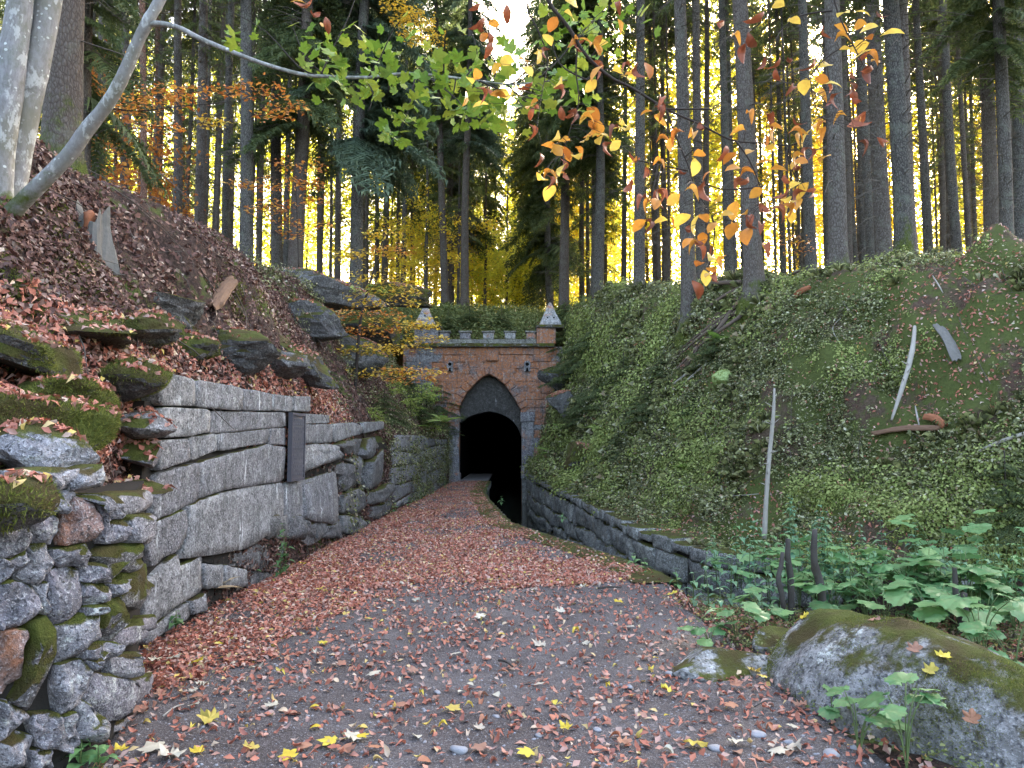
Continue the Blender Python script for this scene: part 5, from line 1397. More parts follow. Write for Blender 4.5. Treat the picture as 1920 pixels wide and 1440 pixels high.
def spruce_bough(seed, n=22, fine=False, droop=.35):
    """one bough, length 1 along +y; side twigs with short needle sprays hanging from them"""
    rg = random.Random(seed); V = []; F = []
    def tri(a, b, c): n0 = len(V); V.extend([a, b, c]); F.append((n0, n0 + 1, n0 + 2))
    def mid(t): return Vector((0.03 * math.sin(t * 4 + seed), t, -droop * t * t + .10 * droop * t))
    for i in range(n):
        t = .06 + .94 * i / n; p = mid(t)
        for s_ in (-1, 1):
            L = (.40 * (1 - .65 * t) + .04) * rg.uniform(.7, 1.15)
            d = Vector((s_ * rg.uniform(.75, 1), rg.uniform(.45, .8), -rg.uniform(.15, .5))).normalized()
            tip = p + d * L
            w_ = Vector((-d.y * s_, abs(d.x), 0)) * .018
            tri(p - w_, p + w_, tip)
            k = 7 if fine else 3
            for j in range(k):
                q = p.lerp(tip, (j + .5) / k)
                nl = (.085 if fine else .15) * rg.uniform(.6, 1.2)
                e = Vector((d.x * .5 + rg.uniform(-.6, .6), d.y * .5 + rg.uniform(-.5, .5), -rg.uniform(.3, 1.0))).normalized()
                sd = d * (.012 if fine else .028)
                tri(q - sd, q + sd, q + e * nl)
                if fine:
                    e2 = Vector((-e.x, -e.y, rg.uniform(-.6, .1))).normalized()
                    tri(q - sd, q + sd, q + e2 * nl)
    tri(Vector((-.012, 0, 0)), Vector((.012, 0, 0)), mid(1))
    return np.array([tuple(v) for v in V]), np.array(F)
bough_lo = [spruce_bough(i, 16) for i in range(3)]
bough_hi = [spruce_bough(10 + i, 26, True, .45) for i in range(3)]
def place_boughs(boughs, specs, seed):
    """specs: (x,y,z, azimuth, pitch, length)"""
    VV = []; FF = []; off = 0; rg = random.Random(seed)
    for (x, y, z, az, pt, L) in specs:
        V, F = rg.choice(boughs)
        m = Matrix.Rotation(az, 3, 'Z') @ Matrix.Rotation(pt, 3, 'X') @ Matrix.Rotation(rg.uniform(-.2, .2), 3, 'Y')
        v = (V * L) @ np.array(m).T + [x, y, z]
        VV.append(v); FF.append(F + off); off += len(V)
    return np.vstack(VV), np.vstack(FF)
def crown_mesh(name, H, z0, Lmax, nb, seed, m, sparse_from=None, nsparse=0, boughs=None):
    rg = random.Random(seed); sp = []
    for i in range(nb):
        t = (i + .5) / nb; z = z0 + (H - z0) * t
        L = Lmax * (1 - t) ** .75 * rg.uniform(.65, 1.1) + .25
        sp.append((0, 0, z, i * 2.4 + rg.uniform(-.3, .3), rg.uniform(-.35, .1), L))
    for i in range(nsparse):
        z = rg.uniform(sparse_from, z0); sp.append((0, 0, z, rg.uniform(0, 6.28), rg.uniform(-.5, -.1), rg.uniform(.6, Lmax * .8)))
    V, F = place_boughs(boughs or bough_lo, sp, seed)
    return mesh(name, V, F, m, False)
def dead_branches(seed, z0, z1, n, Lm=1.4):
    rg = random.Random(seed); parts = []
    for i in range(n):
        z = rg.uniform(z0, z1); a = rg.uniform(0, 6.28); L = rg.uniform(.3, Lm); dz = rg.uniform(-.45, .15)
        d = Vector((math.cos(a), math.sin(a), dz)).normalized()
        p0 = Vector((0, 0, z)); p1 = p0 + d * L * .5 + Vector((0, 0, .05)); p2 = p0 + d * L + Vector((0, 0, -.08 * L))
        parts.append(tube([p0, p1, p2], [.014, .009, .003], 3, cap=False))
        for k in range(rg.randint(1, 4)):
            q = p0.lerp(p2, rg.uniform(.35, .9)); e = (d + Vector((rg.uniform(-1, 1), rg.uniform(-1, 1), rg.uniform(-.5, .3)))).normalized()
            parts.append(tube([q, q + e * rg.uniform(.15, .5)], [.006, .002], 3, cap=False))
    V, F = join(parts); return mesh('dead_branches', V, F, M['dead_twig'], False)
HT = 27
TR_M = [trunk_mesh('spruce_trunk', .21, HT, 5 + i, M['spruce_bark']) for i in range(4)]
TR_FAR = [trunk_mesh('spruce_trunk', .21, HT, 25 + i, M['spruce_bark'], 8) for i in range(3)]
TR_RED = trunk_mesh('spruce_trunk', .21, HT, 31, M['reddish_bark'])
TR_MOSS = trunk_mesh('spruce_trunk', .21, HT, 32, M['spruce_bark_mossy'])
CR_HI = [crown_mesh('spruce_crown', HT + .5, 18.5, 2.0, 60, 50 + i, M['needles'], 9, 12) for i in range(3)]
CR_LOW = [crown_mesh('spruce_crown', HT + .5, 11, 2.5, 100, 60 + i, M['needles'], 5, 16) for i in range(2)]
DB = [dead_branches(70 + i, 2.0, 18, 150, 1.7) for i in range(3)]
def spruce(px, py, D, diam, label, group=None, kind='hi', tm=None, topx=None):
    a, b = ray(px, py)
    x = a * D; z = ground(x, D)
    o = empty('spruce_tree', label, 'tree', (x, D, z), group)
    s_ = diam / .42
    far = D > 45
    t = obj('trunk', tm or rnd.choice(TR_FAR if far else TR_M), o); t.scale = (s_, s_, 1)
    az = rnd.uniform(0, 6.28); t.rotation_euler[2] = az
    if topx is not None:
        # lean so that the trunk passes the seen top
        a2, _ = ray(topx[0], topx[1]); zt = EYE + ray(topx[0], topx[1])[1] * D - z
        if zt > 1: o.rotation_euler[1] = math.atan2(a2 * D - x, zt)
    if kind != 'none':
        c = obj('crown', rnd.choice(CR_HI if kind == 'hi' else CR_LOW), o); c.rotation_euler[2] = rnd.uniform(0, 6.28)
        hs = rnd.uniform(.92, 1.1); c.scale = (hs, hs, 1)
    d = obj('branches', rnd.choice(DB), o); d.rotation_euler[2] = rnd.uniform(0, 6.28); d.scale = (1, 1, 1)
    return o
c6 = lambda X: 1180 + X / 2.595
# traced trunks on the right bank: (top X, base X, width X, base Y) in the crop 1180..1920
RT = [(35, 45, 60, 1390, 'spruce trunk standing right behind the beech twigs at the left end of the right row'),
      (85, 88, 25, 1390, 'slim spruce trunk just right of the first thick trunk on the right bank crest'),
      (140, 170, 35, 1390, 'slim straight spruce trunk between two thicker ones left in the right row'),
      (240, 290, 80, 1390, 'thick grey spruce trunk behind the brown hanging leaves, slightly leaning left'),
      (400, 415, 22, 1350, 'thin dark spruce pole between the two thick trunks behind the hanging twig'),
      (460, 485, 50, 1340, 'medium spruce trunk directly left of the thickest foreground trunk'),
      (540, 608, 95, 1390, 'thickest near spruce trunk with flared mossy foot on the bank crest'),
      (720, 745, 22, 1310, 'thin spruce pole in front of the bright yellow foliage'),
      (775, 810, 26, 1310, 'thin spruce pole just left of the thick trunk with yellow behind'),
      (855, 885, 60, 1290, 'dark spruce trunk left of the near trunk with rooted foot on the slope'),
      (920, 925, 20, 1270, 'very thin pole wedged between two dark trunks'),
      (965, 1008, 90, 1380, 'near spruce trunk whose foot reaches down onto the mossy slope'),
      (1060, 1100, 38, 1230, 'slim spruce trunk right behind the near slope trunk'),
      (1110, 1140, 50, 1230, 'medium spruce trunk two places right of the near slope trunk'),
      (1190, 1240, 84, 1210, 'thick spruce trunk left of the moss covered one'),
      (1290, 1335, 94, 1210, 'thick spruce trunk coated with green moss on its left side'),
      (1390, 1460, 50, 1210, 'medium spruce trunk right of the moss covered one, leaning left'),
      (1495, 1515, 35, 1210, 'slim spruce trunk in the right third of the crest'),
      (1540, 1600, 52, 1210, 'spruce trunk forming a close pair with a slimmer one'),
      (1500, 1568, 34, 1210, 'slimmer partner of the close pair of trunks on the right'),
      (1690, 1770, 74, 1220, 'thick leaning spruce trunk near the right end of the crest'),
      (1780, 1830, 25, 1210, 'thin pole right of the thick leaning trunk'),
      (1812, 1862, 22, 1210, 'thinnest pole before the last thick trunk at the right'),
      (1850, 1902, 70, 1200, 'last thick spruce trunk at the right edge of the photo')]
for i, (tx, bx, w_, by, lab) in enumerate(RT):
    D = {6: 16.5, 11: 14.7, 15: 15.5}.get(i, max(1515 / w_, 17))
    diam = w_ / 2.595 / 1390 * D * .97
    spruce(c6(bx), 500, D, diam, lab, 'spruce trunks on the right bank', 'hi' if D > 17 else 'hi', TR_MOSS if i == 15 else None, (c6(tx), 5))
c5 = lambda X: 560 + X / 3
CTR = [(790, 825, 45, 'grey spruce trunk above the portal left of the bright gap'), (765, 765, 28, 'slim trunk left of the grey trunk above the portal'), (955, 960, 22, 'sunlit pale slim trunk just left of the gap over the portal'), (880, 885, 16, 'very slim pale trunk above the battlements'),
       (1480, 1490, 60, 'dark spruce trunk right of the gap above the right pyramid cap'), (1590, 1592, 36, 'slimmer trunk right of the dark one near the gap'), (1650, 1672, 64, 'thick dark trunk behind the yellow beech leaves'), (1705, 1718, 28, 'slim dark trunk beside the thick one behind yellow leaves'), (1755, 1768, 24, 'thin trunk before the first row of the right bank'), (650, 652, 30, 'slim trunk left of the portal behind the yellow sapling'), (480, 485, 40, 'spruce trunk behind the sapling on the left crest')]
for tx, bx, w_, lab in CTR:
    D = max(1751 / w_, 36); diam = w_ / 3 / 1390 * D
    spruce(c5(bx), 560, D, diam, lab, 'spruces above the tunnel', 'low', None, (c5(tx), 5))
c4 = lambda X: X / 3
LT = [(1380, 1400, 80, 22, 'thick dark spruce trunk left of the big drooping spruce'), (1270, 1290, 58, 30, 'grey spruce trunk with many dead twigs in the middle left'), (1120, 1135, 70, 25, 'stout spruce trunk behind the orange beech leaves'), (985, 1010, 60, 27, 'grey spruce trunk with bare stubs left of the stout trunk'), (905, 925, 45, 36, 'medium trunk beside the reddish one'), (815, 822, 40, 19, 'reddish brown straight trunk on the left crest'), (695, 705, 55, 24, 'dark trunk behind the leaning grey stem'), (510, 512, 45, 34, 'trunk seen through orange foliage at upper left'), (1560, 1570, 70, 24, 'dark trunk immediately left of the drooping spruce'), (1215, 1220, 30, 50, 'slim far trunk between the stout trunks on the left'), (1060, 1062, 24, 58, 'thin far trunk right of the grey spruce on the left')]
for tx, bx, w_, D, lab in LT:
    diam = w_ / 3 / 1390 * D
    spruce(c4(bx), 420, D, diam, lab, 'spruces behind the left bank', 'low' if D > 50 else 'hi', TR_RED if 'reddish' in lab else None, (c4(tx), 5))
# dark mossy trunk right behind the maple stems
spruce(120, 260, 9.5, .46, 'dark mossy trunk directly behind the grey maple stems at the left edge', None, 'hi', TR_MOSS, (128, 5))
# filler forest behind the traced trunks
used = []
labs = ['slim spruce in the depth of the forest behind the right bank', 'slim spruce in the depth of the forest behind the left bank', 'spruce standing far back above the tunnel hill']
cnt = 0
for i in range(900):
    if cnt >= 128: break
    D = 26 + 28 * rnd.random() ** .8
    px = rnd.uniform(-250, 2170)
    if 868 < px < 1010 and rnd.random() < .9: continue
    if abs(px - 950) < 260 and D < 40: continue
    a, b = ray(px, 500); x = a * D
    if any((x - u) ** 2 + (D - v_) ** 2 < 2.0 for u, v_ in used): continue
    used.append((x, D)); cnt += 1
    k = 0 if px > 1010 else (1 if px < 760 else 2)
    spruce(px, 500, D, rnd.choice([.15, .18, .22, .26, .32, .38]), labs[k], ['distant spruces on the right', 'distant spruces on the left', 'distant spruces in the middle'][k], 'hi' if k != 2 else 'low')

# big drooping spruces framing the gap
def big_spruce(px, D, diam, H, z0, z1, nb, Lm, label, seed, m, sidebias=None, topz=None):
    x = ray(px, 300)[0] * D; z = ground(x, D)
    o = empty('spruce_tree', label, 'tree', (x, D, z))
    t = obj('trunk', TR_M[seed % 4], o); t.scale = (diam / .42, diam / .42, 1)
    rg = random.Random(seed)
    n_each = nb // 4
    for q in range(4):
        sp = []
        for i in range(n_each):
            zz = z0 + (z1 - z0) * ((i * 4 + q) / nb); az = rg.uniform(0, 6.28) if sidebias is None or rg.random() < .45 else sidebias + rg.uniform(-.9, .9)
            sp.append((0, 0, zz, az, rg.uniform(-.55, -.1), Lm * rg.uniform(.6, 1.1) * (1 - .35 * (zz - z0) / (z1 - z0))))
        V, F = place_boughs(bough_hi, sp, seed + q)
        obj('bough_tier', mesh('bough_tier', V, F, m, False), o)
    c = obj('crown', CR_HI[seed % 3], o)
    obj('branches', DB[seed % 3], o)
    return o
big_spruce(668, 24, .45, 27, 5.5, 17, 84, 3.2, 'large dark spruce with long drooping boughs left of the bright gap', 91, M['needles_blue'], -1.3)
big_spruce(560, 23, .5, 27, 6, 17, 60, 2.6, 'dark spruce behind and left of the big drooping one', 92, M['needles'], None)
big_spruce(1120, 33, .5, 27, 7.5, 20, 80, 3.4, 'full green spruce just right of the bright gap above the portal', 93, M['needles'], 1.3)
big_spruce(1030, 44, .45, 27, 4, 20, 80, 3.2, 'spruce with low green boughs at the right side of the gap', 94, M['needles'], 1.0)
big_spruce(840, 46, .45, 27, 6, 20, 80, 3.2, 'spruce with yellowish green boughs at the left side of the gap', 95, M['needles'], -1.0)
big_spruce(1700, 15.5, .3, 27, 6.5, 12, 40, 2.0, 'spruce with sagging dark boughs behind the mossy trunk at upper right', 96, M['needles'], None)
big_spruce(1880, 19, .35, 27, 6.5, 14, 50, 2.2, 'bushy dark green spruce at the right edge of the photo', 97, M['needles'], None)
big_spruce(150, 14, .4, 27, 2.5, 9, 36, 2.0, 'dark spruce behind the maple stems at upper left', 98, M['needles'], None)

big_spruce(905, 58, .4, 27, 3, 22, 90, 2.6, 'far spruce whose boughs close the gap from the left', 99, M['needles'], -1.57)
big_spruce(1002, 56, .4, 27, 3, 22, 90, 3.0, 'far spruce whose boughs close the gap from the right', 101, M['needles'], 1.57)
big_spruce(960, 72, .35, 27, 2, 20, 80, 2.4, 'hazy small spruce at the bottom of the bright gap', 105, M['needles'], None)
big_spruce(925, 64, .3, 27, 2, 24, 80, 2.2, 'narrow spruce standing inside the left part of the gap', 107, M['needles'], None)
big_spruce(985, 66, .3, 27, 2, 24, 80, 2.2, 'narrow spruce standing inside the right part of the gap', 109, M['needles'], None)
big_spruce(870, 38, .45, 27, 9, 22, 70, 2.8, 'greyish spruce with high boughs left of the gap', 103, M['needles_blue'], -1.2)
# sunlit yellow beeches behind the spruces
def layered_crown(n, rx, ry, z0, z1, leaf, ls, seed, m, name='crown', layers=9, flatn=.5):
    rg = np.random.default_rng(seed)
    ns = 55 if z1 < 20 else 170
    sc_ = rg.normal(0, 1, (ns, 3)); sc_ /= np.linalg.norm(sc_, axis=1, keepdims=True); sc_ *= rg.random((ns, 1)) ** .45
    k = rg.integers(0, ns, n)
    sub = rg.normal(0, 1, (n, 3)) * [.17, .17, .045]
    q = sc_[k] + sub
    p = q * [rx, ry, (z1 - z0) / 2] + [0, 0, (z0 + z1) / 2]
    v, f = scatter([leaf], p, np.tile([0, 0, flatn], (n, 1)) + rg.normal(0, .3, (n, 3)), rg.uniform(.6, 1.3, n) * ls, .35, rg)
    return mesh(name, v, f, m, False)
BC = [layered_crown(11000, 4.2, 4.2, 1.0, 30, leaf_2, .32, 100 + i, M[m_]) for i, m_ in enumerate(['yellow_leaf', 'yellowgreen_leaf', 'yellow_leaf'])]
BC_LOW = [layered_crown(3800, 2.6, 2.6, .5, 8, leaf_2, .17, 110 + i, M[m_]) for i, m_ in enumerate(['yellow_leaf', 'yellowgreen_leaf', 'orange_leaf'])]
BT = trunk_mesh('beech_trunk', .15, 26, 71, M['spruce_bark'], 8)
def beech(px, D, kind, label, group, cr=None, sc=1.0):
    x = ray(px, 400)[0] * D
    o = empty('beech_tree', label, 'tree', (x, D, ground(x, D)), group)
    t = obj('trunk', BT, o); t.scale = (.8, .8, 1 if kind == 'tall' else .5)
    c = obj('crown', cr or rnd.choice(BC if kind == 'tall' else BC_LOW), o); c.rotation_euler[2] = rnd.uniform(0, 6.28); c.scale = (sc, sc, sc)
for px in list(range(-150, 820, 90)):
    beech(px + rnd.uniform(-30, 30), rnd.uniform(58, 70), 'tall', 'sunlit yellow green beech glowing far behind the left spruces', 'far sunlit beeches on the left', BC[1], 1.05)
for px in list(range(1060, 2100, 62)):
    beech(px + rnd.uniform(-20, 20), rnd.uniform(54, 68), 'tall', 'bright yellow beech glowing between the right hand trunks', 'far sunlit beeches on the right', None, 1.05)
for px in (735, 800, 850, 885, 910, 975, 1000, 1035, 1060, 950):
    beech(px, rnd.uniform(44, 62), 'low', 'small golden beech in the sunny clearing beyond the tunnel hill', 'small golden beeches in the gap', BC_LOW[0 if px < 900 else 1], rnd.uniform(1.0, 1.35))
for px in (800, 850, 900, 985, 1030, 1080):
    beech(px, rnd.uniform(62, 76), 'tall', 'tall yellow green beech filling the view behind the gap', 'tall beeches behind the gap', BC[1], .95)
beech(800, 40, 'low', 'yellow beech crown glowing high beside the drooping spruce', None, BC_LOW[0], .9)
for px, D in ((215, 30), (300, 38), (180, 22)):
    beech(px, D, 'low', ['orange beech between the trunks at upper left', 'small orange beech behind the leaning stem', 'orange and yellow young beech behind the maple'][[215, 300, 180].index(px)], None, BC_LOW[2], 1.0)
# distant wood that reads as one mass
rg = np.random.default_rng(501)
n = 60000
x = rg.uniform(-95, 105, n); y = rg.uniform(112, 140, n); z = 9 + rg.random(n) ** 1.1 * 24
pp = np.stack([x, y, z], 1)
pxx = 960 + x / y * 1390
keep = (fbm(pp, .16, 7, 3) + .25 - (z - 9) / 80 > -.05) & ~((np.abs(pxx - 950) < 22) & (z > 10))
pp = pp[keep]
v, f = scatter([leaf_2], pp, rg.normal(0, 1, (len(pp), 3)), rg.uniform(.5, 1.0, len(pp)), .4, rg)
obj('distant_wood', mesh('distant_wood', v, f, M['yellow_leaf'], False), None, 'mass of yellow green foliage closing the view behind the forest', 'woodland', kind='stuff')

# ================================================================== grey maple at the left, with the leaning stem and the long branch
mp = empty('maple_tree', 'grey barked maple with two thick stems and one slim leaning stem at the left edge', 'tree', P(10, 400, 6.5))
ml = mp.location
def mpart(name, pts, radii, m, sides=10, parent=None, sm=4, noise=0.004):
    pp = smoothpath([Vector(p) - ml for p in pts], sm)
    rr = np.interp(np.linspace(0, 1, len(pp)), np.linspace(0, 1, len(radii)), radii)
    V, F = tube(pp, rr, sides, noise)
    return obj(name, mesh(name, V, F, m), parent or mp)
s65 = 6.5 / 1390
mpart('stem', [P(-5, 440, 6.5), P(-5, 380, 6.5), P(-2, 300, 6.5), P(12, 200, 6.5), P(25, 100, 6.5), P(38, 0, 6.5), P(50, -140, 6.5), P(60, -400, 6.5)], [28 * s65, 26 * s65, 25 * s65, 22 * s65, 19 * s65], M['maple_bark'], 16)
mpart('stem', [P(14, 430, 6.7), P(18, 360, 6.7), P(36, 260, 6.7), P(55, 170, 6.7), P(72, 100, 6.7), P(92, 0, 6.7), P(112, -140, 6.7), P(140, -400, 6.7)], [29 * s65, 28 * s65, 26 * s65, 23 * s65, 20 * s65], M['maple_bark'], 16)
mpart('leaning_stem', [P(5, 420, 6.4), P(35, 385, 6.35), P(75, 345, 6.3), P(125, 295, 6.25), P(165, 240, 6.2), P(205, 190, 6.15), P(232, 140, 6.1), P(258, 80, 6.05), P(275, 45, 6), P(300, 0, 6), P(330, -60, 6)], [17 * s65, 15 * s65, 14 * s65, 13 * s65, 12 * s65, 11 * s65, 10 * s65, 9.5 * s65, 9 * s65], M['maple_bark'], 12)
lb = mpart('branch', [P(276, 50, 6), P(290, 44, 6), P(330, 50, 6), P(375, 72, 6), P(430, 95, 6), P(490, 118, 6), P(560, 138, 6), P(620, 144, 6), P(690, 145, 6), P(760, 138, 6), P(830, 143, 6), P(900, 152, 6), P(960, 158, 6), P(1030, 152, 6), P(1100, 148, 6)],
           [5.5 * s65, 5 * s65, 4.5 * s65, 4 * s65, 3.5 * s65, 3 * s65, 2.5 * s65, 2 * s65, 1.5 * s65, 1 * s65], M['branch_bark'], 8)
mapl = [mesh('maple_leaf', maple(20 + i, c_)[0], maple(20 + i, c_)[1], M['green_leaf'], False) for i, c_ in enumerate((.0, .2, .45, -.15))]
twigs = [[(600, 143), (625, 90), (650, 40), (665, 0)], [(690, 145), (712, 110), (735, 60), (750, 40)], [(832, 143), (833, 90), (838, 55)], [(780, 140), (773, 170), (765, 210), (752, 240)], [(610, 143), (575, 110), (562, 85), (545, 40)], [(680, 144), (700, 175), (690, 210)],
         [(855, 145), (850, 175), (840, 200)], [(895, 150), (896, 190), (900, 220)], [(730, 142), (728, 175)], [(870, 148), (895, 110), (885, 60)], [(900, 152), (960, 180), (985, 205)], [(960, 158), (1000, 120), (1010, 90)], [(925, 155), (930, 120), (915, 85), (935, 40), (910, 20)], [(1030, 152), (1060, 170), (1090, 180)], [(1000, 155), (1050, 110), (1090, 60), (1130, 30)], [(600, 143), (560, 125), (500, 60), (430, 20)], [(1100, 148), (1140, 130), (1180, 150)], [(800, 142), (860, 190), (880, 235)], [(950, 158), (985, 190), (1010, 200)]]
for tw in twigs:
    dd = rnd.uniform(5.6, 6.2)
    pts = [P(a, b, 6 + (dd - 6) * (i / (len(tw) - 1))) for i, (a, b) in enumerate(tw)]
    mpart('twig', pts, [.008, .003], M['twig_bark'], 5, lb, 3, 0)
regions = [((760, 40), (640, 70), 44), ((850, 150), (180, 95), 60), ((690, 90), (130, 60), 24), ((640, 170), (90, 40), 16), ((900, 215), (90, 35), 22), ((1030, 165), (110, 50), 34), ((600, 100), (60, 60), 12), ((760, 225), (60, 30), 10), ((1100, 60), (90, 50), 20), ((1150, 30), (100, 40), 14), ((735, 260), (30, 20), 5), ((445, 70), (45, 18), 4)]
nleaf = 0
for (cx, cy), (sx, sy), n in regions[1:]:
    for i in range(int(n * 2.3)):
        a, b = rnd.gauss(0, .5), rnd.gauss(0, .5)
        if abs(a) > 1 or abs(b) > 1: continue
        D = rnd.uniform(5.3, 6.7)
        o = obj('leaf', rnd.choice(mapl), lb, loc=P(cx + a * sx, cy + b * sy, D) - ml)
        s_ = rnd.uniform(.07, .125); o.scale = (s_,) * 3
        o.rotation_euler = (rnd.gauss(.5, .5), rnd.gauss(0, .5), rnd.uniform(0, 6.28)); nleaf += 1

# ================================================================== beech branch hanging in from the top right
bb = empty('beech_branch', 'thin dark beech branch with yellow, orange and brown leaves hanging in from the top', 'branch', P(1010, -60, 2.8))
bl_ = bb.location
def twig(pts, r0, r1, D, parent=bb, name='twig'):
    pp = smoothpath([P(a, b, D + (k_ * .02)) - bl_ for k_, (a, b) in enumerate(pts)], 4)
    rr = np.linspace(r0, r1, len(pp)); V, F = tube(pp, rr, 6)
    return obj(name, mesh(name, V, F, M['twig_bark']), parent)
twig([(1010, -60), (1030, 5), (1065, 50), (1100, 105), (1145, 145), (1185, 165), (1250, 205), (1310, 232), (1370, 262), (1420, 268), (1480, 273)], .0085, .0025, 2.8, name='main_twig')
TW = [[(1250, 205), (1265, 250), (1290, 310), (1305, 355), (1335, 405)], [(1380, 265), (1405, 300), (1425, 350), (1430, 385)], [(1250, 205), (1330, 205), (1350, 215)], [(1480, 273), (1478, 300), (1495, 340)], [(1550, -60), (1570, 20), (1600, 85), (1620, 125)],
      [(1060, -60), (990, 0), (1010, 60), (1027, 110), (1015, 180), (1005, 250)], [(1085, 70), (1080, 130), (1085, 190), (1070, 240), (1055, 290)], [(1335, 405), (1340, 440), (1330, 500)], [(1100, 150), (1050, 120), (1030, 60)], [(1430, -60), (1440, 20), (1405, 60)], [(1600, 85), (1560, 100), (1520, 150), (1540, 230)], [(1560, 20), (1500, 30), (1460, 60)], [(1290, 320), (1240, 310), (1190, 300)], [(1430, 350), (1360, 355), (1310, 340)]]
for t_ in TW: twig(t_, .004, .0015, 2.8 + rnd.uniform(-.12, .12))
bm_ = {}
for nm_, sh in (('h', beech_hi), ('c', beech_curl), ('d', beech_curl2)):
    for mt in ('beech_yellow', 'beech_orange', 'beech_brown'): bm_[nm_, mt] = mesh('beech_leaf', sh[0], sh[1], M[mt], True)
LV = [(1560, 120, 'y', 40), (1520, 240, 'y', 42), (1515, 340, 'y', 44), (1540, 235, 'o', 34), (1640, 90, 'y', 46), (1610, 60, 'y', 40), (1650, 65, 'y', 48), (1630, 80, 'y', 42), (1600, 20, 'y', 38), (1570, 30, 'y', 40), (1510, 145, 'y', 44), (1545, 155, 'y', 40), (1530, 170, 'o', 30), (1565, 45, 'o', 36), (1470, 10, 'y', 40), (1500, 40, 'y', 36), (1440, 25, 'b', 44), (1400, 65, 'b', 46), (1395, 80, 'b', 40), (1350, 45, 'b', 36), (1440, 110, 'b', 36), (1470, 110, 'b', 36), (1450, 130, 'b', 34),
      (1625, 120, 'b', 40), (1640, 125, 'b', 34), (1625, 210, 'b', 46), (1590, 230, 'b', 40), (1610, 260, 'b', 34), (1595, 165, 'b', 34), (1570, 170, 'b', 34), (1230, 260, 'o', 34), (1280, 240, 'o', 38), (1310, 235, 'b', 34), (1240, 180, 'b', 32), (1245, 195, 'b', 34), (1305, 295, 'y', 42), (1300, 290, 'o', 34), (1370, 270, 'b', 40), (1380, 285, 'o', 36), (1400, 240, 'o', 32), (1450, 235, 'o', 38), (1480, 242, 'o', 36), (1440, 270, 'y', 36), (1510, 295, 'y', 44), (1505, 285, 'o', 34), (1450, 300, 'o', 38), (1500, 340, 'y', 36), (1465, 330, 'b', 34), (1385, 325, 'o', 38), (1410, 335, 'b', 36), (1315, 340, 'b', 46), (1380, 375, 'o', 44), (1420, 385, 'b', 38), (1350, 375, 'y', 38), (1285, 350, 'o', 36), (1240, 350, 'b', 40), (1230, 370, 'o', 36), (1200, 305, 'b', 38), (1215, 315, 'b', 34), (1250, 410, 'y', 44), (1215, 410, 'b', 34), (1295, 400, 'y', 46), (1310, 400, 'y', 46), (1380, 415, 'o', 46), (1400, 425, 'o', 48), (1430, 420, 'b', 36), (1345, 415, 'o', 34), (1470, 380, 'o', 38), (1490, 375, 'y', 44), (1450, 385, 'b', 38), (1515, 355, 'b', 32), (1500, 370, 'o', 36),
      (1300, 445, 'o', 34), (1310, 458, 'b', 30), (1335, 478, 'y', 38), (1358, 475, 'o', 34), (1305, 498, 'o', 34), (1320, 505, 'y', 36), (1340, 510, 'y', 36), (1300, 525, 'b', 46), (1325, 500, 'o', 34),
      (940, 120, 'y', 38), (965, 115, 'y', 40), (990, 115, 'o', 34), (930, 170, 'y', 42), (960, 175, 'y', 42), (950, 180, 'o', 36), (910, 170, 'b', 34), (900, 160, 'b', 34), (1045, 155, 'y', 42), (1035, 85, 'y', 36), (1080, 70, 'o', 38), (1090, 75, 'b', 36), (1140, 75, 'y', 44), (1105, 80, 'o', 36), (1110, 110, 'b', 44), (1130, 120, 'o', 44), (1150, 130, 'y', 40), (1190, 120, 'b', 36), (1210, 115, 'o', 40), (1180, 140, 'y', 36), (1100, 200, 'o', 40), (1115, 205, 'y', 44), (1130, 250, 'y', 46), (1145, 240, 'y', 46), (1110, 255, 'y', 42), (1125, 225, 'o', 36), (1060, 265, 'y', 40), (1040, 255, 'y', 40), (1015, 270, 'o', 40), (1045, 265, 'o', 38), (1020, 285, 'b', 34), (1060, 305, 'y', 42), (1070, 300, 'o', 40), (1085, 297, 'y', 40), (1058, 320, 'o', 34), (1010, 335, 'y', 46), (1040, 345, 'y', 44), (1030, 325, 'b', 32), (1060, 20, 'y', 38), (1045, 30, 'o', 38), (1085, 10, 'y', 44), (1010, 90, 'y', 36), (1000, 200, 'b', 30), (1050, 200, 'b', 34), (1080, 205, 'b', 34), (1160, 35, 'o', 34),
      (915, 35, 'b', 40), (920, 60, 'b', 34), (950, 5, 'b', 40), (925, 75, 'b', 36), (905, 62, 'b', 30), (590, 10, 'b', 44), (600, 30, 'b', 36), (615, 45, 'o', 36), (575, 5, 'o', 34), (610, 28, 'b', 34)]
for i in range(120):
    k_ = rnd.choice(LV[:130]); LV.append((k_[0] + rnd.gauss(0, 26), k_[1] + rnd.gauss(0, 20), rnd.choice([k_[2], 'b', 'o']), rnd.uniform(26, 38)))
tw_px = []
for t_ in TW + [[(1010, -60), (1030, 5), (1065, 50), (1100, 105), (1145, 145), (1185, 165), (1250, 205), (1310, 232), (1370, 262), (1420, 268), (1480, 273)]]:
    for q0, q1 in zip(t_[:-1], t_[1:]):
        for k_ in range(8): tw_px.append((q0[0] + (q1[0] - q0[0]) * k_ / 8, q0[1] + (q1[1] - q0[1]) * k_ / 8))
tws = []
cc = {'y': 'beech_yellow', 'o': 'beech_orange', 'b': 'beech_brown'}
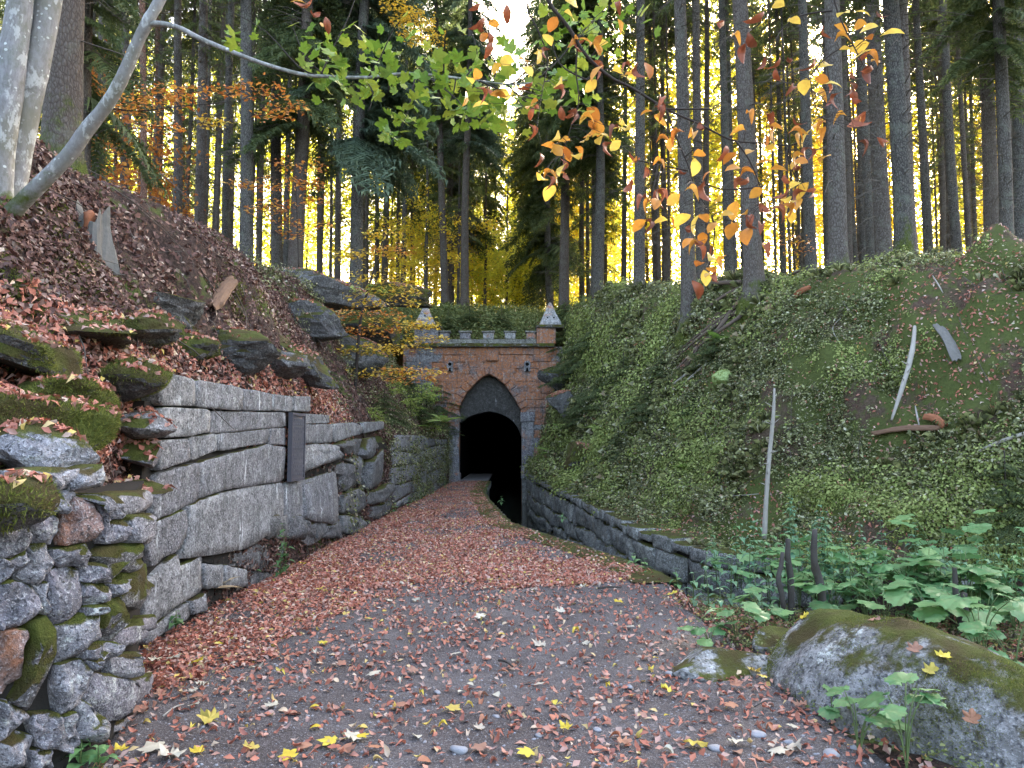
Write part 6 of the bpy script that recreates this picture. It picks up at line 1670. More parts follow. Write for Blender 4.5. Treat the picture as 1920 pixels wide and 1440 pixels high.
for px, py, c, s_ in LV:
    if rnd.random() < 0.0: continue
    D = 2.75 + rnd.uniform(-.15, .2)
    sh = 'h' if c == 'y' else (rnd.choice('hhc') if c == 'o' else rnd.choice('ccdd'))
    o = obj('leaf', bm_[sh, cc[c]], bb, loc=P(px, py, D) - bl_)
    L = s_ / 1390 * D * .90; o.scale = (L,) * 3
    ang = rnd.uniform(0, 6.28)
    nb_ = min(tw_px, key=lambda q: (q[0] - px) ** 2 + (q[1] - py) ** 2)
    if 9 < math.hypot(nb_[0] - px, nb_[1] - py) < 150:
        A_ = P(nb_[0], nb_[1], 2.83) - bl_; B_ = P(px, py, D) - bl_; tws.append(tube([A_, A_.lerp(B_, .5) + Vector((0, 0, .012)), B_], [.0016, .0012, .0008], 4, cap=False))
    # leaves spread flattish, tips drooping, seen from below
    o.rotation_euler = (rnd.gauss(-.45, .45) if c != 'b' else rnd.gauss(-1.1, .4), rnd.gauss(0, .45), ang)
V, F = join(tws); obj('twiglets', mesh('twiglets', V, F, M['twig_bark']), bb, kind='stuff')
# ================================================================== leafy saplings and sprays
def spray_tree(name, label, base, stem_pts, sprays, D0, stem_r, mats, cat='sapling', nper=60, ls=.055, group=None):
    """slim stem with flat layered leaf sprays; sprays: (px,py, halfwidth_px, halfheight_px, mat)"""
    o = empty(name, label, cat, base, group)
    b = Vector(base)
    if stem_pts:
        pp = smoothpath([P(a, c, D0) - b for a, c in stem_pts], 4)
        V, F = tube(pp, np.linspace(stem_r, stem_r * .3, len(pp)), 7)
        obj('stem', mesh('stem', V, F, M['twig_bark']), o)
    for k, (px, py, hw, hh, mt) in enumerate(sprays):
        n = int(nper * hw / 60) + 8
        rg = np.random.default_rng(int(px * 7 + py))
        c = P(px, py, D0); sc_ = D0 / 1390
        u = rg.uniform(-1, 1, n); w_ = rg.normal(0, .45, n); d = rg.uniform(-1, 1, n)
        pts = np.stack([c.x + u * hw * sc_, c.y + d * hw * sc_ * .7, c.z + w_ * hh * sc_ * (1 - .3 * np.abs(u))], 1) - np.array(b)
        v, f = scatter([leaf_lo, leaf_lo_flat], pts, np.tile([0, -.12, 1.], (n, 1)), rg.uniform(.7, 1.2, n) * ls, .3, rg)
        s_ = obj('leaf_spray', mesh('leaf_spray', v, f, M[mt], False), o, kind='stuff')
        a0 = c - b - Vector((hw * sc_, 0, -.0)); a1 = c - b + Vector((hw * sc_ * .9, 0, .02))
        V, F = tube([a0, (a0 + a1) / 2 + Vector((0, 0, -.03)), a1], [.005, .004, .002], 4)
        obj('twig', mesh('twig', V, F, M['twig_bark'], False), s_)
    return o
y_, o_, g_ = 'yellow_spray', 'orange_spray', 'green_spray'
sb, _ = hit(665, 752)
Ds = 17
spray_tree('beech_sapling', 'slender dark stemmed beech sapling with layered yellow leaves above the wall', P(665, 755, Ds), [(665, 757), (668, 700), (672, 640), (678, 590), (688, 550), (700, 510), (712, 470), (720, 440)],
           [(720, 565, 70, 14, y_), (690, 590, 70, 10, o_), (755, 605, 70, 14, y_), (790, 612, 35, 12, y_), (700, 620, 55, 12, o_), (745, 650, 65, 14, y_), (700, 658, 60, 10, y_), (740, 700, 90, 10, y_), (780, 695, 60, 10, o_), (770, 712, 50, 10, o_), (715, 520, 60, 14, y_), (690, 475, 50, 12, y_), (740, 545, 50, 12, y_), (650, 480, 30, 14, y_), (700, 545, 40, 10, g_), (720, 440, 40, 14, y_), (740, 470, 40, 14, o_), (800, 635, 40, 12, y_)], Ds, .045, None, nper=150, ls=.105)
sb2 = P(560, 470, 17)
spray_tree('orange_sapling', 'young beech with thin orange leaf layers at the foot of the dark spruces', P(560, 500, 16), [(560, 500), (558, 440), (556, 380), (552, 300)],
           [(560, 310, 50, 10, o_), (540, 345, 55, 8, o_), (480, 350, 35, 8, o_), (580, 345, 30, 8, o_), (540, 385, 50, 8, o_), (590, 375, 25, 8, o_), (570, 420, 55, 7, o_), (560, 440, 35, 7, o_), (450, 345, 25, 8, o_), (500, 395, 40, 8, o_)], 16, .02, None, nper=110, ls=.10)
spray_tree('beech_spray', 'long horizontal beech twig with orange leaves crossing the left trunks', P(210, 200, 8), [(210, 203), (260, 208), (330, 200), (420, 192), (500, 180), (560, 178)],
           [(250, 190, 40, 16, o_), (300, 178, 45, 14, o_), (350, 172, 45, 14, o_), (430, 175, 30, 12, o_), (490, 168, 45, 16, o_), (540, 200, 40, 10, o_), (400, 230, 30, 12, y_), (300, 235, 40, 10, o_), (510, 215, 35, 8, o_), (240, 205, 30, 10, o_)], 8, .007, None, 'branch', 110, .06)
spray_tree('yellow_crown_spray', 'bright yellow beech tuft glowing beside the dark drooping spruce', P(790, 90, 18), None,
           [(790, 40, 30, 18, y_), (780, 60, 40, 12, y_), (800, 75, 40, 12, y_), (740, 10, 30, 14, y_), (770, 25, 25, 14, y_), (750, 40, 20, 8, y_)], 18, .02, None, 'branch', 260, .09)
for i, (px, py, D, mt, lab) in enumerate([(650, 480, 24, y_, 'small yellow leaved shoot on the crest left of the sapling'), (1110, 870, 22, g_, 'green yellow shoot on the lower bank beside the portal'), (1490, 455, 17, o_, 'small orange yellow shoot between the near trunks')]):
    spray_tree('young_shoot', lab, P(px, py + 40, D), [(px, py + 40), (px + 4, py)], [(px, py, 30, 10, mt), (px + 8, py + 14, 26, 10, mt), (px - 10, py - 12, 20, 8, mt)], D, .01, None, 'shoot', 60, .08)

# ================================================================== spruce shrubs
SH = []
for i in range(3):
    rg = random.Random(300 + i); sp = []
    for k in range(34):
        t = k / 34; sp.append((0, 0, .08 + .85 * t, k * 2.4, rg.uniform(-.25, .25), (.62 * (1 - t) + .12) * rg.uniform(.8, 1.15)))
    V, F = place_boughs([spruce_bough(400 + j, 14, True, .3) for j in range(2)], sp, 300 + i); SH.append(mesh('shrub_boughs', V, F, M['needles'], False))
stm = tube([(0, 0, -.1), (0, 0, 1.0)], [.02, .006], 5); STM = mesh('shrub_stem', stm[0], stm[1], M['twig_bark'])
shr = [(1075, 690, 29, 1.9, 'dark spruce shrub hanging over the upper right corner of the portal'), (1110, 650, 28, 1.7, 'spruce shrub above the one leaning on the portal'), (1090, 770, 25.5, 1.3, 'young spruce beside the right jamb of the portal'), (1130, 740, 24, 1.5, 'bushy young spruce on the bank right of the portal'), (1060, 640, 30, 1.6, 'spruce shrub touching the right tower of the portal'), (1170, 700, 21, 1.1, 'low young spruce in the middle of the green bank'), (1210, 760, 18, 1.0, 'small dark spruce bush on the mid bank'),
       (1340, 650, 15.5, .9, 'soft green spruce seedling below the root tangle'), (1890, 960, 9.6, 1.0, 'shaded spruce branch bush at the right edge above the canal'), (1180, 590, 24, 1.0, 'low spruce bush near the crest right of the portal'), (820, 745, 28, 1.6, 'spruce shrub hanging over the left jamb of the portal'), (790, 770, 24, 1.3, 'young spruce over the far end of the granite wall'), (760, 720, 26, 1.5, 'spruce bush left of the portal face'), (720, 760, 21, 1.0, 'light green bush above the wall behind the sapling'), (840, 790, 27.5, .9, 'little spruce bush at the left impost of the portal'),
       (590, 690, 13, .7, 'small spruce seedling above the coping stones'), (640, 560, 24, 1.0, 'spruce seedling on the left crest'), (1240, 690, 18, .9, 'spruce seedling beside the bare roots'), (1160, 830, 18, .8, 'small spruce bush low on the bank'), (1300, 760, 14.5, .7, 'tiny spruce on the green bank'), (880, 590, 34, 1.4, 'green bush above the battlements'), (840, 600, 33, 1.2, 'green bush behind the left pyramid cap'), (940, 595, 34.5, 1.3, 'green bush behind the merlons'), (1060, 590, 33, 1.5, 'green bush behind the right pyramid cap')]
for i, (px, py, D, s_, lab) in enumerate(shr):
    h_, n_ = hit(px, min(py + 25, 1100))
    if h_ is None or abs(h_.y - D) > 5: h_ = P(px, py + 20, D)
    o = empty('spruce_shrub', lab, 'shrub', h_ + Vector((0, 0, -.08)), 'young spruces on the banks')
    f_ = obj('boughs', SH[i % 3], o); obj('stem', STM, o)
    for q in o.children: q.scale = (s_, s_, s_)
    f_.rotation_euler[2] = rnd.uniform(0, 6)

LS = [layered_crown(700, .55, .45, 0, .8, leaf_lo, .07, 130 + i, M['green_spray']) for i in range(2)]
for i, (px, py, D, s_, lab) in enumerate([(735, 745, 19, .9, 'light green leafy bush above the wall beside the sapling foot'), (770, 775, 21, .9, 'yellow green bush hanging over the wall in the middle distance'), (800, 740, 25, 1.1, 'light green bush below the portal left flank'), (815, 790, 25, .9, 'pale green bush at the far end of the left wall'), (700, 790, 15, .6, 'small leafy bush on the rock beyond the plaque'), (850, 770, 28.5, .8, 'light bush touching the left jamb'), (1030, 830, 27, .7, 'light green bush at the right foot of the portal'), (1090, 900, 20, .6, 'small light bush along the canal ledge'), (1140, 880, 18, .7, 'light green herb bush on the lower bank'), (1200, 860, 15, .6, 'leafy clump among the bright moss on the bank')]):
    h_, n_ = hit(px, py)
    if h_ is None or abs(h_.y - D) > 5: h_ = P(px, py + 15, D)
    o = empty('leafy_bush', lab, 'bush', h_ + Vector((0, 0, -.1)), 'light green bushes near the portal')
    q = obj('foliage', LS[i % 2], o, kind='stuff'); q.scale = (s_,) * 3; q.rotation_euler[2] = i
    q = obj('stem', STM, o); q.scale = (s_, s_, s_ * .8)
# twigs strewn over the left slope
p, nn = sample(BVv, BFf, 420, lambda c: ((c[:, 0] > -7) & (c[:, 1] > 4) & (c[:, 1] < 17)) * 1.0, face=True)
p2, nn2 = sample(RV, RF_, 260, lambda c: (c[:, 1] > 8) * (c[:, 1] < 20) * 1.0, face=True)
p = np.vstack([p, p2 + nn2 * .08]); nn = np.vstack([nn, nn2])
prs = []
for a_, b_ in zip(p, nn):
    a_ = Vector(a_) + Vector(b_) * .04; d_ = Vector((rnd.uniform(-.3, 1), rnd.uniform(-.6, .6), rnd.uniform(-1, .1))); n3 = Vector(b_); d_ = (d_ - n3 * d_.dot(n3)).normalized(); L = rnd.uniform(.15, .7)
    r0_ = rnd.uniform(.003, .008); prs.append(tube([a_, a_ + d_ * L * .5 + n3 * .03, a_ + d_ * L], [r0_, r0_ * .8, r0_ * .4], 3, cap=False))
V, F = join(prs); obj('twigs', mesh('twigs', V, F, M['dead_twig']), None, 'thin dry twigs strewn over the slopes on both sides', 'twigs', kind='stuff')
# ================================================================== ferns
def frond(seed):
    rg = random.Random(seed); V = []; F = []
    n = 22
    for i in range(n):
        t = .08 + .92 * i / n; y = t; z = .45 * t - .75 * t * t * .6; L = .22 * math.sin(math.pi * min(1, t * .9 + .12)) + .01
        for s_ in (-1, 1):
            n0 = len(V); V += [(0, y - .014, z), (0, y + .018, z), (s_ * L, y + .10 * L + .02, z - .12 * L), (s_ * L * .5, y - .02, z - .05 * L)]
            F += [(n0, n0 + 3, n0 + 2), (n0, n0 + 2, n0 + 1)]
    return np.array(V), np.array(F)
FR = [mesh('frond', *frond(i), M['fern'], False) for i in range(2)]; FRD = mesh('frond', *frond(9), M['fern_dry'], False)
for i, (px, py, D, s_, dry, lab) in enumerate([(1040, 850, 26, .8, 0, 'bright green fern beside the right foot of the portal'), (1085, 880, 22, .6, 0, 'small fern on the ledge right of the canal'), (1190, 900, 16, .55, 0, 'fern low on the mossy bank'), (1060, 810, 27, .8, 0, 'fern above the one at the portal foot'), (400, 1105, 7.4, .32, 1, 'dry pale fern growing from the base of the granite wall'), (1130, 810, 22, .6, 0, 'light fern in the middle of the near bank'), (830, 790, 24, .7, 0, 'fern hanging over the far granite wall'), (780, 800, 20, .5, 0, 'fern over the wall top left of the portal'), (1290, 880, 13, .4, 0, 'small fern among bright moss'), (1350, 640, 15.6, .5, 0, 'fern by the roots on the upper bank')]):
    h_, n_ = hit(px, py)
    if h_ is None or abs(h_.y - D) > 5: h_ = P(px, py, D)
    o = empty('fern', lab, 'fern', h_, 'ferns')
    for k in range(8):
        q = obj('frond', FRD if dry else FR[k % 2], o); q.scale = (s_,) * 3; q.rotation_euler = (rnd.uniform(-.1, .4), rnd.uniform(-.2, .2), k * .785 + rnd.uniform(-.2, .2))

# ================================================================== herbs at lower right and by the wall
RLm = [mesh('round_leaf', *roundleaf(i), M['herb']) for i in range(4)]
NLm = [mesh('nettle_leaf', *nettle_hi, M['herb_blue'])]; NLd = [mesh('nettle_leaf', *nettle_hi, M['herb_dark'])]
NLg = [mesh('herb_leaf', *nettle_hi, M['herb'])]
def butterbur(loc, n, h, ls, label, seed):
    rg = random.Random(seed); o = empty('butterbur', label, 'plant', loc, 'broad leaved plants by the boulder')
    for k in range(n):
        a = rg.uniform(0, 6.28); rr = rg.uniform(.1, .42) * h * 1.2; hh = h * rg.uniform(.45, 1.0)
        tip = Vector((math.cos(a) * rr, math.sin(a) * rr, hh))
        V, F = tube(smoothpath([(0, 0, -.03), (tip.x * .35, tip.y * .35, hh * .65), tip], 3), [.0035] * 7, 5)
        s_ = obj('stalk', mesh('stalk', V, F, M['stem_green']), o)
        L = ls * rg.uniform(.7, 1.15)
        q = obj('leaf', rg.choice(RLm), s_, loc=tip); q.scale = (L, L, L)
        q.rotation_euler = (rg.uniform(-.45, .15), rg.uniform(-.3, .3), a - math.pi / 2 + rg.uniform(-.6, .6))
def nettle(loc, h, label, seed, meshes=NLm, group='nettle like plants', ls=.12, pairs=None):
    rg = random.Random(seed); o = empty('nettle_plant', label, 'plant', loc, group)
    lx, ly = rg.uniform(-.12, .12) * h, rg.uniform(-.12, .12) * h
    V, F = tube([(0, 0, -.03), (lx * .4, ly * .4, h * .5), (lx, ly, h)], [.006, .005, .002], 5)
    st = obj('stem', mesh('stem', V, F, M['stem_green']), o)
    n = pairs or int(h / .075)
    for i in range(n):
        t = .15 + .85 * i / (n - 1); z = h * t; a = i * 1.57 + rg.uniform(-.3, .3)
        for s_ in (0, math.pi):
            L = ls * (1.15 - .75 * t ** 3) * rg.uniform(.75, 1.1)
            q = obj('leaf', rg.choice(meshes), st, loc=(lx * t, ly * t, z)); q.scale = (L, L, L)
            q.rotation_euler = (rg.uniform(-.35, .25), rg.uniform(-.2, .2), a + s_)
k = 0
BBs = [(1560, 1150, 7, .50, .22), (1660, 1165, 7, .52, .24), (1750, 1195, 8, .55, .24), (1840, 1230, 8, .55, .22), (1900, 1270, 7, .50, .20), (1700, 1120, 7, .62, .25), (1820, 1150, 8, .66, .26), (1900, 1160, 7, .7, .24), (1620, 1110, 6, .6, .22), (1380, 1180, 7, .30, .18), (1430, 1165, 7, .32, .18), (1330, 1195, 5, .22, .14), (1500, 1120, 6, .42, .2), (1760, 1080, 7, .85, .26), (1880, 1090, 7, .9, .26), (1610, 1395, 6, .30, .15), (1700, 1420, 6, .38, .16), (1560, 1330, 4, .16, .10)]
names_ = ['left of the boulder top', 'right above the boulder top', 'behind the middle of the boulder', 'behind the right half of the boulder', 'at the right edge beside the boulder', 'tall one behind the boulder in the canal side thicket', 'tall one at mid thicket toward the right', 'tall one against the right edge of the photo', 'in the thicket near the thin rotten post', 'low cluster at the left tip of the boulder', 'low cluster just behind the left tip of the boulder', 'small low cluster at the path edge', 'between the nettles and the boulder', 'highest clump standing over the canal', 'highest clump at the far right over the canal', 'rooted at the boulder foot in front', 'rooted at the lower boulder foot by the bottom edge', 'smallest seedling in front of the boulder']
for (px, py, n, h, ls), nm_ in zip(BBs, names_):
    g = G(px, py + 20); 
    butterbur((g.x, g.y, 0 if g.y < 7.4 else -.0), n, h, ls, 'plant with broad toothed round leaves ' + nm_, 600 + k); k += 1
NT_ = [(1330, 1130, .42), (1370, 1120, .55), (1405, 1110, .62), (1440, 1105, .80), (1478, 1100, .88), (1515, 1100, .78), (1555, 1095, .85), (1590, 1090, .70), (1630, 1085, .75), (1350, 1165, .35), (1420, 1150, .5), (1300, 1115, .3), (1660, 1075, .7), (1720, 1060, .62), (1460, 1140, .5), (1390, 1085, .7), (1500, 1060, .95), (1545, 1060, .9), (1420, 1065, .8), (1780, 1110, .6), (1860, 1130, .7), (1570, 1130, .55), (1620, 1130, .5), (1480, 1030, .9), (1320, 1090, .4), (1345, 1085, .5)]
for i, (px, py, h) in enumerate(NT_):
    g = G(px, py + 15)
    nettle((g.x, g.y, 0), h, ('tall' if h > .65 else 'short') + ' blue green nettle like plant in the thicket ' + ('at the path edge' if px < 1380 else 'around the rotten posts' if px < 1600 else 'behind the boulder on the right'), 700 + i, ls=.13)
for i in range(46):
    px = rnd.uniform(1320, 1930); py = rnd.uniform(1062, 1150) + max(0, (px - 1500)) * .10
    g = G(px, py)
    if g.x > 1.75 and not (BVB.ray_cast(Vector((g.x, g.y, 3)), Vector((0, 0, -1)))[0]):
        nettle((g.x, g.y, 0), rnd.uniform(.35, .75), 'leafy green plant lost in the dense thicket behind the boulder', 900 + i, rnd.choice([NLm, NLg]), 'thicket plants behind the boulder', rnd.uniform(.11, .15), 6)
for i in range(26):
    px = rnd.uniform(1380, 1930); py = rnd.uniform(1080, 1160) + max(0, (px - 1500)) * .14
    g = G(px, py)
    if g.x > 1.75 and not (BVB.ray_cast(Vector((g.x, g.y, 3)), Vector((0, 0, -1)))[0]):
        butterbur((g.x, g.y, 0), 5, rnd.uniform(.3, .6), rnd.uniform(.17, .25), 'broad leaved plant within the thicket behind the boulder', 1000 + i)
g = G(545, 1078); nettle((g.x - .05, g.y, 0), .62, 'dark green leafy plant growing at the wall foot under the plaque', 801, NLd, 'herbs at the wall foot', .13, 8)
g = G(525, 1082); nettle((g.x, g.y, 0), .42, 'shorter dark leafy plant beside the tall one under the plaque', 802, NLd, 'herbs at the wall foot', .12, 6)
g = G(478, 1085); nettle((g.x, g.y, 0), .22, 'small light green plant at the wall foot left of the dark one', 803, NLg, 'herbs at the wall foot', .10, 4)
g = G(120, 1435)
for i, (px, py, h, lab) in enumerate([(330, 1172, .12, 'tiny green plant against the wall foot by the near corner'), (740, 958, .25, 'low green plant at the wall foot where the courses begin'), (765, 948, .25, 'low plant right of the first wall foot plant'), (790, 935, .22, 'green tuft by the far wall foot'), (812, 925, .22, 'green tuft farther along the far wall foot'), (835, 915, .22, 'green tuft close to the portal at the wall foot'), (150, 1432, .12, 'small green plant at the bottom left by the rubble wall'), (185, 1438, .10, 'second small green plant at the bottom left corner'), (1055, 975, .15, 'small plant on the canal kerb'), (1210, 1075, .18, 'green tuft between the kerb slabs'), (1190, 1062, .16, 'second green tuft between the kerb slabs'), (1270, 1100, .2, 'green tuft at the near end of the kerb'), (940, 945, .2, 'green tuft at the inner canal bend'), (912, 925, .35, 'green growth on the canal wall by the walkway')]):
    g = G(px, py); nettle((g.x, g.y, 0), h, lab, 820 + i, NLg if i else NLd, 'small wall foot herbs', .11, 4)

# ================================================================== posts, dead wood, stump, sticks, roots
def stick(name, label, pts, radii, m, D=None, cat='stick', sides=8, noise=.004, twigs=0, seed=0, group=None):
    pts = [Vector(p) for p in pts]; b = pts[0].copy()
    pp = smoothpath([p - b for p in pts], 4); rr = np.interp(np.linspace(0, 1, len(pp)), np.linspace(0, 1, len(radii)), radii)
    prs = [tube(pp, rr, sides, noise, seed)]; rg = random.Random(seed)
    V, F = prs[0]
    if not twigs: return obj(name, mesh(name, V, F, m), None, label, cat, group, None, b)
    o = empty(name, label, cat, b, group); obj('stem', mesh('stem', V, F, m), o)
    for k in range(twigs):
        i = rg.randint(2, len(pp) - 2); d = Vector((rg.uniform(-1, 1), rg.uniform(-1, .3), rg.uniform(-.1, .5))).normalized()
        V, F = tube([pp[i], pp[i] + d * rg.uniform(.04, .14)], [rr[i] * .35, .0015], 4)
        obj('twig_stub', mesh('twig_stub', V, F, m), o)
    return o
for i, (px, y0, y1, D, r, lab) in enumerate([(1533, 990, 1140, 6.6, .034, 'tall black rotten post among the nettles'), (1480, 1010, 1110, 7.0, .030, 'crooked black rotten post left of the tall one'), (1465, 1040, 1130, 6.9, .022, 'thin black stake left of the crooked post'), (1795, 1060, 1150, 6.4, .024, 'dark stake among the broad leaves on the right'), (1812, 1110, 1160, 6.2, .030, 'short dark stake beside the right hand stake')]):
    g = P(px + 4, y1, D); top = P(px - 3, y0, D); bot = Vector((g.x, D, -.05))
    stick('rotten_post', lab, [bot, bot.lerp(top, .3) + Vector((.012, 0, 0)), bot.lerp(top, .6) + Vector((-.015, 0, 0)), top], [r * 1.2, r, r * 1.05, r * .7], M['rot_wood'], cat='post', sides=14, noise=.035, seed=i)
def onbank(px, py, off=.06, lift=0):
    h_, n_ = hit(px, py)
    if h_ is None: h_, n_ = P(px, py, 13), Vector((0, 0, 1))
    return h_ + n_ * off + Vector((0, 0, lift))
D1 = hit(1436, 1000)[0]; D1 = 9.4
stick('dead_spruce_pole', 'thin bare bleached spruce pole standing upright on the lower green bank', [P(1433, 1010, D1), P(1437, 930, D1), P(1443, 850, D1), P(1450, 780, D1), P(1452, 728, D1)], [.034, .030, .028, .024, .012], M['dead_wood'], cat='dead tree', twigs=16, seed=3)
q0 = onbank(1676, 790, .05); q1 = onbank(1720, 617, .10)
stick('bleached_log', 'pale bleached trunk piece leaning up the mossy bank', [q0, q0.lerp(q1, .35) + Vector((0, -.12, .05)), q0.lerp(q1, .7) + Vector((0, -.12, .03)), q1], [.018, .034, .038, .022], M['dead_wood'], cat='log', twigs=7, seed=4, sides=10, noise=.012)
q0 = onbank(1812, 865, .04); q1 = onbank(1868, 838, .08); q2 = onbank(1935, 812, .08)
stick('bare_branch', 'curved pale bare branch lying on the bank at the right edge', [q0, q1, q2], [.014, .022, .026], M['dead_wood'], cat='branch')
for i, (a, b, c, r, m_, lab) in enumerate([((1578, 598), (1566, 620), (1575, 648), .010, 'dead_wood', 'thin curved pale twig hanging on the upper bank'), ((1325, 785), (1324, 810), (1330, 835), .010, 'dead_wood', 'short thin pale twig on the lower middle bank'), ((1750, 520), (1760, 540), (1768, 552), .012, 'dead_wood', 'short pale twig near the crest'), ((1718, 765), (1722, 785), (1726, 803), .014, 'dead_wood', 'short pale stub standing behind the fallen slab'), ((1335, 935), (1385, 932), (1425, 928), .010, 'dead_wood', 'thin grey twig lying level low on the bank'), ((1265, 722), (1300, 700), (1335, 675), .035, 'dead_wood', 'pale peeled stick beside the root tangle'), ((1275, 728), (1310, 702), (1330, 680), .028, 'dead_wood', 'second pale stick lying along the first by the roots'), ((1830, 480), (1850, 495), (1880, 500), .012, 'brown_wood', 'thin twig on the bare earth at upper right')]):
    stick('twig', lab, [onbank(*a, r + .02), onbank(*b, r + .05), onbank(*c, r + .02)], [r * .6, r, r * .5], M[m_], cat='twig', sides=6, noise=0)
# fallen slabs of wood and bark
def slab(name, label, a, b, w_, th, m, seed, cat='log', bow=.04):
    a = Vector(a); b = Vector(b); d = (b - a); n = 9; V = []; F = []
    t = d.normalized(); up = Vector((0, -.6, .8)); s_ = t.cross(up).normalized(); u = s_.cross(t).normalized(); rg = random.Random(seed)
    mw = 6
    for i in range(n + 1):
        f_ = i / n
        for k in range(mw + 1):
            g_ = k / mw - .5
            e = 1.0 if 0 < i < n else rg.uniform(.5, 1)
            V.append(d * (f_ + (rg.uniform(-.06, .06) if i in (0, n) else 0)) + s_ * w_ * g_ * e + u * (th * (1 - (2 * g_) ** 2) + bow * math.sin(f_ * 3.14) + rg.uniform(-.008, .008)))
    N = len(V)
    for v_ in V[:N]: V.append(v_ - u * th * .6)
    for i in range(n):
        for k in range(mw):
            q = i * (mw + 1) + k; F += [(q, q + 1, q + mw + 2, q + mw + 1), (N + q, N + q + mw + 1, N + q + mw + 2, N + q + 1)]
    bd = [k for k in range(mw + 1)] + [i * (mw + 1) + mw for i in range(1, n + 1)] + [n * (mw + 1) + k for k in range(mw - 1, -1, -1)] + [i * (mw + 1) for i in range(n - 1, 0, -1)]
    for i in range(len(bd)): p_, q_ = bd[i], bd[(i + 1) % len(bd)]; F.append((p_, N + p_, N + q_, q_))
    return obj(name, mesh(name, V, F, m, False), None, label, cat, None, None, a)
slab('bark_slab', 'weathered split wood slab stuck in the upper bank right of the bleached log', onbank(1765, 615, .06), onbank(1802, 680, .08), .16, .025, M['stump_wood'], 1, 'wood slab')
slab('rotten_log', 'reddish rotten log lying level on the middle of the right bank', onbank(1640, 815, .05), onbank(1770, 806, .07), .12, .03, M['brown_wood'], 2)
slab('wood_chunk', 'broken orange brown wood chunk above the rotten log', onbank(1735, 785, .05), onbank(1775, 800, .05), .12, .05, M['red_wood'], 3, 'wood chunk')
slab('wood_chunk', 'red brown broken wood end below the near trunk on the crest', onbank(1490, 560, .05), onbank(1520, 545, .08), .10, .05, M['red_wood'], 4, 'wood chunk')
slab('torn_wood', 'torn orange brown splintered wood on the left slope', onbank(392, 580, .05), onbank(428, 530, .06), .22, .06, M['brown_wood'], 5, 'wood chunk')
h_, n_ = hit(1365, 712); rock('moss_cushion', 'pale green round moss cushion on the middle of the right bank', h_, (.30, .3, .20), 901, M['pale_moss'], 0, sub=4, planes=0, rough=.16, cat='moss cushion', fuzz=6000, fm='bright_moss')
# roots running down the bank from the near trunk
ro = empty('root_tangle', 'tangle of bare roots running down the bank from the thickest trunk', 'roots', onbank(1400, 560, 0))
for k, pts in enumerate([[(1412, 545), (1395, 580), (1370, 600), (1330, 625), (1290, 660), (1250, 695), (1222, 722)], [(1405, 550), (1375, 590), (1340, 612), (1300, 645), (1260, 680)], [(1415, 545), (1400, 590), (1360, 620), (1310, 660), (1270, 700)], [(1395, 545), (1360, 560), (1310, 600), (1280, 640)], [(1400, 535), (1340, 535), (1290, 548), (1230, 550), (1180, 556)], [(1440, 530), (1480, 522), (1500, 518)], [(1380, 585), (1350, 625), (1320, 650), (1295, 690)]]):
    pp = smoothpath([onbank(a, b, .10) - ro.location for a, b in pts], 3)
    V, F = tube(pp, np.linspace(.06, .015, len(pp)), 7, .01, k); obj('root', mesh('root', V, F, M['root_bark']), ro)
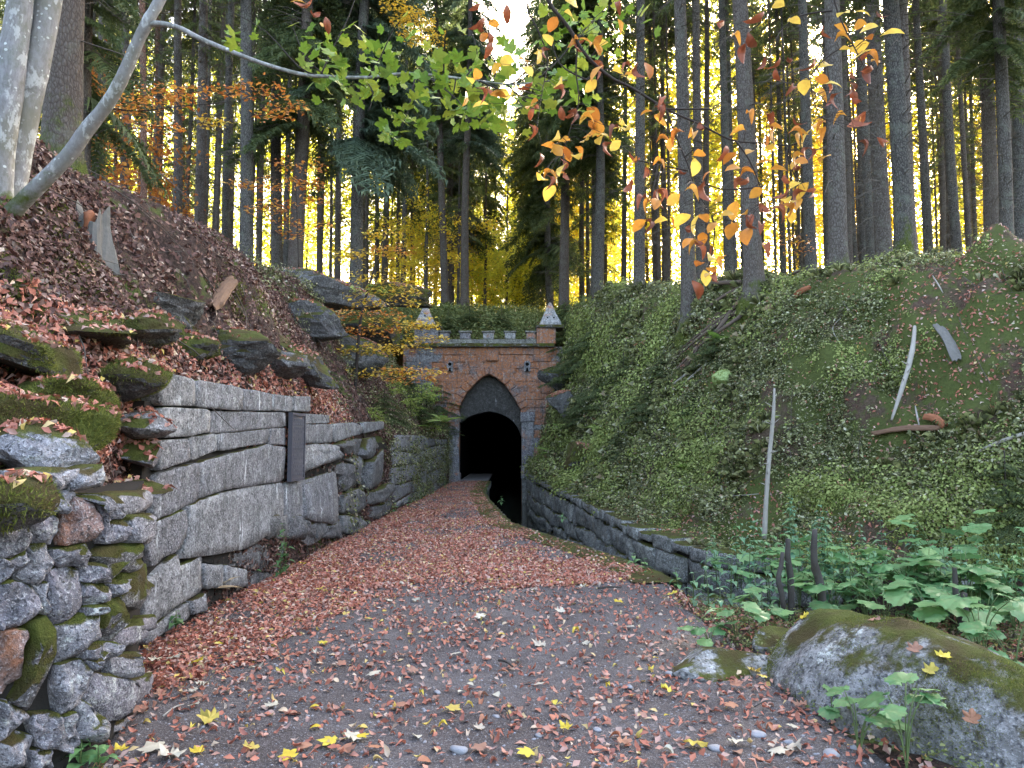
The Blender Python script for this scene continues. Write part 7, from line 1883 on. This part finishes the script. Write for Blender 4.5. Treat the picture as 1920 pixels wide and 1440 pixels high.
# rotten stump on the left bank
sc_ = onbank(180, 455, -.05); zt_ = .45
V = []; F = []; ns = 30; rg = random.Random(8)
lv = [(-.3, .24), (-.05, .19), (.08, .165), (.2, .15), (.31, .14)]
for j, (z, r) in enumerate(lv):
    for k_ in range(ns):
        th = 2 * math.pi * k_ / ns; rr = r * (1 + .16 * math.sin(5 * th) + rg.uniform(-.06, .06)); zz = z + ((.10 * math.sin(2 * th + 1) + .05 * math.sin(7 * th) + rg.uniform(-.04, .04)) if j == len(lv) - 1 else 0)
        V.append((math.cos(th) * rr, math.sin(th) * rr, zz))
for j in range(len(lv) - 1):
    for k_ in range(ns): F.append((j * ns + k_, j * ns + (k_ + 1) % ns, (j + 1) * ns + (k_ + 1) % ns, (j + 1) * ns + k_))
V.append((0, 0, .12)); c_ = len(V) - 1
for k_ in range(ns): F.append((4 * ns + k_, 4 * ns + (k_ + 1) % ns, c_))
stp = empty('rotten_stump', 'decayed grey tree stump with a red brown rotten core on the left bank', 'stump', sc_)
obj('shell', mesh('shell', V, F, M['stump_wood'], False), stp)
me, _, _ = rock_mesh('rotten_core', (.075, .06, .17), 77, M['red_wood'], 2, 4, .25); obj('rotten_core', me, stp, loc=(.02, -.11, .22))
# long sticks on the left slope, vines at the boulders
for i, (a, b, c, r, lab) in enumerate([((50, 262), (105, 290), (165, 330), .012, 'dark stick lying behind the leaning stem foot'), ((140, 310), (200, 345), (260, 370), .010, 'thin stick on the leaf slope below the leaning stem'), ((210, 360), (260, 400), (330, 455), .010, 'long thin stick running down the left leaf slope'), ((300, 330), (325, 355), (360, 385), .012, 'grey stick near the crest of the left slope'), ((255, 395), (300, 440), (345, 480), .008, 'fine twig crossing the left leaf slope'), ((400, 480), (450, 520), (480, 560), .008, 'fine twig on the lower left slope'), ((440, 555), (448, 590), (456, 625), .010, 'hanging root below the left ledge')]):
    stick('twig', lab, [onbank(*a, .05), onbank(*b, .09), onbank(*c, .05)], [r, r * .8, r * .4], M['root_bark'], cat='twig', sides=5, noise=0, seed=i)
for i, (px, py, px2, py2, r, lab) in enumerate([(945, 1327, 958, 1350, .006, 'short dark stick lying on the gravel near the front'), (1120, 1103, 1165, 1102, .012, 'dark stick lying across the path right of centre'), (935, 1238, 962, 1250, .010, 'short thick dark stick beside a yellow leaf on the path'), (305, 1343, 345, 1320, .006, 'thin pale stick on the leaves at the left front'), (1415, 1325, 1455, 1315, .004, 'thin twig before the boulder'), (680, 1205, 730, 1200, .005, 'thin twig on the path left of centre')]):
    g0, g1 = G(px, py, .02), G(px2, py2, .03)
    stick('stick', lab, [g0, g0.lerp(g1, .5) + Vector((0, .01, .012)), g1], [r, r * .9, r * .6], M['rot_wood'] if i != 3 else M['dead_wood'], sides=6, noise=0)
